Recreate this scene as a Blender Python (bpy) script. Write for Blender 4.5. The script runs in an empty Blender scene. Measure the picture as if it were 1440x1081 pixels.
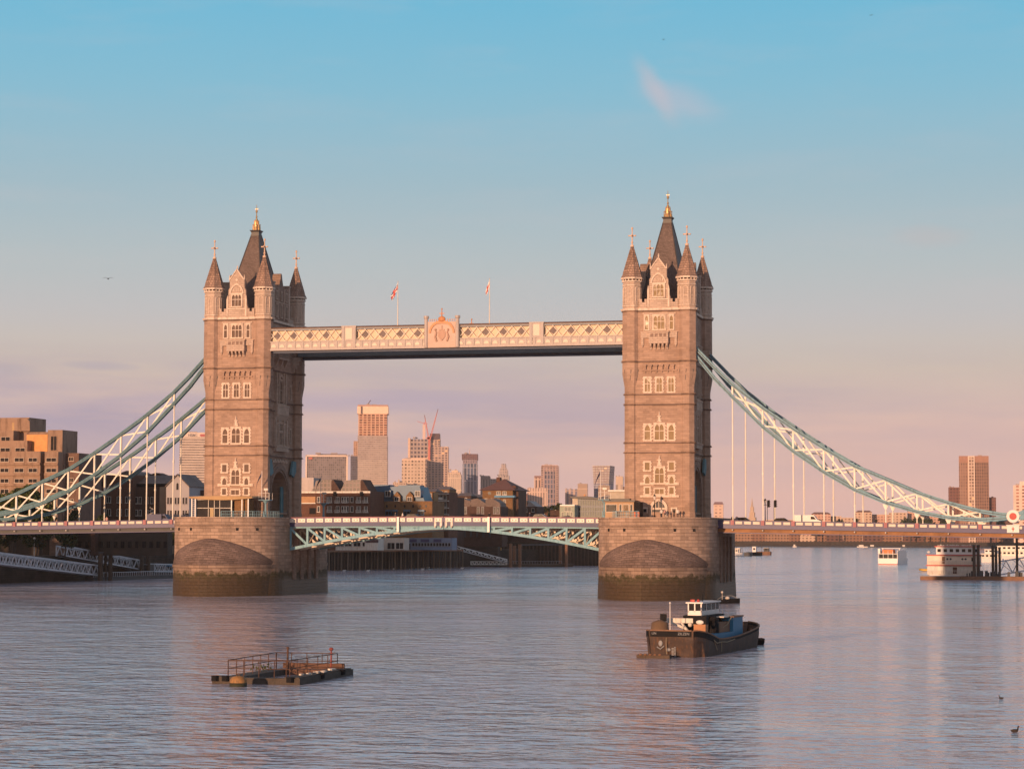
import bpy, bmesh, math, random
from mathutils import Vector, Matrix, noise as mnoise
R = math.radians
rnd = random.Random(7)
S = bpy.context.scene
COL = S.collection

# ------------------------------------------------------------------ camera
FPX, CAMX, CAMY, CAMZ, YAW, PITCH, ROLL = 3129.74, 112.26, -411.95, -4.2, 0.2412, 0.0681, 0.0028
fwd = Vector((-math.sin(YAW)*math.cos(PITCH), math.cos(YAW)*math.cos(PITCH), math.sin(PITCH)))
rgt = Vector((math.cos(YAW), math.sin(YAW), 0)); upv = rgt.cross(fwd)
rgt2 = math.cos(ROLL)*rgt + math.sin(ROLL)*upv; upv2 = -math.sin(ROLL)*rgt + math.cos(ROLL)*upv
cd = bpy.data.cameras.new('camera'); cam = bpy.data.objects.new('camera', cd); COL.objects.link(cam)
cam.matrix_world = Matrix(((rgt2.x, upv2.x, -fwd.x, CAMX), (rgt2.y, upv2.y, -fwd.y, CAMY), (rgt2.z, upv2.z, -fwd.z, CAMZ), (0, 0, 0, 1)))
cd.sensor_width = 36; cd.lens = FPX/1440*36; cd.clip_start = 1; cd.clip_end = 30000
S.camera = cam
WZ = -15.4          # river level

def at(px, py, Y):
    d = rgt2*((px-720)/FPX) + upv2*((540.5-py)/FPX) + fwd
    t = (Y-CAMY)/d.y
    return Vector((CAMX+t*d.x, Y, CAMZ+t*d.z))

# ------------------------------------------------------------------ view, sun, sky
S.view_settings.view_transform = 'Standard'; S.view_settings.look = 'None'
S.view_settings.exposure = 0; S.view_settings.gamma = 1
SUN_PSI, SUN_EL = 14.0, 5.5
sd = bpy.data.lights.new('sun', 'SUN'); sun = bpy.data.objects.new('sun', sd); COL.objects.link(sun)
sd.energy = 4.9; sd.angle = R(0.6); sd.color = (1.0, 0.59, 0.345)
ldir = Vector((math.sin(R(SUN_PSI))*math.cos(R(SUN_EL)), math.cos(R(SUN_PSI))*math.cos(R(SUN_EL)), -math.sin(R(SUN_EL))))
sun.rotation_euler = ldir.to_track_quat('-Z', 'Y').to_euler()

def lin(c):
    return tuple((v/255/12.92 if v/255 <= 0.04045 else ((v/255+0.055)/1.055)**2.4) for v in c) + (1,)

W = bpy.data.worlds.new('World'); S.world = W; W.use_nodes = True
nt = W.node_tree; nt.nodes.clear(); N = nt.nodes; L = nt.links
class G:
    """small node-tree helper"""
    def __init__(s, nt): s.nt = nt; s.n = nt.nodes; s.l = nt.links
    def node(s, t, **k):
        x = s.n.new(t)
        for a, b in k.items(): setattr(x, a, b)
        return x
    def _set(s, sock, v):
        if hasattr(v, 'links') or isinstance(v, bpy.types.NodeSocket): s.l.new(v, sock)
        else: sock.default_value = v
    def m(s, op, a, b=None, c=None, clamp=False):
        x = s.n.new('ShaderNodeMath'); x.operation = op; x.use_clamp = clamp
        s._set(x.inputs[0], a)
        if b is not None: s._set(x.inputs[1], b)
        if c is not None: s._set(x.inputs[2], c)
        return x.outputs[0]
    def mix(s, f, a, b, mode='MIX'):
        x = s.n.new('ShaderNodeMix'); x.data_type = 'RGBA'; x.blend_type = mode
        s._set(x.inputs[0], f); s._set(x.inputs[6], a); s._set(x.inputs[7], b)
        return x.outputs[2]
    def ramp(s, f, stops, interp='LINEAR'):
        x = s.n.new('ShaderNodeValToRGB'); x.color_ramp.interpolation = interp
        e = x.color_ramp.elements
        while len(e) > 1: e.remove(e[-1])
        e[0].position = stops[0][0]; e[0].color = stops[0][1]
        for p, c in stops[1:]:
            q = e.new(p); q.color = c
        s._set(x.inputs[0], f)
        return x.outputs[0]
    def sep(s, v):
        x = s.n.new('ShaderNodeSeparateXYZ'); s.l.new(v, x.inputs[0]); return x.outputs
    def comb(s, x, y, z):
        c = s.n.new('ShaderNodeCombineXYZ')
        for i, v in enumerate((x, y, z)): s._set(c.inputs[i], v)
        return c.outputs[0]
    def noise(s, vec, scale, detail=3, rough=.5, out=0):
        x = s.n.new('ShaderNodeTexNoise'); s._set(x.inputs['Vector'], vec)
        x.inputs['Scale'].default_value = scale; x.inputs['Detail'].default_value = detail; x.inputs['Roughness'].default_value = rough
        return x.outputs[out]
g = G(nt)
tc = g.node('ShaderNodeTexCoord')
dx, dy, dz = g.sep(tc.outputs['Generated'])
el = g.m('MULTIPLY', g.m('ARCSINE', dz), 57.2958)
az = g.m('MULTIPLY', g.m('ARCTAN2', dx, dy), 57.2958)
def dome(a, b): return (a+90)/180
def E_(deg): return (deg+5)/95.0      # ramp position of an elevation
elf = g.m('DIVIDE', g.m('ADD', el, 5.0), 95.0, clamp=True)
sky = g.ramp(elf, [(0, lin((150,118,122))), (E_(0), lin((224,182,173))), (E_(1.0), lin((231,187,175))), (E_(2.8), lin((223,189,178))),
                   (E_(4.4), lin((206,192,180))), (E_(5.6), lin((195,193,193))), (E_(7), lin((182,193,196))), (E_(9), lin((160,189,201))),
                   (E_(11.5), lin((132,189,212))), (E_(13.7), lin((112,186,216))), (E_(20), lin((136,186,220))), (E_(30), lin((140,164,194))), (E_(50), lin((138,124,124))), (1, lin((128,112,110)))])
# slightly bluer towards the right, greyer left
side = g.m('MULTIPLY', g.m('ADD', az, 27), 1/26.0, clamp=True)
# stretched noise for thin evening clouds
nv = g.comb(g.m('MULTIPLY', az, 0.10), g.m('MULTIPLY', el, 0.75), 0.0)
n1 = g.noise(nv, 1.0, 5, .55)
low = g.m('MULTIPLY', g.m('SUBTRACT', 1, g.m('DIVIDE', g.m('ABSOLUTE', g.m('SUBTRACT', el, 3.05)), 1.9, clamp=True)), g.m('SUBTRACT', 1.15, side, clamp=True))
cl = g.m('MULTIPLY', g.m('MULTIPLY', g.m('SUBTRACT', n1, .36), 4.5, clamp=True), g.m('POWER', low, .7))
sky = g.mix(g.m('MULTIPLY', cl, 1.0), sky, lin((174,162,180)))
# two thin grey streaks low on the left
def blob(a0, e0, wa, we, tilt=0.0, pw=1.0, amp=1.0, wob=.5):
    da = g.m('SUBTRACT', az, a0); de = g.m('SUBTRACT', el, e0)
    w = g.m('MULTIPLY', g.m('SUBTRACT', g.noise(g.comb(g.m('MULTIPLY', az, .5), g.m('MULTIPLY', el, 1.0), 3.7), 1.3, 4, .6), .5), wob)
    de = g.m('ADD', g.m('ADD', de, g.m('MULTIPLY', da, tilt)), w)
    r2 = g.m('ADD', g.m('POWER', g.m('ABSOLUTE', g.m('DIVIDE', da, wa)), 2.0), g.m('POWER', g.m('ABSOLUTE', g.m('DIVIDE', de, we)), 2.0))
    return g.m('MULTIPLY', g.m('POWER', g.m('SUBTRACT', 1, r2, clamp=True), pw), amp)
b = blob(-24.3, 4.28, 1.1, .14, 0.03, 1.0, .55, .05); sky = g.mix(b, sky, lin((176,168,180)))
b = blob(-27.2, 4.15, 1.6, .22, 0.03, 1.0, .5, .05); sky = g.mix(b, sky, lin((176,168,180)))
b = blob(-19.0, 3.45, 6.0, .38, -.01, 1.0, .5, .12); sky = g.mix(b, sky, lin((182,168,188)))
b = blob(-10.1, 11.4, .85, .75, 1.2, 2.8, .52, .5); sky = g.mix(b, sky, lin((206,190,196)))
b = blob(-9.5, 11.15, 1.7, .7, .3, 3.0, .42, .45); sky = g.mix(b, sky, lin((196,190,202)))
b = blob(-3.1, 7.6, 1.3, .4, 0, 1.4, .22, .4); sky = g.mix(b, sky, lin((206,180,176)))
n2 = g.noise(g.comb(g.m('MULTIPLY', az, .16), g.m('MULTIPLY', el, .9), 9.1), 1.0, 6, .62)
sky = g.mix(g.m('MULTIPLY', g.m('SUBTRACT', n2, .5, clamp=True), .45), sky, lin((214,196,196)))
# warm afterglow round the sun, behind the camera
sunv = -ldir
dsun = g.m('ADD', g.m('ADD', g.m('MULTIPLY', dx, sunv.x), g.m('MULTIPLY', dy, sunv.y)), g.m('MULTIPLY', dz, sunv.z))
west = g.m('POWER', g.m('MULTIPLY', g.m('ADD', dsun, .15), 1/1.15, clamp=True), 2.2)
lowb = g.m('SUBTRACT', 1, g.m('DIVIDE', g.m('ABSOLUTE', g.m('SUBTRACT', el, 3)), 32.0, clamp=True))
sky = g.mix(g.m('MULTIPLY', g.m('MULTIPLY', west, lowb), .85), sky, (.95, .56, .36, 1))
gd = Vector((-math.sin(R(8))*math.cos(R(5.5)), -math.cos(R(8))*math.cos(R(5.5)), math.sin(R(5.5))))  # second, narrower glow beside the sun, added for tower panes to reflect
dg_ = g.m('ADD', g.m('ADD', g.m('MULTIPLY', dx, gd.x), g.m('MULTIPLY', dy, gd.y)), g.m('MULTIPLY', dz, gd.z))
glow = g.m('POWER', g.m('MULTIPLY', g.m('SUBTRACT', dg_, .986), 1/.014, clamp=True), .8)
sky = g.mix(glow, sky, (3.4, 1.7, .62, 1))
bg = g.node('ShaderNodeBackground'); g.l.new(sky, bg.inputs[0]); bg.inputs[1].default_value = 1.0
ow = g.node('ShaderNodeOutputWorld'); g.l.new(bg.outputs[0], ow.inputs[0])

# ------------------------------------------------------------------ materials
MATS = {}
def newmat(name):
    m = bpy.data.materials.new(name); m.use_nodes = True; m.node_tree.nodes.clear()
    gg = G(m.node_tree); o = gg.node('ShaderNodeOutputMaterial'); p = gg.node('ShaderNodeBsdfPrincipled')
    gg.l.new(p.outputs[0], o.inputs[0]); MATS[name] = m
    return m, gg, p
def plain(name, col, rough=.7, metal=0, var=.18, scale=.6, spec=.4, dirt=None, bump=0, bscale=6):
    """painted or plain surface with uneven, weathered tone"""
    m, gg, p = newmat(name)
    t = gg.node('ShaderNodeTexCoord'); v = t.outputs['Object']
    n = gg.noise(v, scale, 4, .6); n2 = gg.noise(v, scale*9, 3, .6)
    f = gg.m('ADD', gg.m('MULTIPLY', n, .65), gg.m('MULTIPLY', n2, .35))
    a = tuple(c*(1-var) for c in col)+(1,); b = tuple(min(1, c*(1+var)) for c in col)+(1,)
    c = gg.ramp(f, [(.3, a), (.7, b)])
    if dirt:
        dn = gg.noise(gg.comb(*[gg.m('MULTIPLY', q, k) for q, k in zip(gg.sep(v), (1.2, 1.2, .25))]), scale*3, 4, .7)
        c = gg.mix(gg.m('MULTIPLY', gg.m('SUBTRACT', dn, .5), 5, clamp=True), c, tuple(dirt)+(1,))
    gg.l.new(c, p.inputs['Base Color'])
    p.inputs['Roughness'].default_value = rough; p.inputs['Metallic'].default_value = metal
    p.inputs['Specular IOR Level'].default_value = spec
    if bump:
        bn = gg.node('ShaderNodeBump'); gg.l.new(gg.noise(v, bscale, 4, .6), bn.inputs['Height']); bn.inputs['Distance'].default_value = bump
        gg.l.new(bn.outputs[0], p.inputs['Normal'])
    return m
def masonry(name, col, bw=1.1, bh=.42, mortar=.018, joint=.62, var=.25, uv=False, stain=None, algae=False, rough=.85, blockvar=.16, streak=.14, relief=.05):
    m, gg, p = newmat(name)
    t = gg.node('ShaderNodeTexCoord'); v = t.outputs['UV' if uv else 'Object']; ob = t.outputs['Object']
    x, y, z = gg.sep(v)
    vec = v if uv else gg.comb(gg.m('ADD', x, y), z, 0)
    br = gg.node('ShaderNodeTexBrick'); gg.l.new(vec, br.inputs['Vector']); br.inputs['Scale'].default_value = 1
    br.inputs['Brick Width'].default_value = bw; br.inputs['Row Height'].default_value = bh
    br.inputs['Mortar Size'].default_value = mortar; br.inputs['Mortar Smooth'].default_value = .2; br.inputs['Bias'].default_value = 0
    br.inputs['Color1'].default_value = tuple(c*(1-blockvar) for c in col)+(1,)
    br.inputs['Color2'].default_value = tuple(min(1, c*(1+blockvar)) for c in col)+(1,)
    br.inputs['Mortar'].default_value = tuple(c*joint for c in col)+(1,)
    n = gg.noise(ob, .22, 5, .65)
    c = gg.mix(gg.m('MULTIPLY', gg.m('SUBTRACT', n, .45), 4, clamp=True), br.outputs['Color'], tuple(k*(1-var) for k in (1, .98, .96))+(1,), 'MULTIPLY')
    ox, oy, oz = gg.sep(ob)
    sn = gg.noise(gg.comb(gg.m('MULTIPLY', ox, 1.3), gg.m('MULTIPLY', oy, 1.3), gg.m('MULTIPLY', oz, .12)), 1.2, 4, .65)
    c = gg.mix(gg.m('MULTIPLY', gg.m('MULTIPLY', gg.m('SUBTRACT', sn, .5), 5, clamp=True), streak), c, (.5, .46, .42, 1), 'MULTIPLY')
    if algae:
        wob = gg.m('MULTIPLY', gg.m('SUBTRACT', gg.noise(ob, .45, 6, .75), .5), 4.2)
        hz = gg.m('ADD', oz, wob)
        f1 = gg.m('SUBTRACT', 1, gg.m('DIVIDE', gg.m('ADD', hz, 11.3), .5, clamp=True))
        f2 = gg.m('SUBTRACT', 1, gg.m('DIVIDE', gg.m('ADD', hz, 12.7), 1.6, clamp=True))
        gn = gg.noise(ob, 1.6, 5, .7)
        ac = gg.mix(gg.m('MULTIPLY', gg.m('SUBTRACT', gn, .4), 5, clamp=True), (.06, .055, .016, 1), (.14, .10, .06, 1))
        wc = gg.mix(gg.m('MULTIPLY', gg.m('SUBTRACT', gn, .4), 4, clamp=True), (.085, .056, .028, 1), (.11, .07, .04, 1))
        c = gg.mix(f1, c, ac); c = gg.mix(f2, c, wc)
        damp = gg.m('MULTIPLY', gg.m('SUBTRACT', 1, gg.m('DIVIDE', gg.m('ADD', hz, 9.8), 2.0, clamp=True)), .3)
        c = gg.mix(damp, c, (.3, .25, .2, 1), 'MULTIPLY')
        gg.l.new(gg.mix(f2, (.85,)*3+(1,), (.45,)*3+(1,)), p.inputs['Roughness'])
    else:
        p.inputs['Roughness'].default_value = rough
    gg.l.new(c, p.inputs['Base Color'])
    p.inputs['Specular IOR Level'].default_value = .3
    bn = gg.node('ShaderNodeBump'); bn.inputs['Distance'].default_value = relief
    h = gg.m('ADD', gg.m('MULTIPLY', br.outputs['Fac'], -1), gg.m('MULTIPLY', gg.noise(ob, 5, 4, .7), .7))
    gg.l.new(h, bn.inputs['Height']); gg.l.new(bn.outputs[0], p.inputs['Normal'])
    return m
def facade(name, wall, glass, fh=3.6, bw=3.0, fx=.6, fz=.6, var=.35, rough=.2, wvar=.12, glint=0.0, glintcol=(.9, .6, .3), band=None, spec=.12):
    """far building: storeys and bays of windows in the wall's own plane"""
    m, gg, p = newmat(name)
    t = gg.node('ShaderNodeTexCoord'); x, y, z = gg.sep(t.outputs['Object'])
    u = gg.m('DIVIDE', gg.m('ADD', gg.m('ADD', x, y), 500.3), bw); w = gg.m('DIVIDE', gg.m('ADD', z, 100.2), fh)
    fu = gg.m('FRACT', u); fw = gg.m('FRACT', w)
    mu = gg.m('LESS_THAN', gg.m('ABSOLUTE', gg.m('SUBTRACT', fu, .5)), fx/2)
    mw = gg.m('LESS_THAN', gg.m('ABSOLUTE', gg.m('SUBTRACT', fw, .5)), fz/2)
    msk = gg.m('MULTIPLY', mu, mw)
    wn = gg.node('ShaderNodeTexWhiteNoise'); wn.noise_dimensions = '2D'
    gg.l.new(gg.comb(gg.m('FLOOR', u), gg.m('FLOOR', w), 0), wn.inputs['Vector'])
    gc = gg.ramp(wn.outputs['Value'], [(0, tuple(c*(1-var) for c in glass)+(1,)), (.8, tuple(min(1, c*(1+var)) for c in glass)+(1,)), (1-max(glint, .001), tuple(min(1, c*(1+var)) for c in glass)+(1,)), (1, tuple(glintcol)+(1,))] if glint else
                 [(0, tuple(c*(1-var) for c in glass)+(1,)), (1, tuple(min(1, c*(1+var*1.5)) for c in glass)+(1,))])
    n = gg.noise(t.outputs['Object'], .06, 4, .6)
    wc = gg.ramp(n, [(.3, tuple(c*(1-wvar) for c in wall)+(1,)), (.7, tuple(min(1, c*(1+wvar)) for c in wall)+(1,))])
    if band:     # slab edges of another colour
        wc = gg.mix(gg.m('LESS_THAN', fw, band[0]), wc, tuple(band[1])+(1,))
    up = gg.m('ABSOLUTE', gg.sep(t.outputs['Normal'])[2]); isw = gg.m('LESS_THAN', up, .5)
    msk = gg.m('MULTIPLY', msk, isw)
    c = gg.mix(msk, wc, gc); gg.l.new(c, p.inputs['Base Color'])
    gg.l.new(gg.m('SUBTRACT', .85, gg.m('MULTIPLY', msk, .85-rough)), p.inputs['Roughness'])
    p.inputs['Specular IOR Level'].default_value = spec
    return m

STONE = masonry('granite_masonry', (.395, .265, .20), 1.15, .40, .014, .86, .26, blockvar=.13, relief=.02)
COURSE = masonry('dark_course', (.20, .135, .11), 1.15, .4, .014, .8, .3)  # darker stone for the thin line beneath each string course
PORT = plain('portland_stone', (.66, .52, .42), .8, var=.14, scale=.5, dirt=(.36, .28, .22), bump=.05)
PORTW = masonry('portland_ashlar', (.52, .39, .31), .9, .38, .012, .84, .2, blockvar=.08)
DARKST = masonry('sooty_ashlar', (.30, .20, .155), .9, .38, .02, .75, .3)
SPIRE = masonry('spire_stone', (.36, .235, .18), .55, .45, .04, .6, .3, blockvar=.22, relief=.1)
SLATE = masonry('roof_slate', (.20, .145, .125), .35, .28, .02, .6, .3, blockvar=.2, rough=.6)
PIER = masonry('pier_granite', (.38, .265, .20), 1.55, .62, .022, .7, .3, streak=.35, uv=True, algae=True, blockvar=.2, relief=.09)
CAP = masonry('cutwater_granite', (.225, .155, .13), 1.3, .55, .04, .5, .3, uv=True, algae=True, blockvar=.2, relief=.1)
LEAD = plain('lead_dark', (.07, .06, .055), .5)
GOLD = plain('gold_leaf', (.66, .42, .2), .5, metal=1.0, var=.1)
CROSS = plain('gilt_stone', (.62, .42, .3), .6)
CREAM = plain('cream_paint', (.74, .68, .58), .5, var=.06, dirt=(.6, .52, .42))
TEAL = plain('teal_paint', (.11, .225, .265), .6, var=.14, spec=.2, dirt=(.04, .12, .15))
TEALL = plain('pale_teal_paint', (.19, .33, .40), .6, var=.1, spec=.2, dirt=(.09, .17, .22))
TEALB = plain('bascule_teal_paint', (.22, .38, .43), .6, var=.1, spec=.2, dirt=(.11, .25, .3))
PURP = plain('blue_purple_paint', (.058, .050, .125), .45, var=.12)
PURPD = plain('dark_blue_paint', (.04, .045, .12), .5, var=.12)
REDP = plain('red_post_paint', (.30, .09, .11), .5)
PANEL = plain('cream_panel', (.66, .56, .45), .6, var=.06)
RUST = plain('rust_brown_steel', (.20, .10, .055), .7, var=.3, scale=2)
ASPH = plain('asphalt', (.055, .052, .05), .9)
WHITE = plain('white_paint', (.66, .62, .59), .4, var=.04)
OFFW = plain('dirty_white_paint', (.62, .56, .5), .5, var=.1, dirt=(.4, .32, .25))
BLACK = plain('black_paint', (.012, .011, .012), .75, spec=.15)
DKGREY = plain('dark_grey', (.06, .058, .06), .6)
GREY = plain('grey_paint', (.25, .25, .26), .6)
BROWNW = plain('timber_pile', (.085, .055, .038), .8, var=.35, scale=2, dirt=(.04, .03, .02))
BLUEP = plain('blue_paint', (.02, .16, .30), .5)
RED = plain('red_paint', (.45, .05, .04), .5)
ORNG = plain('orange_paint', (.7, .18, .06), .6)
YEL = plain('yellow_inflatable', (.6, .36, .06), .5)
BRK = masonry('brick_brown', (.18, .085, .055), .45, .15, .02, .8, .25, blockvar=.2)
BRKD = masonry('brick_dark', (.12, .068, .052), .45, .15, .02, .8, .25, blockvar=.2)
BRKT = masonry('brick_tan', (.29, .16, .075), .45, .15, .02, .8, .25, blockvar=.2)
CONC = plain('aggregate_concrete', (.30, .195, .14), .9, var=.16, scale=.2, dirt=(.16, .10, .07))
MUD = plain('foreshore_mud', (.11, .075, .055), .8, var=.3, scale=.1)
QUAYW = masonry('quay_wall', (.06, .045, .035), 1.2, .5, .03, .6, .4)
GRASSM = plain('embankment_weed', (.05, .05, .025), .95, var=.4, scale=.08)
LANDM = plain('bank_paving', (.10, .085, .075), .9, var=.2, scale=.05)
SKINM = plain('skin', (.45, .26, .19), .6)
COPPER = plain('gilded_cladding', (.62, .27, .08), .6, metal=.0, var=.25, scale=.8)

def glassmat(name, col=(.03, .025, .022), rough=.06, wob=.25, metal=0.0):
    m, gg, p = newmat(name)
    t = gg.node('ShaderNodeTexCoord'); gg.l.new(gg.mix(gg.noise(t.outputs['Object'], .9, 2), tuple(c*.6 for c in col)+(1,), tuple(c*1.6 for c in col)+(1,)), p.inputs['Base Color'])
    p.inputs['Roughness'].default_value = rough; p.inputs['IOR'].default_value = 1.6; p.inputs['Metallic'].default_value = metal
    p.inputs['Specular IOR Level'].default_value = .9 if name == 'window_glass' else .12
    # slightly bowed old panes catch the sky unevenly
    vt = gg.node('ShaderNodeTexVoronoi'); vt.inputs['Scale'].default_value = 1.3; gg.l.new(t.outputs['Object'], vt.inputs['Vector'])
    nm = gg.node('ShaderNodeVectorMath', operation='SCALE'); sb = gg.node('ShaderNodeVectorMath', operation='SUBTRACT')
    gg.l.new(vt.outputs['Color'], sb.inputs[0]); sb.inputs[1].default_value = (.5, .5, .5)
    gg.l.new(sb.outputs[0], nm.inputs[0]); nm.inputs['Scale'].default_value = wob
    ge = gg.node('ShaderNodeNewGeometry'); ad = gg.node('ShaderNodeVectorMath', operation='ADD'); no = gg.node('ShaderNodeVectorMath', operation='NORMALIZE')
    gg.l.new(ge.outputs['Normal'], ad.inputs[0]); gg.l.new(nm.outputs[0], ad.inputs[1]); gg.l.new(ad.outputs[0], no.inputs[0]); gg.l.new(no.outputs[0], p.inputs['Normal'])
    return m
GLASS = glassmat('window_glass', (.11, .06, .035), .04, .03)
GLASSD = glassmat('dark_glass', (.02, .017, .018), .12, .01)
GLASSG = plain('walkway_glass', (.60, .45, .31), .5, var=.12, scale=1.5)  # sunset reflection in the glazing painted as matte gold
GLASSB = glassmat('green_glass', (.04, .055, .045), .3, .01)
BLUEROOF = plain('blue_roof_cladding', (.05, .12, .20), .45, var=.15)

def foliage(name, c1, c2):
    m, gg, p = newmat(name)
    t = gg.node('ShaderNodeTexCoord'); n = gg.noise(t.outputs['Object'], .7, 4, .7)
    gg.l.new(gg.ramp(n, [(.32, c1+(1,)), (.68, c2+(1,))]), p.inputs['Base Color'])
    p.inputs['Roughness'].default_value = .8; p.inputs['Specular IOR Level'].default_value = .2
    return m
LEAF = foliage('leaves_green', (.028, .045, .012), (.085, .10, .025))
LEAFD = foliage('leaves_dark', (.016, .028, .010), (.05, .06, .02))
BARK = plain('bark', (.06, .045, .035), .9)

# ------------------------------------------------------------------ mesh helpers
class MB:
    def __init__(s, M=None): s.v = []; s.f = []; s.uv = {}; s.M = M
    def add(s, vs, fs, uvs=None):
        o = len(s.v)
        s.v += [tuple(s.M @ Vector(p)) for p in vs] if s.M else [tuple(p) for p in vs]
        for i, f in enumerate(fs):
            if uvs: s.uv[len(s.f)] = uvs[i]
            s.f.append(tuple(o+k for k in f))
        return s
    def box(s, x0, x1, y0, y1, z0, z1):
        if x0 > x1: x0, x1 = x1, x0
        if y0 > y1: y0, y1 = y1, y0
        if z0 > z1: z0, z1 = z1, z0
        return s.add([(x0,y0,z0),(x1,y0,z0),(x1,y1,z0),(x0,y1,z0),(x0,y0,z1),(x1,y0,z1),(x1,y1,z1),(x0,y1,z1)],
                     [(0,3,2,1),(4,5,6,7),(0,1,5,4),(1,2,6,5),(2,3,7,6),(3,0,4,7)])
    def fr(s, cx, cy, z0, z1, r0, r1, n=8, rot=None, sy=1.0):
        """n-gon frustum; r is the circumradius"""
        if rot is None: rot = math.pi/n
        a = [(cx+r0*math.cos(rot+2*math.pi*k/n), cy+sy*r0*math.sin(rot+2*math.pi*k/n), z0) for k in range(n)]
        b = [(cx+r1*math.cos(rot+2*math.pi*k/n), cy+sy*r1*math.sin(rot+2*math.pi*k/n), z1) for k in range(n)]
        return s.add(a+b, [tuple(range(n-1, -1, -1)), tuple(range(n, 2*n))]+[(k, (k+1) % n, n+(k+1) % n, n+k) for k in range(n)])
    def oct(s, cx, cy, z0, z1, a0, a1=None):   # by apothem
        a1 = a0 if a1 is None else a1; k = 1/math.cos(math.pi/8)
        return s.fr(cx, cy, z0, z1, a0*k, a1*k, 8)
    def bar(s, p, q, w, h=None):
        h = w if h is None else h
        p = Vector(p); q = Vector(q); d = (q-p).normalized()
        u = Vector((0,0,1)) if abs(d.z) < .95 else Vector((0,1,0))
        a = d.cross(u).normalized()*(w/2); b = a.cross(d).normalized()*(h/2)
        vs = [p-a-b, p+a-b, p+a+b, p-a+b, q-a-b, q+a-b, q+a+b, q-a+b]
        return s.add(vs, [(0,1,2,3),(7,6,5,4),(0,4,5,1),(1,5,6,2),(2,6,7,3),(3,7,4,0)])
    def tube(s, pts, r, n=6):
        pts = [Vector(p) for p in pts]; rings = []
        for i, p in enumerate(pts):
            d = (pts[min(i+1, len(pts)-1)]-pts[max(i-1, 0)]).normalized()
            u = Vector((0,0,1)) if abs(d.z) < .9 else Vector((0,1,0))
            a = d.cross(u).normalized(); b = a.cross(d).normalized()
            rr = r[i] if isinstance(r, (list, tuple)) else r
            rings.append([p+a*rr*math.cos(2*math.pi*k/n)+b*rr*math.sin(2*math.pi*k/n) for k in range(n)])
        vs = [v for ring in rings for v in ring]; fs = [tuple(range(n)), tuple(range(len(vs)-1, len(vs)-n-1, -1))]
        for i in range(len(pts)-1):
            for k in range(n):
                a_ = i*n+k; b_ = i*n+(k+1) % n
                fs.append((a_, a_+n, b_+n, b_))
        return s.add(vs, fs)
    def prism(s, poly, ax, a, b):
        """poly of 2-D points extruded along axis ax; ax 0: (y,z), 1: (x,z), 2: (x,y)"""
        def P(p, t): return (t, p[0], p[1]) if ax == 0 else (p[0], t, p[1]) if ax == 1 else (p[0], p[1], t)
        n = len(poly)
        ar = sum(poly[i][0]*poly[(i+1) % n][1]-poly[(i+1) % n][0]*poly[i][1] for i in range(n))
        if ar < 0: poly = poly[::-1]
        if a > b: a, b = b, a
        if ax == 1: a, b = b, a
        return s.add([P(p, a) for p in poly]+[P(p, b) for p in poly],
                     [tuple(range(n-1, -1, -1)), tuple(range(n, 2*n))]+[(k, (k+1) % n, n+(k+1) % n, n+k) for k in range(n)])
    def ball(s, c, r, n=10, m=6, sz=1.0, sx=1.0, sy=1.0):
        vs = []; fs = []
        for i in range(m+1):
            t = math.pi*i/m
            for k in range(n):
                a = 2*math.pi*k/n
                vs.append((c[0]+sx*r*math.sin(t)*math.cos(a), c[1]+sy*r*math.sin(t)*math.sin(a), c[2]+sz*r*math.cos(t)))
        for i in range(m):
            for k in range(n):
                fs.append((i*n+k, (i+1)*n+k, (i+1)*n+(k+1) % n, i*n+(k+1) % n))
        return s.add(vs, fs)
    def build(s, name, mat, parent=None, smooth=False):
        me = bpy.data.meshes.new(name); me.from_pydata(s.v, [], s.f); me.materials.append(mat)
        if s.uv:
            ul = me.uv_layers.new(name='UVMap')
            for pl in me.polygons:
                c = s.uv.get(pl.index)
                if c:
                    for li, uvc in zip(pl.loop_indices, c): ul.data[li].uv = uvc
        if smooth:
            for pl in me.polygons: pl.use_smooth = True
        me.update()
        o = bpy.data.objects.new(name, me); COL.objects.link(o)
        if parent: o.parent = parent
        return o
def tag(o, label=None, cat=None, group=None, kind=None):
    if label: o['label'] = label
    if cat: o['category'] = cat
    if group: o['group'] = group
    if kind: o['kind'] = kind
    return o
def root(name, loc, label, cat, group=None, rz=0):
    o = bpy.data.objects.new(name, None); COL.objects.link(o); o.location = loc; o.rotation_euler = (0, 0, rz); o.empty_display_size = 1
    return tag(o, label, cat, group)
KIDS = {}
def copy_tree(o, parent=None):
    c = o.copy(); COL.objects.link(c); c.parent = parent
    for ch in list(o.children): copy_tree(ch, c)
    return c
def struct(name, mb, mat): return tag(mb.build(name, mat), kind='structure')
def text_mesh(txt, size, mat, name, parent, loc, rot=(math.pi/2, 0, 0), depth=.02):
    cu = bpy.data.curves.new(name, 'FONT'); cu.body = txt; cu.size = size; cu.extrude = depth; cu.align_x = 'CENTER'; cu.align_y = 'CENTER'
    t = bpy.data.objects.new(name, cu); COL.objects.link(t)
    dg = bpy.context.evaluated_depsgraph_get(); me = bpy.data.meshes.new_from_object(t.evaluated_get(dg))
    bpy.data.objects.remove(t); me.materials.clear(); me.materials.append(mat)
    o = bpy.data.objects.new(name, me); COL.objects.link(o); o.location = loc; o.rotation_euler = rot
    if parent: o.parent = parent
    return o

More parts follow.
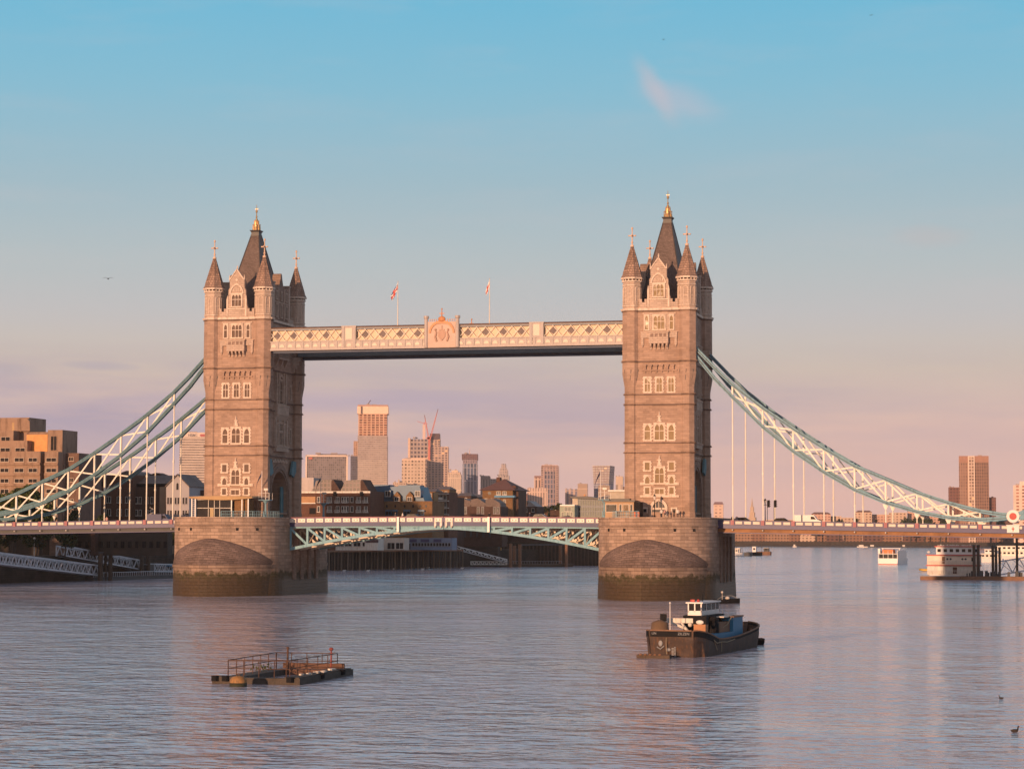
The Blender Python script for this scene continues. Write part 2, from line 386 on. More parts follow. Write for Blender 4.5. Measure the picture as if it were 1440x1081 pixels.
# ------------------------------------------------------------------ the river and its banks
def water_mat():
    m, gg, p = newmat('river_water')
    t = gg.node('ShaderNodeTexCoord'); v = t.outputs['Object']; x, y, z = gg.sep(v)
    p.inputs['Base Color'].default_value = (.48, .475, .56, 1)
    p.inputs['IOR'].default_value = 1.45
    big = gg.noise(gg.comb(gg.m('MULTIPLY', x, .012), gg.m('MULTIPLY', y, .03), 0), 1.0, 4, .6)
    mid = gg.noise(gg.comb(gg.m('MULTIPLY', x, .07), gg.m('MULTIPLY', y, .12), 2.0), 1.0, 3, .6)
    patch = gg.m('MULTIPLY', gg.m('SUBTRACT', gg.m('ADD', gg.m('MULTIPLY', big, .6), gg.m('MULTIPLY', mid, .4)), .36), 3.6, clamp=True)
    wv = gg.comb(gg.m('MULTIPLY', x, .75), y, 0)
    h1 = gg.noise(wv, .44, 2, .5); h2 = gg.noise(wv, 1.05, 2, .5)
    h3 = gg.noise(v, .13, 2, .5)
    h4 = gg.noise(wv, 4.5, 3, .6)
    h = gg.m('ADD', gg.m('ADD', gg.m('MULTIPLY', h1, .72), gg.m('MULTIPLY', h2, .36)), gg.m('ADD', gg.m('MULTIPLY', h3, .9), gg.m('MULTIPLY', h4, .02)))
    far = gg.m('MULTIPLY', gg.m('ADD', y, 190), 1/350.0, clamp=True)
    h = gg.m('ADD', h, gg.m('MULTIPLY', far, gg.m('ADD', gg.m('MULTIPLY', gg.noise(v, .11, 2, .5), 2.4), gg.m('MULTIPLY', gg.noise(v, .05, 2, .5), 4.0))))
    b = gg.node('ShaderNodeBump'); gg.l.new(h, b.inputs['Height'])
    gg.l.new(gg.m('ADD', .22, gg.m('MULTIPLY', patch, .62)), b.inputs['Distance']); b.inputs['Strength'].default_value = 1.0
    gg.l.new(b.outputs[0], p.inputs['Normal'])
    gg.l.new(gg.m('ADD', .08, gg.m('MULTIPLY', patch, .05)), p.inputs['Roughness'])
    return m
RIVER = water_mat()
w = MB(); w.add([(-700, -700, WZ), (900, -700, WZ), (900, 2600, WZ), (-700, 2600, WZ)], [(0, 1, 2, 3)])
struct('river_water', w, RIVER)

QZ = -9.2           # quay level
shore = [(-126, -650), (-126, 60), (-122, 139), (-127, 262), (-99, 385), (-76, 455), (-72, 520), (-105, 820), (-150, 1200), (-320, 1900), (-420, 2120), (-200, 2150), (200, 2190), (900, 2200)]
land = MB()
outer = [(900, 9000), (-6000, 9000), (-6000, -650)]
poly = shore+outer
land.add([(x, y, QZ) for x, y in poly], [tuple(range(len(poly)))])
struct('ground', land, LANDM)
wall = MB()
for i in range(len(shore)-1):
    (xa, ya), (xb, yb) = shore[i], shore[i+1]
    wall.add([(xa, ya, WZ-1), (xb, yb, WZ-1), (xb, yb, QZ+.0), (xa, ya, QZ+.0)], [(0, 1, 2, 3)])
tag(wall.build('river_wall', QUAYW), 'dark stained embankment wall along the far river bank', 'embankment')
sb = MB(); sb.add([(160, -650, QZ), (900, -650, QZ), (900, 2195, QZ), (160, 1500, QZ)], [(0, 1, 2, 3)]); sb.add([(160, -650, WZ-1), (160, 1500, WZ-1), (160, 1500, QZ), (160, -650, QZ)], [(0, 3, 2, 1)])
struct('bank_ground', sb, LANDM)
fs = MB()
for i in range(24):
    x0 = -430+i*26; w0 = 20+10*math.sin(i*1.7); w1 = 20+10*math.sin((i+1)*1.7)
    ya = 2146+.2*max(0, x0+200)*.5
    fs.add([(x0, ya+4, WZ+2.2), (x0+26, ya+6, WZ+2.2), (x0+26, ya-w1, WZ-.1), (x0, ya-w0, WZ-.1)], [(0, 3, 2, 1)])
struct('foreshore', fs, MUD)

# ------------------------------------------------------------------ bridge piers
def pier_outline(kind, n=28):
    """right-hand tangent point, round the upstream (-Y) end, to the left tangent point"""
    pts = []
    for i in range(n+1):
        t = -1+2*i/n            # -1 right .. 1 left
        if kind == 'round':
            a = t*math.pi/2
            pts.append((-10.65*math.sin(a), -12-10.65*math.cos(a)))
        else:
            # pointed (gothic) plan: two arcs meeting at (0,-28)
            s = abs(t); half = 10.65; ln = 16.0
            Rr = (half**2+ln**2)/(2*half); a = math.asin(ln/Rr)*(1-s)
            x = (Rr*math.cos(a)-(Rr-half)); y = -12-Rr*math.sin(a)
            x *= .965; pts.append((-x if t > 0 else x, y))
    return pts
def cum(pts):
    u = [0]
    for a, b in zip(pts, pts[1:]): u.append(u[-1]+math.hypot(b[0]-a[0], b[1]-a[1]))
    return u
def loft(mb, rings, sy=1):
    """rings of (x,y,z) points with a shared u; sy=-1 mirrors to the downstream end"""
    us = []
    for r in rings: us.append(cum([(p[0], p[1]) for p in r]))
    vv = [0]
    for a, b in zip(rings, rings[1:]):
        k = len(a)//2; vv.append(vv[-1]+(Vector(b[k])-Vector(a[k])).length)
    n = len(rings[0]); vs = []; fs = []; uvs = []
    for r in rings: vs += [(p[0], p[1]*sy, p[2]) for p in r]
    for i in range(len(rings)-1):
        for k in range(n-1):
            f = (i*n+k, i*n+k+1, (i+1)*n+k+1, (i+1)*n+k); 
            um = us[0][-1]/2
            def U(j, kk): return us[j][kk]-us[j][-1]/2+200
            q = [(U(i, k), vv[i]), (U(i, k+1), vv[i]), (U(i+1, k+1), vv[i+1]), (U(i+1, k), vv[i+1])]
            if sy > 0: f = f[::-1]; q = q[::-1]
            fs.append(f); uvs.append(q)
    mb.add(vs, fs, uvs)
def make_pier(px, label):
    r = root('stone_pier', (px, 0, 0), label, 'bridge pier', 'piers of the bridge')
    rd = pier_outline('round')
    full = rd+[(-x, -y) for x, y in rd]       # closed ring, going round
    full = full+[full[0]]
    def ring(z, off=0.0):
        out = []
        for x, y in full:
            nx, ny = (x, y+12) if y < -12 else (x, y-12) if y > 12 else (x, 0)
            l = math.hypot(nx, ny) or 1; out.append((x+off*nx/l, y+off*ny/l, z))
        return out
    def shell(name, zs, mat):
        mb = MB(); rings = [ring(z, o) for z, o in zs]
        u = cum([(p[0], p[1]) for p in rings[0]]); n = len(rings[0]); vs = [p for q in rings for p in q]; fs = []; uvs = []
        for i in range(len(rings)-1):
            for k in range(n-1):
                fs.append((i*n+k, (i+1)*n+k, (i+1)*n+k+1, i*n+k+1))
                uvs.append([(u[k], rings[i][k][2]+50), (u[k], rings[i+1][k][2]+50), (u[k+1], rings[i+1][k+1][2]+50), (u[k+1], rings[i][k][2]+50)])
        mb.add(vs, fs, uvs)
        top = len(rings)-1
        mb.add(rings[top][:-1], [tuple(range(n-2, -1, -1))])
        return mb.build(name, mat, r)
    shell('pier_shaft', [(-17, .25), (-14.2, .18), (-10.2, .02), (-2.5, 0)], PIER)
    shell('parapet_course', [(-2.5, .05), (-2.35, .2), (-2.2, .2), (-2.1, .06), (-1.05, .06), (-.95, .16), (-.72, .16)], PIER)
    for sy in (1, -1):
        go = pier_outline('gothic')
        mb = MB(); loft(mb, [[(x*1.0, y, z) for x, y in go] for z in (-17, -10.2)]+[[(x*1.012, y*1.004, z) for x, y in go] for z in (-10.1, -9.6)], sy)
        mb.build('cutwater', PIER, r)
        n = len(go); rings = []
        for j in range(7):
            f = j/6; q = []
            for i in range(n):
                t = -1+2*i/(n-1); zt = -9.6+4.9*(1-min(1, abs(t)/.84)**1.5)
                x = go[i][0]*(1-f)+rd[i][0]*f; y = go[i][1]*(1-f)+rd[i][1]*f
                z = -9.6+(zt+9.6)*math.sin(f*math.pi/2)**.9
                q.append((x, y-.02, z))
            rings.append(q)
        mb = MB(); loft(mb, rings, sy); mb.build('cutwater_cap', CAP, r)
    for x, sgn in ((-4.2, 1), (4.8, 1), (-7.4, 1), (7.8, 1)):
        y = -12-math.sqrt(10.65**2-x*x)
        mb = MB(); mb.box(x-.22, x+.22, y-.1, y+.4, -3.25, -2.75); mb.build('drain_hole', BLACK, r)
    for sx in (-1, 1):
        for y in (-6.5, -2.2, 2.2, 6.5):
            mb = MB(); mb.box(sx*10.6, sx*11.0, y-.8, y+.8, -12.5, -4.2); mb.build('buttress', DARKST, r)
    return r
make_pier(-41.15, 'granite bridge pier under the tower with the glass pavilion')
make_pier(41.15, 'granite bridge pier behind the moored barge, under the right tower')

# ------------------------------------------------------------------ the two towers
def archpts(hw, zs, za, n=8, z0=None):
    """pointed arch outline from right foot over the apex to left foot"""
    pts = []
    h = za-zs
    Rr = (hw*hw+h*h)/(2*hw)
    c = hw-Rr; amax = math.atan2(h, -c) if c < 0 else math.asin(min(1, h/Rr))
    for i in range(n+1):
        a = amax*i/n; pts.append((c+Rr*math.cos(a), zs+Rr*math.sin(a)))
    pts[-1] = (0, za)
    pts = pts+[(-x, z) for x, z in pts[-2::-1]]
    if z0 is not None: pts = [(hw, z0)]+pts+[(-hw, z0)]
    return pts
def FM(side):
    ang, dist = {'front': (0, 10.3), 'back': (math.pi, 10.3), 'right': (math.pi/2, 5.2), 'left': (-math.pi/2, 5.2)}[side]
    return Matrix.Rotation(ang, 4, 'Z') @ Matrix.Translation((0, -dist, 0))
def window(T, side, u, z0, z1, w, lights=1, transom=False, quoin=True, arch=False, mat=None, glass=None, o=.16, po=.035):
    M = FM(side); mb = MB(M); t = .26 if w > 1.1 else .2; mat = mat or PORT
    mb.box(u-w/2, u-w/2+t, -o, 0, z0, z1); mb.box(u+w/2-t, u+w/2, -o, 0, z0, z1)
    mb.box(u-w/2-.03, u+w/2+.03, -o-.05, 0, z1-t, z1+.03); mb.box(u-w/2-.06, u+w/2+.06, -o-.08, 0, z0-.05, z0+t*.8)
    if quoin:
        z = z0+.15; k = 0
        while z < z1-.3:
            if k % 2 == 0:
                mb.box(u-w/2-.14, u-w/2+.02, -o+.03, 0, z, z+.3); mb.box(u+w/2-.02, u+w/2+.14, -o+.03, 0, z, z+.3)
            z += .3; k += 1
    iw = w-2*t
    for i in range(1, lights):
        x = u-iw/2+iw*i/lights; mb.box(x-.05, x+.05, -o+.04, 0, z0+t*.8, z1-t)
    if transom:
        zt = z0+(z1-z0)*.56; mb.box(u-iw/2, u+iw/2, -o+.05, 0, zt-.06, zt+.06)
    if arch:      # tracery heads
        lw = iw/lights
        for i in range(lights):
            x = u-iw/2+lw*(i+.5); zz = z1-t
            a = archpts(lw/2-.04, zz-lw*.75, zz-.03, 4)
            poly = [(lw/2, zz), (-lw/2, zz), (-lw/2, zz-lw*.75)]+a[::-1]+[(lw/2, zz-lw*.75)]
            mb.prism([(x+p, q) for p, q in poly], 1, -o+.03, -.03)
    f = mb.build('window', mat, T)
    g2 = MB(M); g2.box(u-iw/2, u+iw/2, -po, 0, z0+t*.5, z1-t*.5); g2.build('pane', glass or GLASS, f)
    return f
def make_tower():
    T = root('bridge_tower', (0, 0, 0), 'x', 'bridge tower', 'gothic towers of the bridge')
    # wall with the road arch cut through along X
    a = archpts(4.6, 3.6, 8.3, 8)
    poly = [(-10.3, -.95), (-10.3, 38.3), (10.3, 38.3), (10.3, -.95), (4.6, -.95)]+a+[(-4.6, -.95)]
    MB().prism(poly, 0, -5.2, 5.2).build('wall', STONE, T)
    # plinth blocks
    mb = MB()
    for sy in (-1, 1): mb.box(-5.3, 5.3, sy*4.7, sy*10.5, -.95, .1)
    mb.build('plinth', STONE, T)
    def crs(z, h, o, name='string_course', mat=STONE, ta=1.35):
        mb = MB()
        for sx in (-1, 1): mb.box(sx*5.1, sx*(5.2+o), -9.3, 9.3, z-h/2, z+h/2)
        for sy in (-1, 1): mb.box(-5.12, 5.12, sy*10.2, sy*(10.3+o), z-h/2, z+h/2)
        for sx in (-1, 1):
            for sy in (-1, 1):
                mb.oct(sx*5.12, sy*9.2, z-h/2, z+h/2-.08, ta+o*.75, ta+o)
        return mb.build(name, mat, T)
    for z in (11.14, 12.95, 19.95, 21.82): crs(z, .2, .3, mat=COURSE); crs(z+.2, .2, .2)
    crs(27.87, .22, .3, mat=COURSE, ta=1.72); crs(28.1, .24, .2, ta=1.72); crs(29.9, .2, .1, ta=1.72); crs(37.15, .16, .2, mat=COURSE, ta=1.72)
    crs(37.5, .42, .32, 'cornice', PORT, 1.72)
    crs(.15, .3, .12)
    # corner turrets
    for sx in (-1, 1):
        for sy in (-1, 1):
            cx, cy = sx*5.12, sy*9.2
            tb = MB(); tb.oct(cx, cy, -.95, .3, 1.5, 1.42); tb.oct(cx, cy, .3, 23.2, 1.36, 1.34); tb.oct(cx, cy, 23.2, 25.6, 1.34, 1.73); tb.oct(cx, cy, 25.6, 37.3, 1.73, 1.7)
            tt = tb.build('turret', STONE, T)
            sl = MB()
            for k in range(8):
                an = k*math.pi/4; d = Vector((math.cos(an), math.sin(an), 0)); e = Vector((-d.y, d.x, 0)); c = Vector((cx, cy, 0))
                sl.bar(c+d*1.52-e*.12+Vector((0, 0, 24.4)), c+d*1.77+e*.1+Vector((0, 0, 26.4)), .1, .1)
            sl.build('arrow_slit', DKGREY, tt)
            up = MB(); up.oct(cx, cy, 37.3, 42.9, 1.66, 1.64)
            tp = up.build('turret_top', PORTW, T)
            cr = MB()
            for z, h, o in ((38.2, .2, .1), (42.0, .16, .08), (42.75, .25, .16), (43.3, .3, .34)): cr.oct(cx, cy, z-h/2, z+h/2, 1.66+o)
            for k in range(16):      # corbels under the spire
                an = (k+.5)*math.pi/8; cr.box(cx+1.78*math.cos(an)-.09, cx+1.78*math.cos(an)+.09, cy+1.78*math.sin(an)-.09, cy+1.78*math.sin(an)+.09, 42.85, 43.2)
            for k in range(8):       # blind panel mouldings
                an = k*math.pi/4; d = Vector((math.cos(an), math.sin(an), 0)); e = Vector((-d.y, d.x, 0)); c = Vector((cx, cy, 0))+d*1.68
                for q in (-.42, .42): cr.bar(c+e*q+Vector((0, 0, 38.4)), c+e*q+Vector((0, 0, 41.6)), .1, .1)
                cr.bar(c-e*.42+Vector((0, 0, 41.3)), c+Vector((0, 0, 41.75)), .1, .1); cr.bar(c+e*.42+Vector((0, 0, 41.3)), c+Vector((0, 0, 41.75)), .1, .1)
                cr.bar(c-e*.42+Vector((0, 0, 39.9)), c+e*.42+Vector((0, 0, 39.9)), .08, .08)
            cr.build('moulding', PORT, tp)
            sp = MB(); sp.oct(cx, cy, 43.4, 44.2, 2.0, 1.62); sp.oct(cx, cy, 44.2, 49.4, 1.62, .17)
            for k in range(8):       # ribs of the spire
                an = (k+.5)*math.pi/4; d = Vector((math.cos(an), math.sin(an), 0)); c = Vector((cx, cy, 0))
                sp.bar(c+d*1.76+Vector((0, 0, 44.2)), c+d*.2+Vector((0, 0, 49.4)), .1, .1)
            sp.build('spire', SPIRE, tp)
            fi = MB(); fi.oct(cx, cy, 49.3, 49.6, .32); fi.fr(cx, cy, 49.6, 52.6, .13, .09, 6); fi.ball((cx, cy, 50.1), .22, 8, 5); fi.ball((cx, cy, 52.7), .2, 8, 5, 1.4)
            fi.box(cx-.62, cx+.62, cy-.09, cy+.09, 51.25, 51.45); fi.box(cx-.09, cx+.09, cy-.62, cy+.62, 51.25, 51.45)
            for q in (-.6, .6): fi.ball((cx+q, cy, 51.35), .16, 6, 4); fi.ball((cx, cy+q, 51.35), .16, 6, 4)
            fi.ball((cx, cy, 51.35), .24, 8, 5)
            fi.build('cross_finial', CROSS, tp)
    U = .12
    for side in ('front', 'back'):
        M = FM(side)
        # top storey panel with windows and balcony
        mb = MB(M); mb.box(U-2.95, U+2.95, -.07, 0, 33.2, 36.75); mb.box(U-3.1, U+3.1, -.14, 0, 36.6, 36.85)
        for q in (-1.62, 1.62): mb.box(U+q-.2, U+q+.2, -.12, 0, 33.2, 36.7)
        mb.build('window_surround', PORTW, T)
        window(T, side, U, 33.6, 36.5, 2.5, 3, True, False, True, o=.24, po=.1)
        for q in (-2.3, 2.3): window(T, side, U+q, 33.6, 36.5, .98, 1, True, False, True, o=.24, po=.1)
        mb = MB(M); mb.box(U-3.4, U+3.4, -.35, 0, 32.2, 33.3); mb.box(U-1.8, U+1.8, -.95, 0, 31.1, 33.2); mb.box(U-1.95, U+1.95, -1.05, 0, 33.15, 33.35)
        mb.box(U-3.5, U+3.5, -.42, 0, 33.2, 33.32)
        for q in (-3.1, 3.1): mb.box(U+q-.22, U+q+.22, -.3, 0, 30.9, 32.25); mb.fr(U+q, -.15, 30.5, 30.9, .05, .2, 6)
        for i in range(5):
            q = U-1.5+.75*i; mb.prism([(0, 31.1), (-.85, 31.1), (-.75, 30.7), (-.35, 30.4), (-.2, 30.1), (0, 30.0)], 0, q-.16, q+.16)
        bal = mb.build('balcony', PORTW, T)
        mb = MB(M)
        for i in range(4):
            q = U-1.2+.8*i; mb.box(q-.26, q+.26, -.975, -.9, 32.35, 32.95)
        mb.build('tracery', DARKST, bal)
        # three quoined windows
        for q in (-2.2, 0, 2.2): window(T, side, U+q, 22.1, 25.1, 1.5, 2 if q else 2, True, True, True)
        for q in (-2.2, 2.2): window(T, side, U+q, 13.3, 16.5, 1.5, 1, True, True, True)
        window(T, side, U, 13.3, 16.6, 2.15, 2, True, True, True)
        mb = MB(M)
        for q in (-1.1, 1.1):
            mb.ball((U+q, -.08, 24.2), .16, 6, 4)
            for i in range(5): mb.ball((U+q, -.1, 13.7+.6*i), .22, 6, 4, 1, 1, .6)
        # carved niches over the window groups
        for zb in (16.75, 8.75):
            mb.box(U-.42, U+.42, -.2, 0, zb, zb+.3); mb.box(U-.2, U+.2, -.25, 0, zb+.3, zb+.95); mb.box(U-.36, U+.36, -.22, 0, zb+.95, zb+1.15); mb.fr(U, -.12, zb+1.15, zb+1.95, .2, .05, 6); mb.ball((U, -.15, zb+1.5), .16, 6, 4)
            mb.ball((U-.32, -.12, zb+.5), .14, 6, 4); mb.ball((U+.32, -.12, zb+.5), .14, 6, 4)
        mb.build('carving', PORT, T)
        # corbel table
        mb = MB(M); mb.box(U-3.3, U+3.3, -.3, 0, 26.15, 26.35)
        for i in range(6):
            q = U-2.6+1.04*i
            mb.box(q-.16, q+.16, -.42, 0, 26.35, 27.2); mb.box(q-.28, q+.28, -.5, 0, 27.0, 27.3); mb.box(q-.1, q+.1, -.25, 0, 25.8, 26.2)
        mb.build('corbel_table', STONE, T)
        # lower windows and bands
        for q in (-2.25, 2.25):
            window(T, side, U+q, 7.75, 9.6, 1.4, 1, False, True, False)
            window(T, side, U+q, 5.3, 7.1, 1.3, 1, False, True, True)
            window(T, side, U+q, 3.4, 5.0, 1.3, 1, False, True, False)
        window(T, side, U, 5.4, 8.65, 2.1, 2, True, True, True)
        window(T, side, U, 3.4, 4.75, 2.1, 2, False, True, False)
        mb = MB(M); mb.box(U-3.6, U+3.6, -.24, 0, 5.2, 5.5) if False else None
        for a_, b_ in ((-3.6, -2.9), (-1.65, -1.02), (1.02, 1.65), (2.9, 3.6)): mb.box(U+a_, U+b_, -.2, 0, 5.22, 5.72)
        mb.box(U-3.6, U+3.6, -.26, 0, 3.0, 3.38)
        mb.build('band_course', PORT, T)
        # doorway
        mb = MB(M)
        ou = archpts(1.65, .9, 2.75, 7, -.9); inn = archpts(1.2, .8, 2.3, 7, -.9)
        mb.prism(ou+inn[::-1], 1, -.32, 0)
        pt = mb.build('portal', PORT, T)
        mb = MB(M); mb.prism(archpts(1.2, .8, 2.3, 7, -.9), 1, -.05, 0); mb.build('door', DKGREY, pt)
        mb = MB(M); mb.box(U-1.2-.1, U+1.2-.1, -.15, -.05, .75, 1.1)
        for q in (-.6, 0, .6): mb.box(q-.05, q+.05, -.12, -.05, 1.1, 2.2)
        mb.build('fanlight', PORT, pt)
        for q in (-2.7, 2.7): window(T, side, U+q, -.85, 1.15, 1.15, 1, False, False, False, glass=GLASSD)
        # gable
        half = [(2.15, 37.75), (2.15, 39.6), (2.0, 40.2), (1.8, 41.3), (1.75, 43.0), (1.5, 43.4), (1.5, 44.9), (1.22, 45.1), (.62, 46.1), (0, 46.95)]
        gp = half+[(-x, z) for x, z in half[-2::-1]]
        gb = MB(M).prism([(x+U*.5, z) for x, z in gp], 1, -.15, .55).build('gable', PORTW, T)
        mb = MB(M)
        for s_ in (-1, 1):
            mb.bar((s_*1.5, -.2, 44.9), (0, -.2, 47.0), .2, .2); mb.box(s_*1.9-.16, s_*1.9+.16, -.25, .1, 37.9, 41.2); mb.fr(s_*1.9, -.1, 41.2, 41.9, .18, .05, 4)
            mb.fr(s_*1.5, -.1, 44.9, 45.9, .16, .04, 4)
        ou = archpts(1.45, 42.2, 44.3, 6); inn = archpts(1.2, 42.2, 43.95, 6)
        mb.prism(ou+inn[::-1], 1, -.33, -.1); mb.ball((0, -.2, 44.9), .3, 8, 5, 1, 1, .5); mb.fr(0, .1, 46.9, 47.8, .12, .05, 6); mb.ball((0, .1, 47.4), .18, 6, 4)
        mb.box(-1.95, 1.95, -.3, 0, 39.2, 39.45)
        for i in range(6): mb.box(-1.05+.36*i, -.93+.36*i, -.2, -.1, 42.7, 43.2)
        mb.build('moulding', PORT, gb)
        f = window(T, side, U*.5, 39.6, 42.3, 2.4, 3, True, False, True, o=.4, po=.22)
        f.name = 'window'
        # battlemented parapet
        for s_ in (-1, 1):
            mb = MB(M); mb.box(s_*2.15, s_*3.6, -.12, .35, 37.7, 38.75)
            mb.box(s_*2.15, s_*2.6, -.12, .35, 38.75, 39.4); mb.box(s_*3.1, s_*3.6, -.12, .35, 38.75, 39.4)
            mb.box(s_*2.6, s_*3.1, -.16, .39, 38.72, 38.82)
            mb.build('parapet', PORTW, T)
    for side in ('right', 'left'):
        M = FM(side)
        # mouldings of the road arch
        mb = MB(M)
        for hw, za, hw2, za2, o in ((4.6, 8.3, 5.0, 8.75, .12), (5.0, 8.75, 5.5, 9.3, .28), (5.5, 9.3, 6.1, 9.95, .16)):
            ou = archpts(hw2, 3.6, za2, 8, -.9); inn = archpts(hw, 3.6, za, 8, -.9); mb.prism(ou+inn[::-1], 1, -o, .02)
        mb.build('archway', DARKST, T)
        for s_ in (-1, 1):
            MB(M).prism([(s_*5.1, 7.9), (s_*6.7, 7.3), (s_*8.0, 8.5), (s_*8.0, 10.4), (s_*6.2, 10.6), (s_*5.6, 9.2)], 1, -.75, -.35).build('teal_hoarding', TEAL, T)
            # teal timber screens inside the arch
            MB(M).box(s_*3.0, s_*4.45, .6, .9, -.9, 5.4).build('arch_screen', TEAL, T)
        MB(M).box(-2.9, 3.0, 6.0, 6.2, -.9, 2.2).build('road_gate', TEALL, T) if False else None
        # heraldic band
        mb = MB(M); mb.box(-4.2, 4.2, -.25, 0, 10.0, 10.4)
        for i in range(5): mb.ball((-3+1.5*i, -.25, 10.35), .4, 6, 4, 1, 1, .5)
        mb.build('carving', PORTW, T)
        # tall bay of windows with balconies
        mb = MB(M)
        mb.box(-3.5, 3.5, -.7, 0, 12.2, 13.0); mb.box(-3.6, 3.6, -.85, 0, 13.0, 13.2); mb.box(-3.3, 3.3, -.75, 0, 19.4, 21.0); mb.box(-3.4, 3.4, -.85, 0, 21.0, 21.25)
        mb.prism([(0, 18.0), (-.75, 19.4), (0, 19.4)], 0, -3.2, 3.2)
        for q in (-3.2, -1.55, 1.55, 3.2): mb.box(q-.22, q+.22, -.5, 0, 13.2, 18.4)
        for q in (-2.6, -1.3, 1.3, 2.6): mb.box(q-.2, q+.2, -.45, 0, 21.2, 27.6)
        mb.box(-3.4, 3.4, -.35, 0, 16.0, 16.3)
        ou = archpts(1.5, 25.4, 27.4, 6); inn = archpts(1.1, 25.4, 26.9, 6); mb.prism(ou+inn[::-1], 1, -.4, 0)
        mb.build('window_bay', PORTW, T)
        window(T, side, 0, 13.3, 18.0, 2.7, 3, True, False, True, mat=PORTW, glass=GLASSD, o=.3)
        for q in (-2.38, 2.38): window(T, side, q, 13.3, 17.8, 1.2, 1, True, False, True, mat=PORTW, glass=GLASSD, o=.3)
        window(T, side, 0, 21.4, 26.4, 2.2, 2, True, False, True, mat=PORTW, glass=GLASSD, o=.3)
        for q in (-1.95, 1.95): window(T, side, q, 21.4, 25.2, .85, 1, True, False, False, mat=PORTW, glass=GLASSD, o=.3)
        for q in (-6.0, 6.0):
            window(T, side, q, 14.0, 17.0, .9, 1, False, True, True, mat=PORTW, glass=GLASSD)
            window(T, side, q, 22.6, 25.6, .9, 1, False, True, True, mat=PORTW, glass=GLASSD)
        # stepped brackets under the walkways and a balcony between
        for q in (-7.6, 7.6):
            mb = MB(M)
            for i in range(4): mb.box(q-.5, q+.5, -(.5+.35*i), 0, 28.2+.75*i, 28.95+.75*i)
            mb.build('bracket', PORTW, T)
        mb = MB(M); mb.box(-3, 3, -.9, 0, 30.2, 30.5)
        for q in (-2.6, 0, 2.6): mb.prism([(0, 30.2), (-.8, 30.2), (-.2, 28.9), (0, 28.7)], 0, q-.2, q+.2)
        for i in range(13): mb.box(-2.95+.48*i, -2.83+.48*i, -.85, -.7, 30.5, 31.4)
        mb.box(-3, 3, -.9, -.68, 31.4, 31.55)
        mb.build('balcony', PORTW, T)
        window(T, side, 0, 32.0, 36.2, 2.6, 3, True, False, True, mat=PORTW, glass=GLASSD, o=.2)
        # broad side gable
        half = [(4.6, 37.75), (4.6, 44.4), (3.9, 44.8), (2.0, 44.3), (1.1, 44.9), (.6, 46.0), (.35, 46.9), (0, 47.2)]
        gp = half+[(-x, z) for x, z in half[-2::-1]]
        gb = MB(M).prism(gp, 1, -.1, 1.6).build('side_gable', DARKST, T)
        mb = MB(M)
        for s_ in (-1, 1):
            mb.box(s_*4.0, s_*4.8, -.25, 1.8, 37.8, 44.9); mb.box(s_*3.9, s_*4.9, -.35, 1.9, 44.9, 45.2); mb.box(s_*1.7-.15, s_*1.7+.15, -.25, 0, 38, 44.2)
        mb.box(-4, 4, -.2, 0, 41.3, 41.5)
        mb.build('moulding', PORTW, gb)
        for q in (-2.8, 0, 2.8): window(T, side, q, 38.4, 41.1, 1.1, 2, False, False, False, mat=PORTW, glass=GLASSD, o=.24, po=.14)
        for q in (-2.8, 0, 2.8): window(T, side, q, 41.8, 43.6, .8, 1, False, False, False, mat=PORTW, glass=GLASSD, o=.24, po=.14)
        for s_ in (-1, 1):
            mb = MB(M); mb.box(s_*4.8, s_*7.7, -.12, .3, 37.7, 38.6)
            for i in range(4): mb.box(s_*(4.9+.75*i), s_*(5.25+.75*i), -.12, .3, 38.6, 39.2)
            mb.build('parapet', PORTW, T)
    # main roof
    def pyr(z0, x0, y0, z1, x1, y1):
        return [(-x0, -y0, z0), (x0, -y0, z0), (x0, y0, z0), (-x0, y0, z0), (-x1, -y1, z1), (x1, -y1, z1), (x1, y1, z1), (-x1, y1, z1)]
    F = [(0, 3, 2, 1), (4, 5, 6, 7), (0, 1, 5, 4), (1, 2, 6, 5), (2, 3, 7, 6), (3, 0, 4, 7)]
    mb = MB(); mb.add(pyr(37.9, 4.3, 8.2, 40.5, 3.65, 6.7), F); mb.add(pyr(40.5, 3.65, 6.7, 54.8, .78, .85), F)
    rf = mb.build('roof', SLATE, T)
    mb = MB()
    for sx in (-1, 1):
        for sy in (-1, 1): mb.bar((sx*3.66, sy*6.72, 40.5), (sx*.79, sy*.86, 54.8), .14, .14)
    mb.fr(.35, -1.1, 53.6, 54.0, .16, .16, 6)
    mb.build('hip_roll', LEAD, rf)
    mb = MB(); mb.box(-.85, .85, -.95, .95, 54.7, 55.0); mb.box(-.78, .78, -.85, .85, 55.0, 55.5); mb.add(pyr(55.5, .8, .9, 55.85, 1.05, 1.15), F)
    mb.build('roof_platform', LEAD, T)
    mb = MB(); mb.fr(0, 0, 55.85, 56.6, .85, .55, 8); mb.fr(0, 0, 56.6, 57.6, .5, .38, 8); mb.fr(0, 0, 57.6, 58.3, .42, .16, 8)
    for k in range(8):
        an = k*math.pi/4+.2; mb.fr(.72*math.cos(an), .72*math.sin(an), 55.85, 57.0, .13, .05, 5); mb.ball((.72*math.cos(an), .72*math.sin(an), 57.0), .11, 6, 4)
        mb.fr(.45*math.cos(an), .45*math.sin(an), 57.0, 57.9, .09, .04, 5)
    mb.fr(0, 0, 58.2, 61.0, .11, .05, 6); mb.ball((0, 0, 58.6), .2, 8, 5); mb.ball((0, 0, 59.7), .24, 8, 5, 1.3); mb.ball((0, 0, 60.3), .12, 6, 4)
    mb.box(-.3, .3, -.05, .05, 60.1, 60.2)
    mb.build('gilded_crown', GOLD, T)
    return T
tw = make_tower(); tw.location = (-41.15, 0, 0)
tw['label'] = 'stone bridge tower with four turrets, behind the glass pavilion'
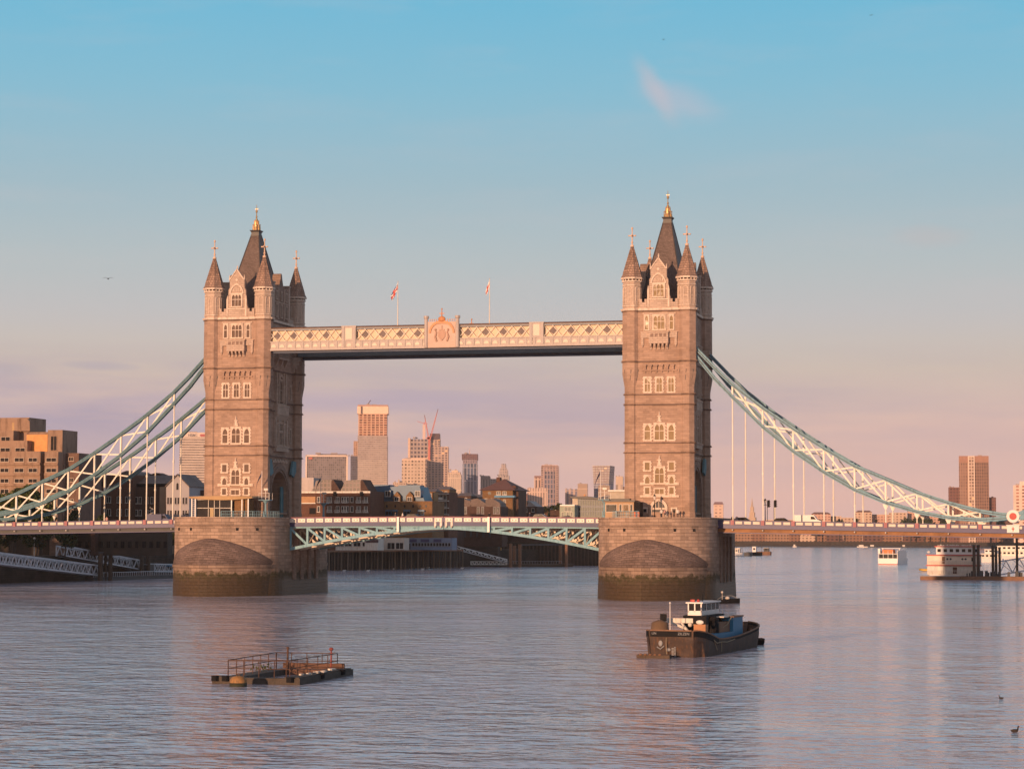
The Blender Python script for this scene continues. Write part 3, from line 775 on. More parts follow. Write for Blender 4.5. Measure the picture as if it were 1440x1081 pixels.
t2 = copy_tree(tw); t2.location = (41.15, 0, 0)
t2['label'] = 'stone bridge tower with glowing golden windows, standing behind the moored barge'

# ------------------------------------------------------------------ high level walkways
WALKP = plain('walkway_stone_paint', (.44, .375, .345), .6, var=.08, dirt=(.36, .3, .27))
def make_walkway():
    Wk = root('walkway', (0, 0, 0), 'x', 'footbridge', 'high level walkways between the towers')
    y0, y1 = -9.9, -6.9; X = 34.75
    MB().box(-X, X, y0+.35, y1-.1, 31.35, 32.9).build('box_girder', plain('walkway_underside', (.13, .145, .15), .7), Wk)
    mb = MB(); mb.box(-X, X, y0-.12, y0+.3, 31.12, 31.5); mb.box(-X, X, y0, y0+.35, 31.5, 32.9); mb.box(-X, X, y0-.15, y0+.3, 32.75, 32.92)
    n = 41
    for i in range(n+1):
        x = -X+.2+(2*X-.4)*i/n; mb.box(x-.16, x+.16, y0-.1, y0, 31.5, 32.75)
    mb.build('cornice', WALKP, Wk)
    for i in range(n):
        x = -X+.2+(2*X-.4)*(i+.5)/n
        MB().prism([(x+.5*math.cos(a_*math.pi/6), 31.75+.6*math.sin(a_*math.pi/6)) for a_ in range(7)], 1, y0-.09, y0+.02).build('arch_panel', PANEL, Wk)
    MB().box(-X, X, y0+.7, y0+.75, 32.9, 35.1).build('glazing', GLASSG, Wk)
    segs = [(-X, -20), (-17.2, -3.4), (3.0, 16.7), (19.4, X)]
    for a, b in segs:
        mb = MB(); nn = max(2, round((b-a)/1.68)); dxx = (b-a)/nn
        for i in range(nn):
            xa = a+dxx*i
            mb.bar((xa, y0+.2, 32.95), (xa+dxx, y0+.2, 35.0), .13, .08) if True else None
            mb.bar((xa, y0+.3, 35.0), (xa+dxx, y0+.3, 32.95), .13, .08)
        mb.build('lattice', CREAM, Wk)
    for a, b in segs:
        nn = max(2, round((b-a)/1.68)); dxx = (b-a)/nn
        for i in range(0, nn, 2):
            xc = a+dxx*(i+.98); s_ = dxx*.42
            MB().prism([(xc-s_, 34.0), (xc, 33.35), (xc+s_, 34.0), (xc, 34.75)], 1, y0+.6, y0+.69).build('diamond_window', plain('diamond_mauve', (.20, .16, .155), .8, spec=.1) if 'diamond_mauve' not in MATS else MATS['diamond_mauve'], Wk)
    MB().tube([(-X, y0+1.1, 30.95), (X, y0+1.1, 30.95)], .26, 8).build('tie_tube', plain('tie_grey_blue', (.13, .15, .20), .5) if 'tie_grey_blue' not in MATS else MATS['tie_grey_blue'], Wk)
    MB().box(-X, X, y0+.1, y0+.45, 35.0, 35.35).build('top_rail', GREY, Wk)
    MB().prism([(y0-.05, 35.35), (y0+.1, 35.5), (-8.4, 35.75), (y1-.1, 35.5), (y1, 35.35)], 0, -X, X).build('roof', RUST, Wk)
    MB().box(-X, X, y1-.4, y1-.2, 32.9, 35.35).build('rear_wall', OFFW, Wk)
    for a, b in ((-20, -17.2), (16.7, 19.4)):
        mb = MB(); mb.box(a, b, y0-.1, y0+.55, 32.9, 35.55); mb.box(a-.08, b+.08, y0-.2, y0+.6, 35.45, 35.65)
        for q in (a+.25, b-.25): mb.box(q-.25, q+.25, y0-.22, y0, 31.5, 35.45)
        pp = mb.build('pilaster', WALKP, Wk)
        MB().box(a+.75, b-.75, y0-.16, y0-.05, 33.1, 35.2).build('panel', PANEL, pp)
    # central tablet
    mb = MB(); mb.box(-3.2, 2.9, y0-.35, y0+.6, 31.2, 36.05)
    tb = mb.build('tablet', plain('tablet_pink', (.52, .37, .30), .6, var=.12), Wk)
    for q in (-3.25, 2.85):
        mb = MB(); mb.fr(q, y0-.25, 31.2, 36.6, .38, .36, 8); mb.fr(q, y0-.25, 36.6, 36.75, .38, .52, 8); mb.fr(q, y0-.25, 36.75, 37.15, .5, .5, 8); mb.build('colonnette', WALKP, tb)
    mb = MB()
    for i in range(4):
        for s_ in (-1, 1): mb.box(-.17+s_*(1.1+.42*i)-.07, -.17+s_*(1.1+.42*i)+.07, y0-.35, y0-.2, 36.15, 36.55)
    ou = archpts(2.5, 33.9, 36.3, 8); inn = archpts(2.15, 33.9, 35.7, 8)
    mb.prism([(x-.17, z) for x, z in ou+inn[::-1]], 1, y0-.55, y0-.34)
    mb.ball((-.17, y0-.4, 36.5), .75, 10, 6, .75, 1, .5); mb.fr(-.17, y0-.4, 36.9, 38.6, .14, .06, 6); mb.box(-.65, .31, y0-.45, y0-.35, 37.5, 37.65); mb.ball((-.17, y0-.4, 38.4), .16, 6, 4)
    mb.build('gilded_crest', plain('orange_gilding', (.52, .22, .09), .5), tb)
    mb = MB()      # relief of the arms: shield, crown, supporters
    mb.prism([(-.85, 34.2), (.5, 34.2), (.5, 33.2), (-.17, 32.4), (-.85, 33.2)], 1, y0-.5, y0-.34)
    mb.box(-.7, .35, y0-.46, y0-.34, 34.3, 34.6); mb.box(-.25, -.09, y0-.46, y0-.34, 34.6, 35.3)
    for s_ in (-1, 1):
        mb.tube([(-.17+s_*1.0, y0-.4, 32.3), (-.17+s_*1.3, y0-.42, 33.2), (-.17+s_*1.05, y0-.42, 34.0), (-.17+s_*1.4, y0-.4, 34.6)], [.18, .22, .16, .12], 6)
        mb.ball((-.17+s_*1.2, y0-.42, 34.55), .2, 6, 4)
    mb.build('coat_of_arms', plain('arms_relief', (.42, .25, .18), .6), tb)
    return Wk
wk = make_walkway(); wk['label'] = 'cream latticed high walkway with the crest at its middle, facing the camera'
wk2 = copy_tree(wk); wk2.rotation_euler = (0, 0, math.pi); wk2['label'] = 'second high walkway, its underside showing dark behind the cream one'

# flagpoles on the walkway
def flagpole(x, z1, lab, cols, label_y=-9.2, z0=35.4, name='flagpole', sway=(-1.6, -2.9)):
    r = root(name, (x, label_y, z0), lab, 'flagpole', 'flagpoles on the walkway')
    mb = MB(); h = z1-z0; mb.fr(0, 0, 0, h, .11, .05, 8); mb.ball((0, 0, h+.05), .11, 6, 4); mb.build('pole', OFFW, r)
    # limp flag: a curtain of folds hanging from the hoist
    n, m = 14, 10; vs = []; 
    for j in range(m+1):
        for i in range(n+1):
            f = i/n; q = j/m
            dx_ = sway[0]*f*(.9-.25*q); dz_ = -.25+sway[1]*f*(.85)-1.25*q*(1-.25*f)
            dy_ = .16*math.sin(f*9+q*2)*f
            vs.append((dx_-.06, dy_, h+dz_))
    off = len(vs); vs += [(a_, b_+.02, c_) for a_, b_, c_ in vs]
    import itertools
    for ci, c in enumerate(cols):
        fs = []
        for j in range(m):
            for i in range(n):
                if cols_pick(i/n, j/m, len(cols)) != ci: continue
                a_ = j*(n+1)+i; fs.append((a_, a_+1, a_+n+2, a_+n+1)); fs.append((off+a_, off+a_+n+1, off+a_+n+2, off+a_+1))
        if fs:
            mb = MB(); mb.v = vs; mb.f = fs; mb.build('flag', c, r)
    return r
def cols_pick(f, q, n):
    if n == 1: return 0
    a = abs(f-.5); b = abs(q-.5)
    if a < .08 or b < .1: return 0                      # cross
    if n == 2: return 1
    if abs(a-b) < .09: return 2 if n > 2 else 1
    return 1
flagpole(-9.15, 43.9, 'slim white flagpole with a limp red and blue flag, left of the crest', [RED, plain('flag_blue', (.03, .04, .16), .7), WHITE])
flagpole(8.8, 44.0, 'slim white flagpole with a limp pale flag, right of the crest', [RED, WHITE], sway=(-.85, -2.4))

# ------------------------------------------------------------------ suspension chains
UP = [(45.6, 32.3), (48, 30.1), (51, 26.9), (54.5, 23.5), (60, 19.2), (65.5, 15.4), (71, 11.8), (76.4, 8.6), (82, 6.2), (87.5, 3.8), (93, 1.95), (98.5, .5), (102.3, -.1), (104.2, -.2)]
LO = [(45.6, 31.6), (48, 28.7), (51, 24.9), (54.5, 21.25), (60, 15.75), (65.5, 11.3), (71, 7.5), (76.4, 4.35), (82, 2.0), (87.5, .38), (93, -.66), (98.5, -1.03), (102.3, -.8), (104.2, -.62)]
def interp(T, x):
    for (a, b), (c, d) in zip(T, T[1:]):
        if a <= x <= c: return b+(d-b)*(x-a)/(c-a)
    return T[-1][1]
def deckz(ax): return -1.12-.016*(ax-52)
def make_chain(s, mat):
    r = root('suspension_chain', (s*45.6, 0, 0), 'x', 'suspension chain', 'suspension chains of the bridge')
    r.location = (0, 0, 0)
    def chord(T, name):
        mb = MB()
        for (a, b), (c, d) in zip(T, T[1:]):
            for yy in (-.32, .32): mb.bar((s*a, yy, b), (s*(c+.06), yy, d), .12, .62)
            for dz_ in (-.3, .3): mb.bar((s*a, 0, b+dz_), (s*(c+.04), 0, d+dz_), .9, .08)
        ch = mb.build(name, mat, r); sm = MB()
        for (a, b), (c, d) in zip(T, T[1:]):
            for yy in (-.39, .39): sm.bar((s*a, yy, b-.04), (s*c, yy, d-.04), .03, .11)
        sm.build('seam', DKGREY, ch); return ch
    chord(UP, 'upper_chord'); chord(LO, 'lower_chord')
    H = [54.5+5.5*k for k in range(9)]
    for k, x in enumerate(H):
        zu, zl = interp(UP, x), interp(LO, x)
        MB().box(s*x-.16, s*x+.16, -.2, .2, zl+.2, zu-.2).build('post', CREAM, r)
        dz_ = deckz(x)
        mb = MB()
        if zl-dz_ > .3:
            mb.fr(s*x, 0, dz_-.1, zl-.2, .13, .12, 8)
            if zl-dz_ > 2: mb.fr(s*x, 0, (zl+dz_)/2-.2, (zl+dz_)/2+.2, .2, .2, 8)
            mb.box(s*x-.16, s*x+.16, -.3, .3, zl-.55, zl-.2) if zl > 3 else mb.prism([(s*x-.55, zl-.25), (s*x+.55, zl-.25), (s*x+.15, zl-1.2), (s*x-.15, zl-1.2)], 1, -.15, .15)
        else: mb.prism([(s*x-.6, zl-.2), (s*x+.6, zl-.2), (s*x+.15, dz_-.3), (s*x-.15, dz_-.3)], 1, -.15, .15)
        mb.build('hanger', CREAM, r)
    for k in range(len(H)-1):
        a, b = H[k], H[k+1]
        mb = MB(); mb.bar((s*(a+.1), -.08, interp(UP, a)-.2), (s*(b-.1), -.08, interp(LO, b)+.2), .1, .27); mb.bar((s*(a+.1), .08, interp(LO, a)+.2), (s*(b-.1), .08, interp(UP, b)-.2), .1, .27)
        mb.ball((s*(a+b)/2, 0, (interp(UP, a)+interp(LO, b)+interp(LO, a)+interp(UP, b))/4), .26, 8, 5, 1, 1, .7)
        mb.build('cross_brace', CREAM, r)
    # link pin and the short rising back-stay
    mb = MB(); mb.prism([(s*104.2+1.12*math.cos(q*math.pi/12), -.42+1.12*math.sin(q*math.pi/12)) for q in range(24)], 1, -.62, .62)
    pin = mb.build('link_pin', WHITE, r)
    MB().prism([(s*104.2+.62*math.cos(q*math.pi/10), -.42+.62*math.sin(q*math.pi/10)) for q in range(20)], 1, -.7, .7).build('red_boss', RED, pin)
    mb = MB()
    for (a, b), (c, d) in (((104.9, -.1), (112, 3.2)), ((112, 3.2), (122, 9.5)), ((104.9, -.8), (112, 1.2)), ((112, 1.2), (122, 8.4))):
        for yy in (-.3, .3): mb.bar((s*a, yy, b), (s*c, yy, d), .14, .6)
    mb.build('back_stay', mat, r)
    return r
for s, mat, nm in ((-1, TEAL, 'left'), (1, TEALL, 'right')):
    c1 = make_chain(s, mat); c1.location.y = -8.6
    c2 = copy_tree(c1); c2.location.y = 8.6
    if s < 0:
        c1['label'] = 'dark teal chain truss with white braces, the higher of the left pair'
        c2['label'] = 'dark teal chain truss seen lower and behind the other left one'
    else:
        c1['label'] = 'pale teal chain truss with white braces sweeping down from the right tower, in front'
        c2['label'] = 'pale teal chain truss mostly hidden just behind the front one right of the right tower'
# plinth below the link pin
for s in (-1, 1):
    r = root('link_plinth', (s*104.2, -8.9, -3.3), 'white plinth under the red and white disc of the chain' if s > 0 else 'white plinth under the chain pin beyond the left edge', 'plinth')
    mb = MB(); mb.box(-1.05, 1.05, -.75, 0, 0, 1.25); mb.box(-1.15, 1.15, -.85, 0, 1.2, 1.38); mb.build('block', WHITE, r)
    mb = MB(); mb.box(-.08, .08, -.78, -.74, .25, 1.0); mb.box(-.25, .25, -.78, -.74, .62, .76); mb.build('emblem', RED, r)

# ------------------------------------------------------------------ side spans and bascule leaves
def make_side(s, lab):
    r = root('side_span', (s*52, 0, -2), lab, 'bridge deck', 'side spans of the bridge')
    r.location = (0, 0, 0)
    xa, xb = 51.75, 123.0
    def Z(x): return deckz(x)
    def slab(name, y0, y1, t, b, mat, a=xa, bb=xb):
        mb = MB()
        vs = []
        for x in (a, bb):
            vs += [(s*x, y0, Z(x)+b), (s*x, y1, Z(x)+b), (s*x, y1, Z(x)+t), (s*x, y0, Z(x)+t)]
        fs = [(0, 1, 2, 3), (7, 6, 5, 4), (0, 4, 5, 1), (1, 5, 6, 2), (2, 6, 7, 3), (3, 7, 4, 0)]
        if s < 0: fs = [f[::-1] for f in fs]
        mb.add(vs, [f[::-1] for f in fs]); return mb.build(name, mat, r)
    slab('road', -9.0, 9.0, -.85, -1.35, ASPH)
    for sy in (-1, 1):
        slab('fascia', sy*9.1, sy*9.4, -.82, -1.5, PURP)
        slab('parapet', sy*9.15, sy*9.3, -.1, -.8, PURP)
        slab('handrail', sy*9.05, sy*9.42, .0, -.12, PURP)
        slab('lower_girder', sy*8.5, sy*8.75, -1.36, -2.2, DKGREY if s < 0 else plain('sunlit_brown_girder', (.26, .125, .055), .7, var=.5, scale=.12))  # fascia shade at left, sunlight at right, put into the girder colour
        slab('bottom_flange', sy*8.45, sy*9.2, -2.2, -2.32, PURP)
    mb = MB()
    x = 54.5
    while x < xb:
        mb.box(s*x-.15, s*x+.15, -8.6, 8.6, Z(x)-2.15, Z(x)-1.36); x += 2.75
    mb.build('cross_girders', RUST, r)
    for yy in (-5, 0, 5): slab('stringer', yy-.15, yy+.15, -1.36, -1.9, RUST)
    k = 0; x = 54.5-5.5
    while x < 117:
        if x > 52.4: 
            MB().box(s*x-.3, s*x+.3, -9.52, -9.05, Z(x)-.86, Z(x)+.04).build('post', REDP, r)
            MB().ball((s*x, -9.35, Z(x)-1.75), .15, 6, 4).build('lamp', OFFW, r)
        for i in range(3):
            a = x+.55+i*1.6; b = a+1.2
            if a > 52.1: 
                mb = MB(); vs = []
                zz = [Z(a), Z(b)]
                for xx, z_ in ((a, zz[0]), (b, zz[1])):
                    vs += [(s*xx, -9.38, z_-.68), (s*xx, -9.3, z_-.68), (s*xx, -9.3, z_-.2), (s*xx, -9.38, z_-.2)]
                f = [(0, 1, 2, 3), (7, 6, 5, 4), (0, 4, 5, 1), (1, 5, 6, 2), (2, 6, 7, 3), (3, 7, 4, 0)]
                mb.add(vs, f if s > 0 else [q[::-1] for q in f]); mb.build('panel', PANEL, r)
        x += 5.5
    return r
make_side(-1, 'purple side span with cream parapet panels, left of the left tower')
make_side(1, 'purple side span with cream parapet panels, right of the right tower')
def make_abut(s):
    r = root('abutment', (s*128, 0, WZ-1), 'stone abutment tower at the %s end of the bridge' % ('south' if s > 0 else 'north'), 'abutment')
    mb = MB(); mb.box(-5.5, 5.5, -12, 12, 0, 14.2); mb.build('base', DARKST, r)
    mb = MB(); mb.prism([(-11, 14.2), (-11, 26), (11, 26), (11, 14.2), (5, 14.2)]+[(p, q+14.2+1) for p, q in archpts(5, 4, 8, 6)]+[(-5, 14.2)], 0, -4.5, 4.5); mb.build('wall', STONE, r)
    mb = MB(); mb.add([(-4.6, -11.2, 26), (4.6, -11.2, 26), (4.6, 11.2, 26), (-4.6, 11.2, 26), (0, -8, 31), (0, 8, 31)], [(0, 3, 2, 1), (0, 1, 4), (2, 3, 5), (1, 2, 5, 4), (3, 0, 4, 5)]); mb.build('roof', SLATE, r)
make_abut(-1); make_abut(1)

def make_leaf(s, lab):
    r = root('bascule_leaf', (0, 0, 0), lab, 'bascule', 'bascule leaves of the bridge')
    def Zt(x): return -.52-.00022*x*x
    XS = [30.45-3.46*i for i in range(9)]+[.06]
    XS = sorted(XS)
    def strip(name, y0, y1, t, b, mat, ft=Zt, par=None):
        mb = MB(); n = len(XS); vs = []; fs = []
        for x in XS:
            z = ft(x); vs += [(s*x, y0, z+b), (s*x, y1, z+b), (s*x, y1, z+t), (s*x, y0, z+t)]
        for i in range(n-1):
            o = i*4
            for a, c in ((0, 1), (1, 2), (2, 3), (3, 0)): fs.append((o+a, o+c, o+4+c, o+4+a))
        fs += [(0, 3, 2, 1), (4*n-4, 4*n-3, 4*n-2, 4*n-1)]
        if s < 0: fs = [f[::-1] for f in fs]
        mb.add(vs, [f[::-1] for f in fs]); return mb.build(name, mat, par or r)
    strip('road', -8.6, 8.6, -.95, -1.5, ASPH)
    for sy in (-1, 1):
        strip('fascia', sy*8.7, sy*9.1, -1.1, -1.75, PURPD)
        strip('parapet', sy*8.8, sy*8.95, -.1, -1.1, PURP); strip('handrail', sy*8.7, sy*9.06, .0, -.12, REDP)
    def zb(x): return -2.35-4.1*(x/30.45)**1.55
    for j, yy in enumerate((-8.55, -2.9, 2.9, 8.55)):
        mat = TEALB if j in (0, 3) else PANEL
        strip('bottom_chord', yy-.3, yy+.3, .0, -.55, mat, zb)
        strip('top_chord', yy-.25, yy+.25, -1.75, -2.05, mat)
        xs = XS[2:]
        for i, x in enumerate(xs):
            if Zt(x)-2.05 > zb(x)+.1: MB().box(s*x-.2, s*x+.2, yy-.2, yy+.2, zb(x)-.1, Zt(x)-1.9).build('vertical', mat, r)
            if i and Zt(xs[i-1])-2.05 > zb(xs[i-1])+.0:
                MB().bar((s*x, yy, Zt(x)-2.05), (s*(xs[i-1]), yy, zb(xs[i-1])-.15), .3, .42).build('diagonal', mat, r)
    mb = MB()
    for x in XS[1:]: mb.box(s*x-.12, s*x+.12, -8.3, 8.3, Zt(x)-2.3, Zt(x)-1.52)
    for x in XS[3:]: mb.bar((s*x, -8.3, zb(x)-.25), (s*x, 8.3, zb(x)-.25), .3, .3); mb.bar((s*x, -8.3, zb(x)-.2), (s*x, -3, Zt(x)-2.2), .16, .16); mb.bar((s*x, 8.3, zb(x)-.2), (s*x, 3, Zt(x)-2.2), .16, .16)
    mb.build('cross_frames', PANEL, r)
    x = .35
    while x < 29.6:
        z = Zt(x+.8)
        f = MB().box(s*x, s*(x+1.42), -9.06, -8.95, z-.95, z-.25).build('panel', CREAM, r)
        for dx_ in (.4, 1.02): MB().ball((s*(x+dx_), -9.07, z-.6), .11, 6, 4, 1, 1, .4).build('boss', REDP, f)
        x += 1.8
    mb = MB(); mb.box(s*8.8-.22, s*8.8+.22, -9.5, -9.2, -3.4, -.62); mb.build('signal_board', WHITE, r)
    for q in (.5, 1.6):
        mb = MB(); mb.ball((s*q, -9.2, -2.45), .2, 8, 5); mb.box(s*q-.2, s*q+.2, -9.15, -8.9, -2.3, -1.5); mb.build('navigation_light', OFFW, r)
    return r
make_leaf(-1, 'teal trussed bascule leaf hinged at the left pier')
make_leaf(1, 'teal trussed bascule leaf hinged at the right pier')

# ------------------------------------------------------------------ moored work barge
def Mloc(): return MB()
BA = math.atan2(-.104, .9945)
bg_ = root('work_barge', (76.9, -205.5, WZ), 'rusty dark work barge with white wheelhouse and blue cabin, moored before the right pier', 'barge', rz=BA)
# local axes: +Y along the hull away from the camera, +X to the right
def hull_ring(s):
    if s < 3: w_ = 2.95*(1-.2*(1-s/3)**2.4)
    elif s < 21.5: w_ = 2.95
    else: w_ = 2.95*math.sqrt(max(0, 1-((s-21.5)/5.3)**2))
    top = 2.5-1.05*min(1, s/6.5)**1.2 if s < 12 else 1.45+.9*((s-12)/14)**1.5
    return w_, top
def barge():
    ss = [-.3, 0, .35, .9, 1.6, 2.5, 4, 6, 8, 11, 14, 18, 21.5, 23, 24.4, 25.5, 26.2, 26.6]
    mb = MB(); bl = MB(); dk = MB(); ru = MB(); rings = []; n = 0
    vs = []
    for s in ss:
        w_, top = hull_ring(max(s, 0)); w_ *= (.92 if s < -.2 else 1); bw = w_*(.97 if s > 1 else .93); rake = .0
        flare = .35*(s > 21)*(s-21)/5
        y0 = s+(.55 if s < 1 else 0)*(1-0)-(flare*2 if s > 21 else 0)
        vs += [(-bw+flare*.8, y0, -.6), (-bw+flare*.5, y0, 0), (-w_, s, top*.62), (-w_, s, top), (w_, s, top), (w_, s, top*.62), (bw-flare*.5, y0, 0), (bw-flare*.8, y0, -.6)]
    m = 8; fs = []
    for i in range(len(ss)-1):
        for k in (0, 1, 2, 4, 5, 6): fs.append((i*m+k, (i+1)*m+k, (i+1)*m+k+1, i*m+k+1))
        fs.append((i*m+7, (i+1)*m+7, (i+1)*m, i*m))
    fs.append(tuple(range(m))); fs.append(tuple((len(ss)-1)*m+k for k in range(m-1, -1, -1)))
    mb.add(vs, fs); h = mb.build('hull', plain('rusty_black_hull', (.062, .040, .032), .75, var=.35, scale=1.2, dirt=(.13, .06, .03), bump=.02), bg_)
    # inner deck
    dk.add([(-2.75, .2, 1.5), (2.75, .2, 1.5), (2.85, 6, .95), (-2.85, 6, .95)], [(0, 1, 2, 3)]); dk.add([(-2.85, 6, .95), (2.85, 6, .95), (2.8, 21, .95), (1.4, 25.6, 1.1), (-1.4, 25.6, 1.1), (-2.8, 21, .95)], [(0, 1, 2, 3, 4, 5)])
    dk.build('deck', RUST, bg_)
    # black bulwark band with a fold at the bow, rail round the edge
    pr = []; 
    for s in ss:
        w_, top = hull_ring(max(s, 0)); w_ *= (.92 if s < -.2 else 1); pr.append((w_, s, top))
    for i in range(len(ss)-1):
        for sg in (-1, 1):
            a, b = pr[i], pr[i+1]
            ru.bar((sg*a[0], a[1], a[2]), (sg*b[0], b[1]+.01, b[2]), .14, .12)
            if a[1] < 5.5: bl.bar((sg*(a[0]+.02), a[1], a[2]-.3), (sg*(b[0]+.02), b[1], b[2]-.3), .06, .55)
            if a[1] >= 11: bl.bar((sg*a[0]*.995, a[1], a[2]-.15), (sg*b[0]*.995, b[1], b[2]-.15), .05, .3)
    ru.bar((-2.0, -.3, 2.5), (2.0, -.3, 2.5), .14, .12); bl.box(-1.99, 1.99, -.36, -.2, 1.92, 2.47)
    ru.build('gunwale', RUST, h); bl.build('bulwark', BLACK, h)
    text_mesh('ZILZEN', .34, GREY, 'lettering', h, (1.25, -.39, 2.2)); text_mesh('LIN', .3, GREY, 'lettering', h, (-1.6, -.39, 2.22))
    # anchor plate and draught marks
    mb = MB(); mb.ball((-1.05, -.12, 1.28), .26, 10, 6, 1.1, .8, .3); mb.tube([(-1.4, -.1, .95), (-1.05, -.14, .75), (-.7, -.1, 1.05)], .06); mb.ball((-.35, .05, .7), .2, 8, 5, .8, 1.2, .4)
    mb.build('anchor', GREY, h)
    mb = MB()
    for q in range(6): mb.box(-.02, .2, .2-.06*q*.0-.2, .05, .15+.13*q, .22+.13*q)
    for q in range(7): mb.box(.28, .4, -.12, .05, .1+.13*q, .18+.13*q)
    mb.build('draught_marks', GREY, h)
    # wheelhouse
    wx0, wx1, wy0, wy1 = -.85, .55, 8.8, 15.6
    mb = MB(); mb.box(wx0, wx1, wy0, wy1, 3.6, 4.05); mb.box(wx0-.15, wx1+.15, wy0-.2, wy1+.15, 4.75, 4.88)
    for x, y in ((wx0, wy0), (wx1-.12, wy0), (wx0, wy1-.12), (wx1-.12, wy1-.12), ((wx0+wx1)/2-.06, wy0), (wx1-.12, 10.6), (wx1-.12, 12.4), (wx1-.12, 14), (wx0, 11)): mb.box(x, x+.12, y, y+.12, 3.9, 4.78)
    wh = mb.build('wheelhouse', WHITE, bg_)
    mb = MB(); mb.box(wx0+.05, wx1-.05, wy0+.05, wy1-.05, 3.9, 4.76); mb.build('windows', GLASSD, wh)
    mb = MB(); mb.box(-.6, -.3, 9.3, 9.6, 4.88, 5.12); mb.ball((0, 9.6, 5.0), .16, 8, 5); mb.ball((-.8, 9.9, 5.0), .12, 6, 4); mb.build('red_lamp', RED, wh)
    mb = MB(); mb.fr(-.2, 12, 4.8, 5.7, .04, .03, 6); mb.build('aerial', BLACK, wh)
    MB().box(-1.3, 1.1, 8.7, 15.4, 1.0, 3.6).build('deckhouse', BLACK, bg_)
    MB().box(-.6, 1.9, 12.2, 15.8, 3.3, 3.42).build('canopy', OFFW, bg_)
    mb = MB(); mb.fr(1.4, 9.8, 1.0, 3.3, .62, .55, 10); mb.fr(1.4, 9.8, 3.3, 3.5, .55, .25, 10); mb.build('funnel', BLACK, bg_, True)
    mb = MB(); mb.box(1.15, 2.3, 3.6, 4.6, 1.2, 2.95); mb.build('orange_locker', plain('faded_orange', (.40, .17, .07), .6, var=.3), bg_)
    mb = MB(); mb.box(1.05, 2.35, 3.7, 4.6, 2.95, 3.7); mb.build('winch_housing', BLACK, bg_)
    mb = MB(); mb.ball((1.75, 3.58, 3.15), .38, 10, 6, .55, 1, .25); mb.build('lifebelt', WHITE, bg_)
    # windlass, crane beam, drum, mast, clutter on the fore deck
    mb = MB(); mb.tube([(-1.9, 2.6, 1.5), (-1.9, 2.6, 1.9), (-1.9, 2.6, 3.1), (-1.9, 2.6, 3.35)], [.75, .95, .8, .2], 12); mb.build('tarpaulin_drum', plain('brown_tarpaulin', (.14, .085, .05), .8, var=.3), bg_, True)
    mb = MB(); mb.box(-2.1, -1.5, 3.4, 3.6, 3.2, 3.9); mb.build('winch_frame', BLACK, bg_)
    mb = MB(); mb.fr(-.55, 1.4, 1.4, 4.9, .045, .035, 8); mb.ball((-.55, 1.4, 5.0), .1, 8, 5); mb.build('mast', WHITE, bg_)
    mb = MB(); mb.box(-1.9, .9, 5.0, 5.3, 3.0, 3.45); mb.bar((-1.6, 5.1, 3.1), (.2, 4.6, 2.45), .16, .22); mb.bar((-.6, 5.1, 3.2), (.6, 4.4, 2.0), .14, .14); mb.ball((.45, 4.9, 2.85), .22, 8, 5); mb.ball((.95, 4.9, 2.9), .2, 8, 5)
    mb.build('crane_arm', OFFW, bg_)
    mb = MB()
    for i in range(44): 
        x, y = rnd.uniform(-2.2, 1.0), rnd.uniform(1.6, 6.5); q = rnd.uniform(.12, .38); mb.box(x, x+q*1.4, y, y+q, 1.2, 1.3+q*1.2+rnd.uniform(0, .4))
    mb.build('deck_gear', DKGREY, bg_)
    mb = MB()
    for i in range(8): 
        x, y = rnd.uniform(-1.2, .6), rnd.uniform(3.0, 4.5); q = rnd.uniform(.08, .2); mb.ball((x, y, 1.9+rnd.uniform(-.2, .3)), q, 6, 4)
    mb.build('fenders', OFFW, bg_)
    # hold, coaming, blue cabin, stern
    mb = MB(); mb.box(.6, 2.35, 6.8, 14.5, 1.0, 1.9); mb.build('hold_coaming', BLUEP, bg_)
    mb = MB(); mb.box(-1.2, 1.95, 10.2, 14.4, 1.9, 2.9); mb.build('rusty_hatch', RUST, bg_)
    mb = MB(); mb.box(-.2, 2.3, 14.3, 18.2, 1.0, 3.25); cb = mb.build('blue_cabin', BLUEP, bg_)
    MB().box(-.3, 2.4, 14.2, 18.3, 3.25, 3.38).build('cabin_roof', RUST, cb)
    mb = MB(); mb.box(2.3, 2.33, 15.0, 15.7, 2.1, 2.8); mb.build('door', BLACK, cb) if False else None
    mb = MB(); mb.tube([(1.1, 9.5, 2.5), (1.8, 11, 2.2), (2.1, 12.6, 2.6), (2.2, 14, 3.3)], .05); mb.tube([(2.3, 3.2, 2.2), (3.0, 4.2, 1.4), (3.02, 5.2, .5)], .04); mb.tube([(3.0, 4.0, 1.5), (3.06, 5.0, 1.15), (3.05, 7, 1.2), (3.06, 9, 1.1), (3.04, 12, 1.25)], .045); mb.tube([(3.05, 6.8, 1.2), (3.1, 6.6, .3)], .04); mb.tube([(-.5, .0, 2.5), (-.45, -.33, 1.2), (-.4, -.3, .3)], .035)
    mb.build('rope', plain('rope', (.28, .22, .15), .9), bg_)
    mb = MB()
    for x in (2.2, -2.2): mb.fr(x, 22.0, 1.0, 1.9, .12, .12, 8)
    mb.build('bollards', RUST, bg_)
barge()
r = root('timber_raft', (76.2, -207.6, WZ), 'low dark timber raft with tyres floating under the barge bow', 'raft', rz=.0)
MB().box(-2.2, .9, -.3, .7, -.1, .32).build('timbers', BROWNW, r)
mb = MB()
for i in range(5): mb.ball((-1.8+.45*i, -.3, .34), .17, 8, 5, .6)
mb.build('tyres', RUST, r)
r = root('rowing_dinghy', (81.55, -178.0, WZ), 'small dark dinghy tied behind the stern of the barge', 'dinghy', rz=.1)
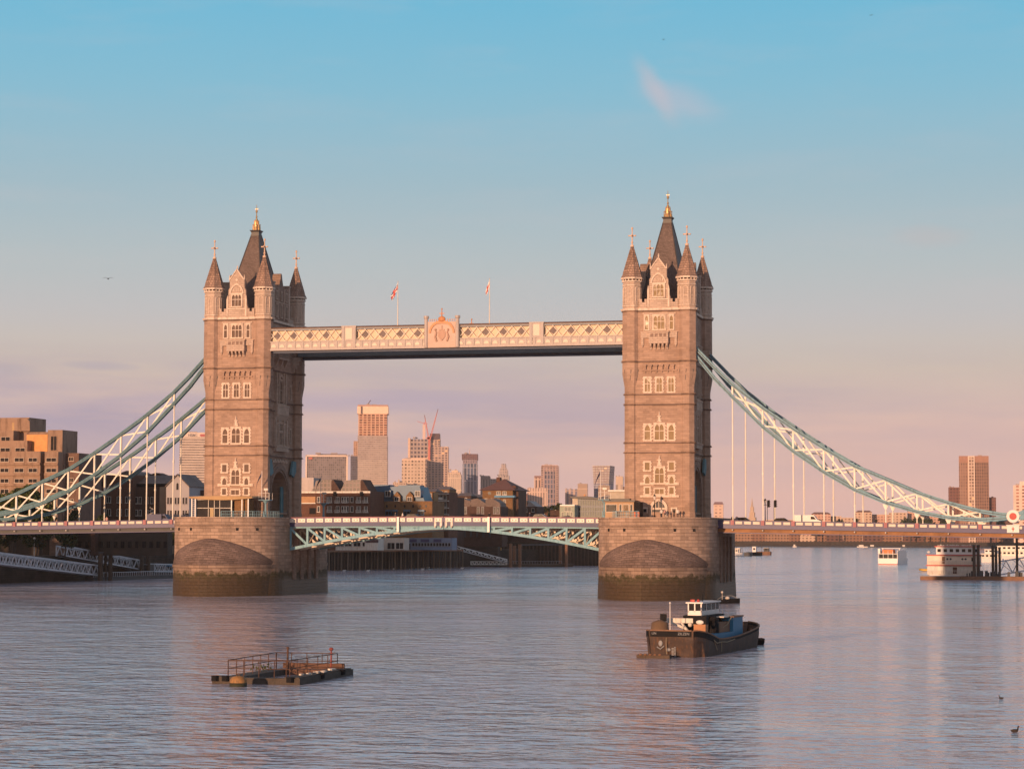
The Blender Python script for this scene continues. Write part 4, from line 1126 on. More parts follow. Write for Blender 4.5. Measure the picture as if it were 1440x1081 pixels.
def small_hull(r, L_, B_, H_, mat, name='hull', bow=1):
    mb = MB(); ss = [0, .15, .4, .7, .88, 1.0]; vs = []
    for f in ss:
        w_ = B_/2*(1 if f < .5 else math.sqrt(max(.004, 1-((f-.5)/.52)**2))); tp = H_*(1+.25*f*f)
        y = (f-.5)*L_
        vs += [(-w_*.7, y, -.1), (-w_, y, H_*.5), (-w_, y, tp), (w_, y, tp), (w_, y, H_*.5), (w_*.7, y, -.1)]
    fs = []
    for i in range(len(ss)-1):
        for k in (0, 1, 3, 4, 5): fs.append((i*6+k, (i+1)*6+k, (i+1)*6+(k+1) % 6, i*6+(k+1) % 6))
        vs_in = None
    fs.append((0, 1, 2, 3, 4, 5)); k = (len(ss)-1)*6; fs.append((k+5, k+4, k+3, k+2, k+1, k))
    mb.add(vs, fs)
    inn = []
    for i in range(len(ss)): inn += [(vs[i*6+2][0]*.88, vs[i*6+2][1]*.96, H_*.75), (vs[i*6+3][0]*.88, vs[i*6+3][1]*.96, H_*.75)]
    mb.add(inn, [(2*i, 2*i+1, 2*i+3, 2*i+2) for i in range(len(ss)-1)])
    return mb.build(name, mat, r)
small_hull(r, 2.6, 1.0, .5, BLACK); MB().box(-.5, .5, -.3, .1, .45, .62).build('thwart', BROWNW, r)
r = root('tender_boat', (57.4, -35.8, WZ), 'small cluttered tender floating at the foot of the right pier', 'dinghy', rz=-.9)
small_hull(r, 4.6, 1.8, .7, BLACK); mb = MB(); mb.ball((0, 0, .9), .4, 8, 5, .7); mb.fr(.3, -1.2, .5, 1.9, .05, .04, 6); mb.ball((.3, -1.2, 1.9), .22, 6, 4); mb.build('gear', OFFW, r)
MB().tube([(-.5, -1.8, .6), (-.7, -.5, 1.2), (-.4, 1, 1.3), (0, 2.1, .8)], .05).build('rail', GREY, r)

# ------------------------------------------------------------------ mooring pontoon and buoy
pt = root('mooring_pontoon', (49.5, -251.9, WZ), 'weathered U shaped pontoon with rusty handrails floating in the foreground', 'pontoon')
PW = plain('weathered_float', (.075, .058, .047), .85, var=.35, scale=1.5, dirt=(.05, .04, .03), bump=.02)
mb = MB(); mb.box(0, 1.9, -.1, 1.0, -.3, .55); mb.box(.2, 1.7, .9, 12.6, -.3, .42); mb.build('left_float', PW, pt)
mb = MB(); mb.box(1.9, 5.6, .1, .95, -.3, .38); mb.box(1.9, 5.6, .05, 1.0, .38, .46); mb.build('front_float', PW, pt)
mb = MB(); mb.box(5.6, 7.05, -.15, 12.9, -.3, .48); mb.box(5.75, 6.95, 0, 12.7, .48, .56); mb.build('right_float', PW, pt)
mb = MB(); mb.box(1.7, 5.7, 11.6, 12.6, -.3, .45); mb.box(1.4, 6.6, 11.9, 12.1, .5, .95); mb.build('rear_float', plain('dull_rust', (.12, .06, .04), .8, var=.35, scale=2), pt)
for x, y in ((.15, -.15), (1.0, -.15), (6.2, -.25), (6.9, 5), (6.95, 10)): MB().fr(x+.1, y, .2, .6, .28, .28, 10).build('tyre_fender', BLACK, pt)
RL = plain('rusty_rail', (.09, .045, .03), .8, var=.3, scale=3)
def rail(pts, h, z0, n, parent, name='handrail', mid=True, r_=.036, mat=RL):
    mb = MB()
    for (a, b), k in zip(zip(pts, pts[1:]), n):
        a = Vector(a); b = Vector(b)
        mb.tube([(a.x, a.y, z0+h), (b.x, b.y, z0+h)], r_)
        if mid: mb.tube([(a.x, a.y, z0+h*.52), (b.x, b.y, z0+h*.52)], r_*.8)
        for i in range(k+1):
            p = a.lerp(b, i/k); mb.tube([(p.x, p.y, z0-.1), (p.x, p.y, z0+h)], r_)
    return mb.build(name, mat, parent)
rail([(1.05, .55), (6.0, .55)], 1.3, .45, [4], pt); rail([(1.05, .5), (.8, 11.9)], 1.3, .45, [6], pt); rail([(.8, 12), (6.0, 12)], 1.3, .45, [4], pt); rail([(5.7, .6), (6.0, 12)], 1.3, .45, [5], pt)
mb = MB(); mb.fr(1.9, 11.6, .3, 2.15, .09, .08, 8); mb.fr(1.9, 11.6, 2.1, 2.25, .12, .12, 8); mb.build('post', RL, pt)
mb = MB(); mb.fr(5.5, 11.9, .4, 2.0, .07, .06, 8); mb.ball((5.5, 11.9, 2.1), .2, 8, 5, .7); mb.build('post', plain('red_rust', (.22, .05, .04), .7), pt)
mb = MB()
for i in range(16):
    x, y = rnd.uniform(5.9, 6.7), rnd.uniform(2.5, 11); q = rnd.uniform(.06, .2); mb.box(x, x+q*1.3, y, y+q*2.2, .55, .6+q*.4)
mb.build('debris', OFFW, pt)
mb = MB()
for i in range(40):
    x, y, z = rnd.gauss(1.0, .35), rnd.gauss(8.2, .7), .5+abs(rnd.gauss(0, .22)); a = rnd.uniform(0, 6.3); q = .16
    mb.add([(x, y, z), (x+q*math.cos(a), y+q*math.sin(a), z+.1), (x+q*math.cos(a+1), y+q*math.sin(a+1), z+.2)], [(0, 1, 2)])
tag(mb.build('weeds', LEAF, pt), kind='stuff')
r = root('mooring_buoy', (52.6, -254.6, WZ), 'round rusty orange mooring buoy in front of the pontoon', 'buoy')
mb = MB(); mb.tube([(0, 0, -.3), (0, 0, .15), (0, 0, .5), (0, 0, .72), (0, 0, .8)], [.62, .64, .62, .45, .1], 14); mb.build('drum', plain('buoy_paint', (.30, .15, .05), .7, var=.35, scale=2.5, dirt=(.12, .08, .04)), r, True)
mb = MB(); mb.tube([(0, 0, -.3), (0, 0, .06), (0, 0, .28)], [.63, .66, .645], 14); mb.build('weed_band', plain('weed_dark', (.03, .03, .015), .8), r, True)
mb = MB(); mb.tube([(-.12, 0, .78), (-.1, 0, .92), (.1, 0, .92), (.12, 0, .78)], .03); mb.build('ring', RL, r)

# ducks and birds
def duck(x, y, rz, lab, k=1.0):
    r = root('duck', (x, y, WZ), lab, 'duck', 'ducks on the river', rz)
    mb = MB(); mb.tube([(-.25*k, 0, .12*k), (-.18*k, 0, .09*k), (0, 0, .08*k), (.14*k, 0, .1*k), (.19*k, 0, .18*k), (.2*k, 0, .27*k), (.22*k, 0, .33*k), (.26*k, 0, .34*k)], [.02*k, .07*k, .11*k, .09*k, .05*k, .04*k, .055*k, .03*k], 8)
    mb.build('body', plain('duck_brown', (.035, .025, .02), .7), r, True)
    mb = MB(); mb.fr(.0, 0, 0, .02, .02, .01, 5); mb.tube([(.27*k, 0, .33*k), (.34*k, 0, .315*k)], [.022*k, .012*k], 6); mb.build('beak', ORNG, r)
duck(109.55, -279, .4, 'larger dark duck swimming near the lower right corner', 1.0)
duck(108.1, -251.9, 2.8, 'smaller dark duck swimming further out at the right', .7)
BIRD = plain('bird_dark', (.05, .045, .045), .8)
def bird(px, py, Y, sp, lab, flap=.3, rz=0):
    p = at(px, py, Y); r = root('flying_bird', p, lab, 'bird', 'birds in the sky', rz)
    mb = MB(); mb.tube([(-.5*sp*.45, 0, 0), (-.2*sp*.45, 0, 0), (.2*sp*.45, 0, .02), (.42*sp*.45, 0, .06), (.5*sp*.45, 0, .05)], [.01, .07*sp, .08*sp, .04*sp, .01], 6)
    vs = []; fs = []
    for sg in (-1, 1):
        o = len(vs); pts = [(0, .0), (.25*sp, flap*.25*sp), (.5*sp, flap*.1*sp)]
        for d, z in pts:
            c = .16*sp*(1-d/sp*1.5)+.02; vs += [(-c*.6, sg*d, z), (c*.4, sg*d, z), (0, sg*d, z+.03)]
        for i in range(2):
            a = o+3*i
            for q, w_ in ((0, 1), (1, 2), (2, 0)): fs.append((a+q, a+w_, a+3+w_, a+3+q))
    mb.add(vs, fs); mb.build('body', BIRD, r)
bird(152, 392, -150, 1.25, 'gull flying with spread wings left of the left tower', .5, 1.9)
bird(933, 56, -150, .5, 'tiny dark bird above the pink cloud', .3, .6)
bird(1225, 22, -150, .5, 'tiny dark bird near the top right of the sky', .6, 1.2)

# ------------------------------------------------------------------ people, cars and fittings on the bridge
def person_mesh(name, pose=0):
    me = bpy.data.meshes.new(name)
    V = [(0, 0, .95), (0, 0, 1.2), (0, 0, 1.42), (0, 0, 1.52), (0, .02, 1.65), (.1, 0, .9), (.11, .08*pose, .5), (.11, -.05, .08), (.11, .1, .03), (-.1, 0, .9), (-.11, -.15*pose, .5), (-.11, -.2*pose, .08), (-.11, .0, .03),
         (.19, 0, 1.4), (.25, -.05*pose, 1.15), (.27, .1, .9), (-.19, 0, 1.4), (-.25, .08*pose, 1.15), (-.26, .16, .92)]
    Ed = [(0, 1), (1, 2), (2, 3), (3, 4), (0, 5), (5, 6), (6, 7), (7, 8), (0, 9), (9, 10), (10, 11), (11, 12), (2, 13), (13, 14), (14, 15), (2, 16), (16, 17), (17, 18)]
    Rd = [.14, .15, .14, .055, .1, .1, .07, .05, .04, .1, .07, .05, .04, .06, .045, .035, .06, .045, .035]
    me.from_pydata(V, Ed, []); o = bpy.data.objects.new(name, me); COL.objects.link(o)
    md = o.modifiers.new('s', 'SKIN'); 
    for i, v in enumerate(me.skin_vertices[0].data): v.radius = (Rd[i], Rd[i]); v.use_root = (i == 0)
    o.modifiers.new('d', 'SUBSURF').levels = 1
    dg = bpy.context.evaluated_depsgraph_get(); nm = bpy.data.meshes.new_from_object(o.evaluated_get(dg)); bpy.data.objects.remove(o)
    # dress: trousers, top, skin and hair by height
    return nm
PMESH = [person_mesh('person', p) for p in (0, 1, -1)]
CLOTH = [plain('clothes_'+n, c, .85) for n, c in (('navy', (.03, .035, .07)), ('red', (.3, .05, .05)), ('white', (.6, .56, .52)), ('black', (.02, .02, .022)), ('grey', (.16, .15, .15)), ('pink', (.5, .28, .25)), ('olive', (.12, .11, .06)))]
TROUS = plain('trousers', (.03, .03, .04), .85); HAIR = plain('hair', (.03, .02, .015), .9)
_pm = {}
def person(x, y, z, rz, ci, lab, pose=0):
    key = (ci, pose)
    if key not in _pm:
        me = PMESH[pose].copy(); me.materials.clear()
        for m_ in (TROUS, CLOTH[ci], SKINM, HAIR): me.materials.append(m_)
        for pl in me.polygons:
            c = pl.center
            pl.material_index = 0 if c.z < .92 and abs(c.x) < .22 else 3 if c.z > 1.68 or (c.z > 1.6 and c.y < -.02) else 2 if c.z > 1.5 or (abs(c.x) > .22 and c.z < .98) else 1
            pl.use_smooth = True
        _pm[key] = me
    o = bpy.data.objects.new('person', _pm[key]); COL.objects.link(o); o.location = (x, y, z); o.rotation_euler = (0, 0, rz)
    return tag(o, lab, 'person', 'people on the bridge')
CN = ['navy', 'red', 'white', 'black', 'grey', 'pink', 'olive']
ppl = [(60, 4), (150, 5), (264, 2), (330, 3), (556, 4), (566, 2), (688, 3), (745, 0), (1030, 3), (1036, 0), (1180, 3), (1205, 6), (1232, 3)]
names = ['at the far left below the chains', 'under the lower chain at the left', 'just left of the glass pavilion', 'inside the glass pavilion', 'on the left leaf before the brick warehouses', 'on the left leaf beside the grey one', 'on the right leaf near the brick tower house', 'on the right leaf before the dark roofs',
         'just right of the right tower', 'second right of the right tower', 'between the van and the chain', 'under the right chain', 'further right under the right chain']
for i, ((px, ci), nm) in enumerate(zip(ppl, names)):
    Y = -7.6 if not (262 < px < 340) else -13.5
    p = at(px, 730, Y); ax = abs(p.x); z = (deckz(ax)-.85) if ax > 52 else (-.95 if ax > 30 else -1.4)
    if 262 < px < 340: z = -.9
    person(p.x, Y, z, rnd.uniform(0, 6), ci, 'person in %s top %s' % (CN[ci], nm), rnd.choice((0, 1, 2))-0 if False else i % 3)
for i, (px, ci, nm) in enumerate(((930, 2, 'left of a pair at the arched door of the right tower'), (935, 5, 'at the middle of the arched door of the right tower'), (948, 3, 'by the side door of the right tower'), (953, 2, 'right of the side door of the right tower'))):
    p = at(px, 728, -13.2); person(p.x, -13.2, -.85, i, ci, 'person in %s top %s' % (CN[ci], nm), i % 3)

def car(x, y, z, rz, mat, lab, L_=4.3, H_=1.45, W_=1.8, kind='car'):
    r = root('parked_car' if kind == 'car' else kind, (x, y, z), lab, 'car' if kind == 'car' else 'van' if kind == 'van' else 'bus', None, rz)
    h = H_
    if kind == 'car': pr = [(-L_/2, .3), (-L_/2+.05, .75), (-L_*.38, .88), (-L_*.28, h*.97), (L_*.05, h), (L_*.24, .92), (L_*.46, .75), (L_/2, .5), (L_/2, .3)]
    elif kind == 'van': pr = [(-L_/2, .35), (-L_/2, h*.96), (-L_*.45, h), (L_*.22, h), (L_*.34, h*.6), (L_*.47, h*.48), (L_/2, .5), (L_/2, .35)]
    else: pr = [(-L_/2, .35), (-L_/2, h), (L_/2, h), (L_/2, .35)]
    MB().prism(pr, 1, -W_/2, W_/2).build('body', mat, r)
    mb = MB()
    if kind == 'car': mb.prism([(-L_*.36, .9), (-L_*.27, h*.92), (L_*.04, h*.94), (L_*.2, .93)], 1, -W_/2-.01, W_/2+.01)
    elif kind == 'van': mb.prism([(L_*.12, h*.62), (L_*.12, h*.86), (L_*.22, h*.86), (L_*.31, h*.62)], 1, -W_/2-.01, W_/2+.01)
    else: mb.box(-L_/2+.3, L_/2-.3, -W_/2-.01, W_/2+.01, h*.55, h*.82)
    mb.build('windows', GLASSD, r)
    for sx in (-.32, .32):
        for sy in (-1, 1):
            w_ = MB(); w_.prism([(L_*sx+.32*math.cos(a*math.pi/6), .32+.32*math.sin(a*math.pi/6)) for a in range(12)], 1, sy*W_/2-.1, sy*W_/2+.1); w_.build('wheel', BLACK, r)
    return r
def onroad(px, Y):
    p = at(px, 728, Y); ax = abs(p.x); return p.x, (deckz(ax)-.85 if ax > 52 else -1.35-.0002*p.x**2)
for px, Y, mat, lab, kw in ((1101, -3.5, BLACK, 'black car on the right side span beside the traffic lights', {}), (1136, -3.5, WHITE, 'white van driving on the right side span', dict(L_=5.2, H_=2.05, W_=1.95, kind='van')),
                            (583, 3.5, DKGREY, 'dark car on the left bascule leaf', {}), (762, 3.5, GREY, 'silver grey car on the right bascule leaf', {}), (226, 5.5, PURPD, 'blue grey van behind the hangers left of the glass pavilion', dict(L_=5.5, H_=2.2, W_=2, kind='van')),
                            (1046, -3.5, BLACK, 'black car just right of the right tower', {})):
    x, z = onroad(px, Y); car(x, Y, z, 0, mat, lab, **kw)
for px, lab in ((1081, 'left of the two black traffic lights on the right span'), (1090.5, 'right of the two black traffic lights on the right span')):
    p = at(px, 728, -7.8); r = root('traffic_light', (p.x, -7.8, -2.0), lab, 'traffic light', 'traffic lights on the bridge')
    mb = MB(); mb.fr(-.25, 0, 0, 4.4, .07, .06, 8); mb.build('pole', DKGREY, r)
    mb = MB(); mb.box(-.2, .2, -.15, .15, 3.2, 4.5)
    for i in range(3): mb.prism([(.0, 3.55+.4*i), (.0, 3.3+.4*i), (.42, 3.42+.4*i)], 1, -.14, .14)
    mb.build('signal_head', BLACK, r)
def street_lamp(px, py, Y, z0, lab, grp='lamps along the bridge', mat=BLACK):
    p = at(px, py, Y); h = p.z-z0; r = root('street_lamp', (p.x, Y, z0), lab, 'street lamp', grp)
    mb = MB(); mb.fr(0, 0, 0, .6, .2, .12, 8); mb.fr(0, 0, .6, h-1.1, .09, .06, 8); mb.box(-.35, .35, -.04, .04, h-1.3, h-1.22); mb.build('pole', mat, r)
    mb = MB(); mb.fr(0, 0, h-1.1, h-.45, .14, .26, 6); mb.build('lantern', OFFW, r)
    mb = MB(); mb.fr(0, 0, h-.45, h-.15, .3, .08, 6); mb.fr(0, 0, h-.15, h, .04, .02, 6); mb.build('cap', mat, r)
street_lamp(920.5, 694, -13.5, -.9, 'black lantern lamp post before the right tower door')
street_lamp(1076, 700, -7.6, -2.0, 'thin dark lamp post left of the traffic lights')
# glazed pavilion on the left pier
pv = root('glass_pavilion', (-41.9, -14.2, -.9), 'glass pavilion with curved tan roof on the left pier', 'pavilion')
mb = MB(); n = 12; vs = []
for i in range(n+1):
    f = -1+2*i/n; z = 3.75-.42*(1-f*f)*0-.35*math.cos(f*math.pi/2)+.0; vs += [(f*6.4, -1.6, z), (f*6.4, 3.0, z+.35), (f*6.4, 3.0, 4.28), (f*6.4, -1.9, 4.05+.12*math.cos(f*math.pi/2))]
fs = [(0, 3, 2, 1), (4*n, 4*n+1, 4*n+2, 4*n+3)]
for i in range(n):
    for a, b in ((0, 1), (1, 2), (2, 3), (3, 0)): fs.append((4*i+a, 4*i+4+a, 4*i+4+b, 4*i+b)[::-1])
mb.add(vs, [f[::-1] for f in fs]); mb.build('roof', plain('timber_soffit', (.5, .33, .18), .5, var=.1), pv)
for x in (-5.9, -5.2, 2.1, 4.2, 5.45): MB().box(x-.1, x+.1, -1.35, -1.15, 0, 3.7).build('column', WHITE, pv)
mb = MB()
for i in range(9): mb.box(-5.8, -5.3, -1.3, -1.2, .3+.38*i, .36+.38*i)
mb.build('ladder', OFFW, pv)
mb = MB()
for x in (-5.1, -2.7, -1.5, -.4, 2.0): mb.box(x-.05, x+.05, -.95, -.85, 0, 3.6)
for z in (1.9, 3.5): mb.box(-5.1, 2.0, -.95, -.87, z-.05, z+.05)
mb.build('mullions', OFFW, pv)
MB().box(-5.1, 2.0, -.8, -.75, 0, 3.55).build('glazing', GLASSD, pv)
MB().box(2.3, 5.2, -.5, 2.4, 0, 3.5).build('service_block', BRKT, pv)
MB().box(-2.3, -1.6, -1.1, -.9, 0, 1.9).build('door', plain('door_wood', (.4, .28, .14), .6), pv)
# teal railings
def railing(pts, z0, h, lab, mat, nm='railing', step=.35):
    r = root(nm, (pts[0][0], pts[0][1], z0), lab, 'railing', 'teal railings on the piers'); mb = MB(); a0 = Vector(pts[0]+(0,))
    for a, b in zip(pts, pts[1:]):
        a = Vector(a+(0,))-a0; b = Vector(b+(0,))-a0; l = (b-a).length; k = max(1, int(l/step))
        for z in (.12, h*.5, h): mb.bar(a+Vector((0, 0, z)), b+Vector((0, 0, z)), .06)
        for i in range(k+1):
            p = a.lerp(b, i/k); mb.bar(p, p+Vector((0, 0, h)), .05 if i % 6 else .12)
    mb.build('bars', mat, r)
railing([(-41.2, -17.2), (-35.6, -15.2), (-31.9, -11.0)], -.75, 1.15, 'pale blue railing right of the glass pavilion', TEALL)
railing([(31.2, -13.0), (34.5, -16.3), (38.8, -17.8)], -.75, 1.15, 'pale blue railing before the control cabin', TEALL)
# bracketed look-out columns with flags
def lookout(px, pyd, Y, z0, lab, gl, platw=1.5, flagpx=None, flag=True):
    p = at(px, pyd, Y); r = root('lookout_column', (p.x, Y, z0), lab, 'column', 'bracketed teal columns'); h = p.z-z0
    mb = MB(); mb.fr(0, 0, 0, .5, .35, .3, 8); mb.fr(0, 0, .5, h-.5, .2, .16, 8); mb.fr(0, 0, h-.6, h, .16, .6, 8); mb.build('column', TEALL, r)
    mb = MB(); mb.box(-platw, platw, -.9, .9, h, h+.14)
    mb.build('platform', TEALL, r)
    mb = MB()
    for x in (-platw+.05, platw-.05, .3): mb.bar((x, -.85, h), (x, -.85, h+1.4), .05); mb.bar((x, .85, h), (x, .85, h+1.4), .05)
    for z in (.7, 1.4): mb.bar((-platw, -.85, h+z), (platw, -.85, h+z), .05)
    mb.bar((.0, 0, h), (.0, 0, h+2.1), .12); mb.box(-.3, .5, -.2, .2, h+1.9, h+2.3); mb.build('guard_rail', OFFW, r)
    if flag:
        fx = -platw+.3
        mb = MB(); mb.fr(fx, 0, h, h+5.6, .07, .05, 6); mb.build('flag_staff', WHITE, r)
        mb = MB(); vs = []; m_ = 8
        for i in range(m_+1):
            f = i/m_
            for q in (0, 1): vs.append((fx-.1-1.15*f, .12*math.sin(f*8), h+5.3-1.5*f*f-1.25*f*.6-(.75-.6*f)*q-.9*f))
        mb.add(vs, [(2*i, 2*i+1, 2*i+3, 2*i+2) for i in range(m_)]); mb.build('flag', plain('dark_flag', (.03, .03, .06), .8), r)
lookout(373.5, 703.5, -12.5, -.8, 'teal bracketed column with white flag staff right of the glass pavilion', 0, 1.1)
lookout(850, 703, -13.0, -.8, 'teal bracketed column with dark flag left of the control cabin', 0, 1.0)
lookout(455, 708, 12.8, -.8, 'teal bracketed column behind the left tower, before the brick warehouses', 0, .9)
# control cabin on the right pier
cb = root('control_cabin', (35.35, -14.3, -.9), 'low tan control cabin with dark windows on the right pier', 'cabin')
MB().box(-3.2, 2.1, -1.0, 1.6, 0, 3.0).build('wall', plain('cabin_tan', (.42, .27, .16), .7, var=.1), cb)
mb = MB(); mb.box(-3.45, 2.35, -1.35, 1.9, 3.0, 3.3); mb.box(-2.2, 1.2, -.6, 1.2, 3.3, 3.6); mb.build('roof', LEAD, cb)
for a, b, m_ in ((-3.0, -1.1, GLASSD), (-.55, -.2, GLASSD), (.15, 1.1, GLASS), (1.45, 1.8, GLASSD)):
    f = MB().box(a-.08, b+.08, -1.06, -.98, 1.15, 2.55).build('window', OFFW, cb); MB().box(a, b, -1.09, -1.03, 1.22, 2.48).build('pane', m_, f)
MB().box(2.2, 3.3, -1.0, 1.4, 0, 2.9).build('dark_booth', BLACK, cb)
r = root('litter_bin', (38.1, -16.3, -.9), 'pair of orange red drums beside the control cabin', 'drum'); mb = MB(); mb.fr(-.25, 0, 0, 1.2, .25, .25, 10); mb.fr(.35, 0, 0, 1.2, .25, .25, 10); mb.build('drums', ORNG, r)
# spiral sculpture left of the pavilion
p = at(213, 726, 20); r = root('spiral_sculpture', (p.x, 20, -1.8), 'white wire spiral frame behind the hangers at the left', 'sculpture')
mb = MB(); mb.tube([(.55*math.cos(a*.5)*(1-.006*a), .55*math.sin(a*.5)*(1-.006*a), .2+.055*a) for a in range(60)], .06); mb.build('coil', OFFW, r)

# ------------------------------------------------------------------ buildings: helpers
def onX(px, py, X):
    d = rgt2*((px-720)/FPX) + upv2*((540.5-py)/FPX) + fwd
    t = (X-CAMX)/d.x
    return Vector((X, CAMY+t*d.y, CAMZ+t*d.z))
class House:
    """a building whose front stands at depth Y; rectangles are read off the photograph at that depth"""
    def __init__(s, name, Y, px, label, cat, group=None, ground=QZ):
        s.Y = Y; p = at(px, 700, Y); s.o = Vector((p.x, Y, ground)); s.g = ground
        s.r = root(name, s.o, label, cat, group)
    def q(s, px, py, dy=0):
        p = at(px, py, s.Y+dy); return p.x-s.o.x, p.z-s.o.z
    def block(s, a, b, top, mat, depth=14, dy=0, bottom=None, name='wall'):
        x0, z1 = s.q(a, top, dy); x1, _ = s.q(b, top, dy); z0 = 0 if bottom is None else s.q(a, bottom, dy)[1]
        return MB().box(x0, x1, dy, dy+depth, z0, z1).build(name, mat, s.r)
    def win(s, a, b, t, bt, dy=0, frame=None, glass=None, sill=True, name='window'):
        x0, z1 = s.q(a, t, dy); x1, z0 = s.q(b, bt, dy); w_ = .12
        mb = MB(); mb.box(x0-w_, x0, dy-.12, dy, z0, z1); mb.box(x1, x1+w_, dy-.12, dy, z0, z1); mb.box(x0-w_, x1+w_, dy-.12, dy, z1, z1+w_)
        if sill: mb.box(x0-w_*2, x1+w_*2, dy-.2, dy, z0-w_*1.4, z0)
        if x1-x0 > 1.0: mb.box((x0+x1)/2-.05, (x0+x1)/2+.05, dy-.1, dy, z0, z1)
        f = mb.build(name, frame or OFFW, s.r); MB().box(x0, x1, dy-.05, dy+.02, z0, z1).build('pane', glass or GLASSD, f); return f
    def poly(s, pts, mat, y0, y1, name='gable'):
        return MB().prism([s.q(a, b, y0) for a, b in pts], 1, y0, y1).build(name, mat, s.r)
    def roofx(s, a, b, eave, ridge, depth, mat, dy=0, hip=0, name='roof', over=.4):
        """ridge parallel to the front"""
        x0, z0 = s.q(a, eave, dy); x1, _ = s.q(b, eave, dy); z1 = s.q(a, ridge, dy+depth/2)[1]
        h = hip*(x1-x0)
        mb = MB(); mb.add([(x0-over, dy-over, z0), (x1+over, dy-over, z0), (x1+over, dy+depth+over, z0), (x0-over, dy+depth+over, z0), (x0+h-over*(h == 0), dy+depth/2, z1), (x1-h+over*(h == 0), dy+depth/2, z1)],
                          [(0, 3, 2, 1), (0, 1, 5, 4), (2, 3, 4, 5), (1, 2, 5), (3, 0, 4)])
        return mb.build(name, mat, s.r)

# ------------------------------------------------------------------ stepped concrete hotel on the left bank
FRM = plain('hotel_frame', (.44, .34, .27), .6)
h = House('hotel', 110, 45, 'stepped brown concrete riverside hotel with a gilded rooftop box, at the left edge', 'hotel')
def slabs(a, b, ytop, dy, rows, wins, depth=14):
    w_ = h.block(a, b, ytop, CONC, depth, dy)
    for t, bt in rows:
        for wa, wb in wins:
            if wa < b: h.win(wa, min(wb, b-1), t, bt, dy, OFFW, GLASSD)
h.block(-60, 41, 588, CONC, 10, 12); h.poly([(20, 588.5), (38, 588.5), (41.5, 592), (42, 606), (20, 606)], CONC, 10.8, 12, 'chamfer')
h.block(17, 30, 594, plain('tan_cladding', (.42, .27, .14), .7), .6, 11.2, 607, 'lift_tower_panel')
h.block(-60, 19, 606, CONC, 9, 8); h.block(37.5, 67.5, 607.5, CONC, 8, 8.2); h.block(37.5, 67, 611, COPPER, .5, 7.7, 635, 'gilded_screen')
h.block(67.5, 88, 604.5, CONC, 9, 6); h.win(72, 79.5, 613.5, 633, 6, CONC, GLASSD)
for t, b, L1, L2, dy in ((614.5, 620, -8, 18, 8),): 
    for a in (-16, 2): h.win(a, a+12, t, b, dy, FRM)
h.block(-60, 38.5, 620, CONC, 8, 5)
for a in (-18, 1, 22): h.win(a, a+13, 630, 634.8, 5, FRM)
h.block(-60, 57, 635, CONC, 12, 0); h.block(57, 63, 637, DARKST, 12, 2.4); h.block(63, 82, 635, CONC, 12, 0); h.block(82, 90, 636, DARKST, 12, 3); h.block(90, 111, 637, plain('brown_concrete', (.17, .10, .075), .9, dirt=(.1, .06, .05)), 14, 4)
for t, bt in ((644, 648.8), (658.7, 663.6), (673.4, 678.3), (688, 693), (702.6, 707.5), (717.2, 722)):
    for a, b in ((-14, -3), (1, 12), (21, 33), (40.5, 52), (65.5, 79)): h.win(a, b, t, bt, 0, FRM)
    h.win(97, 103, t-1, bt-1, 4, FRM); 
for t in (651, 665.6, 680.2, 694.9, 709.5):
    x0, z0 = h.q(-20, t); x1, _ = h.q(57, t); MB().box(x0, x1, -.45, 0, z0-.55, z0).build('balcony_band', CONC, h.r)
    x0, z0 = h.q(63, t); x1, _ = h.q(82, t); MB().box(x0, x1, -.45, 0, z0-.55, z0).build('balcony_band', CONC, h.r)

# brick and slate buildings between the hotel and the left tower
b = House('brick_building', 150, 140, 'brown brick building with a round window, between hotel and slate roof', 'building')
b.block(108, 187, 668, BRK, 16)
x, z = b.q(142, 680); b_ = MB().prism([(x+.75*math.cos(i*math.pi/8), z+.75*math.sin(i*math.pi/8)) for i in range(16)], 1, -.1, .1).build('round_window', GLASSD, b.r)
b.poly([(166, 668.3), (172, 663.5), (178, 661.5), (186, 665), (187, 668.3)], SLATE, 1, 15, 'roof')
for t, bt in ((698.5, 706.5), (716, 724.5)):
    for a in (117, 133, 150, 165, 177): b.win(a, a+5.5, t, bt)
b = House('brick_building', 152, 205, 'long dark brick building under a slate roof, behind the chain hangers', 'building')
b.block(187.3, 224, 684.5, BRKD, 16); b.block(224, 233.6, 684.5, plain('tan_render', (.33, .24, .17), .85), 15.6, .2); b.block(171.5, 234, 680, BLACK, 15, .5, 684.5, 'eaves')
b.roofx(171.5, 236, 680, 668.5, 14, SLATE, 1, .0); b.poly([(205, 672), (212, 666.5), (219.5, 664.5), (226, 667), (232, 670.5), (232, 676), (205, 676)], BRKD, 9, 14, 'gable')
for t, bt in ((699, 707.5), (717, 724.5)):
    for a in (190.5, 196, 205.5, 212.5): b.win(a, a+2.6, t, bt)
b = House('white_gabled_house', 148, 250, 'pale grey rendered house with an arched loft window, left of the pavilion', 'house')
GR = plain('grey_render', (.36, .33, .34), .85, var=.06)
b.poly([(233.7, 740), (233.7, 684), (250, 667.5), (266, 684), (266, 740)], GR, 0, 12, 'wall')
mb = MB()
pts = [b.q(233, 685.5), b.q(250, 668.2), b.q(267, 685.5)]
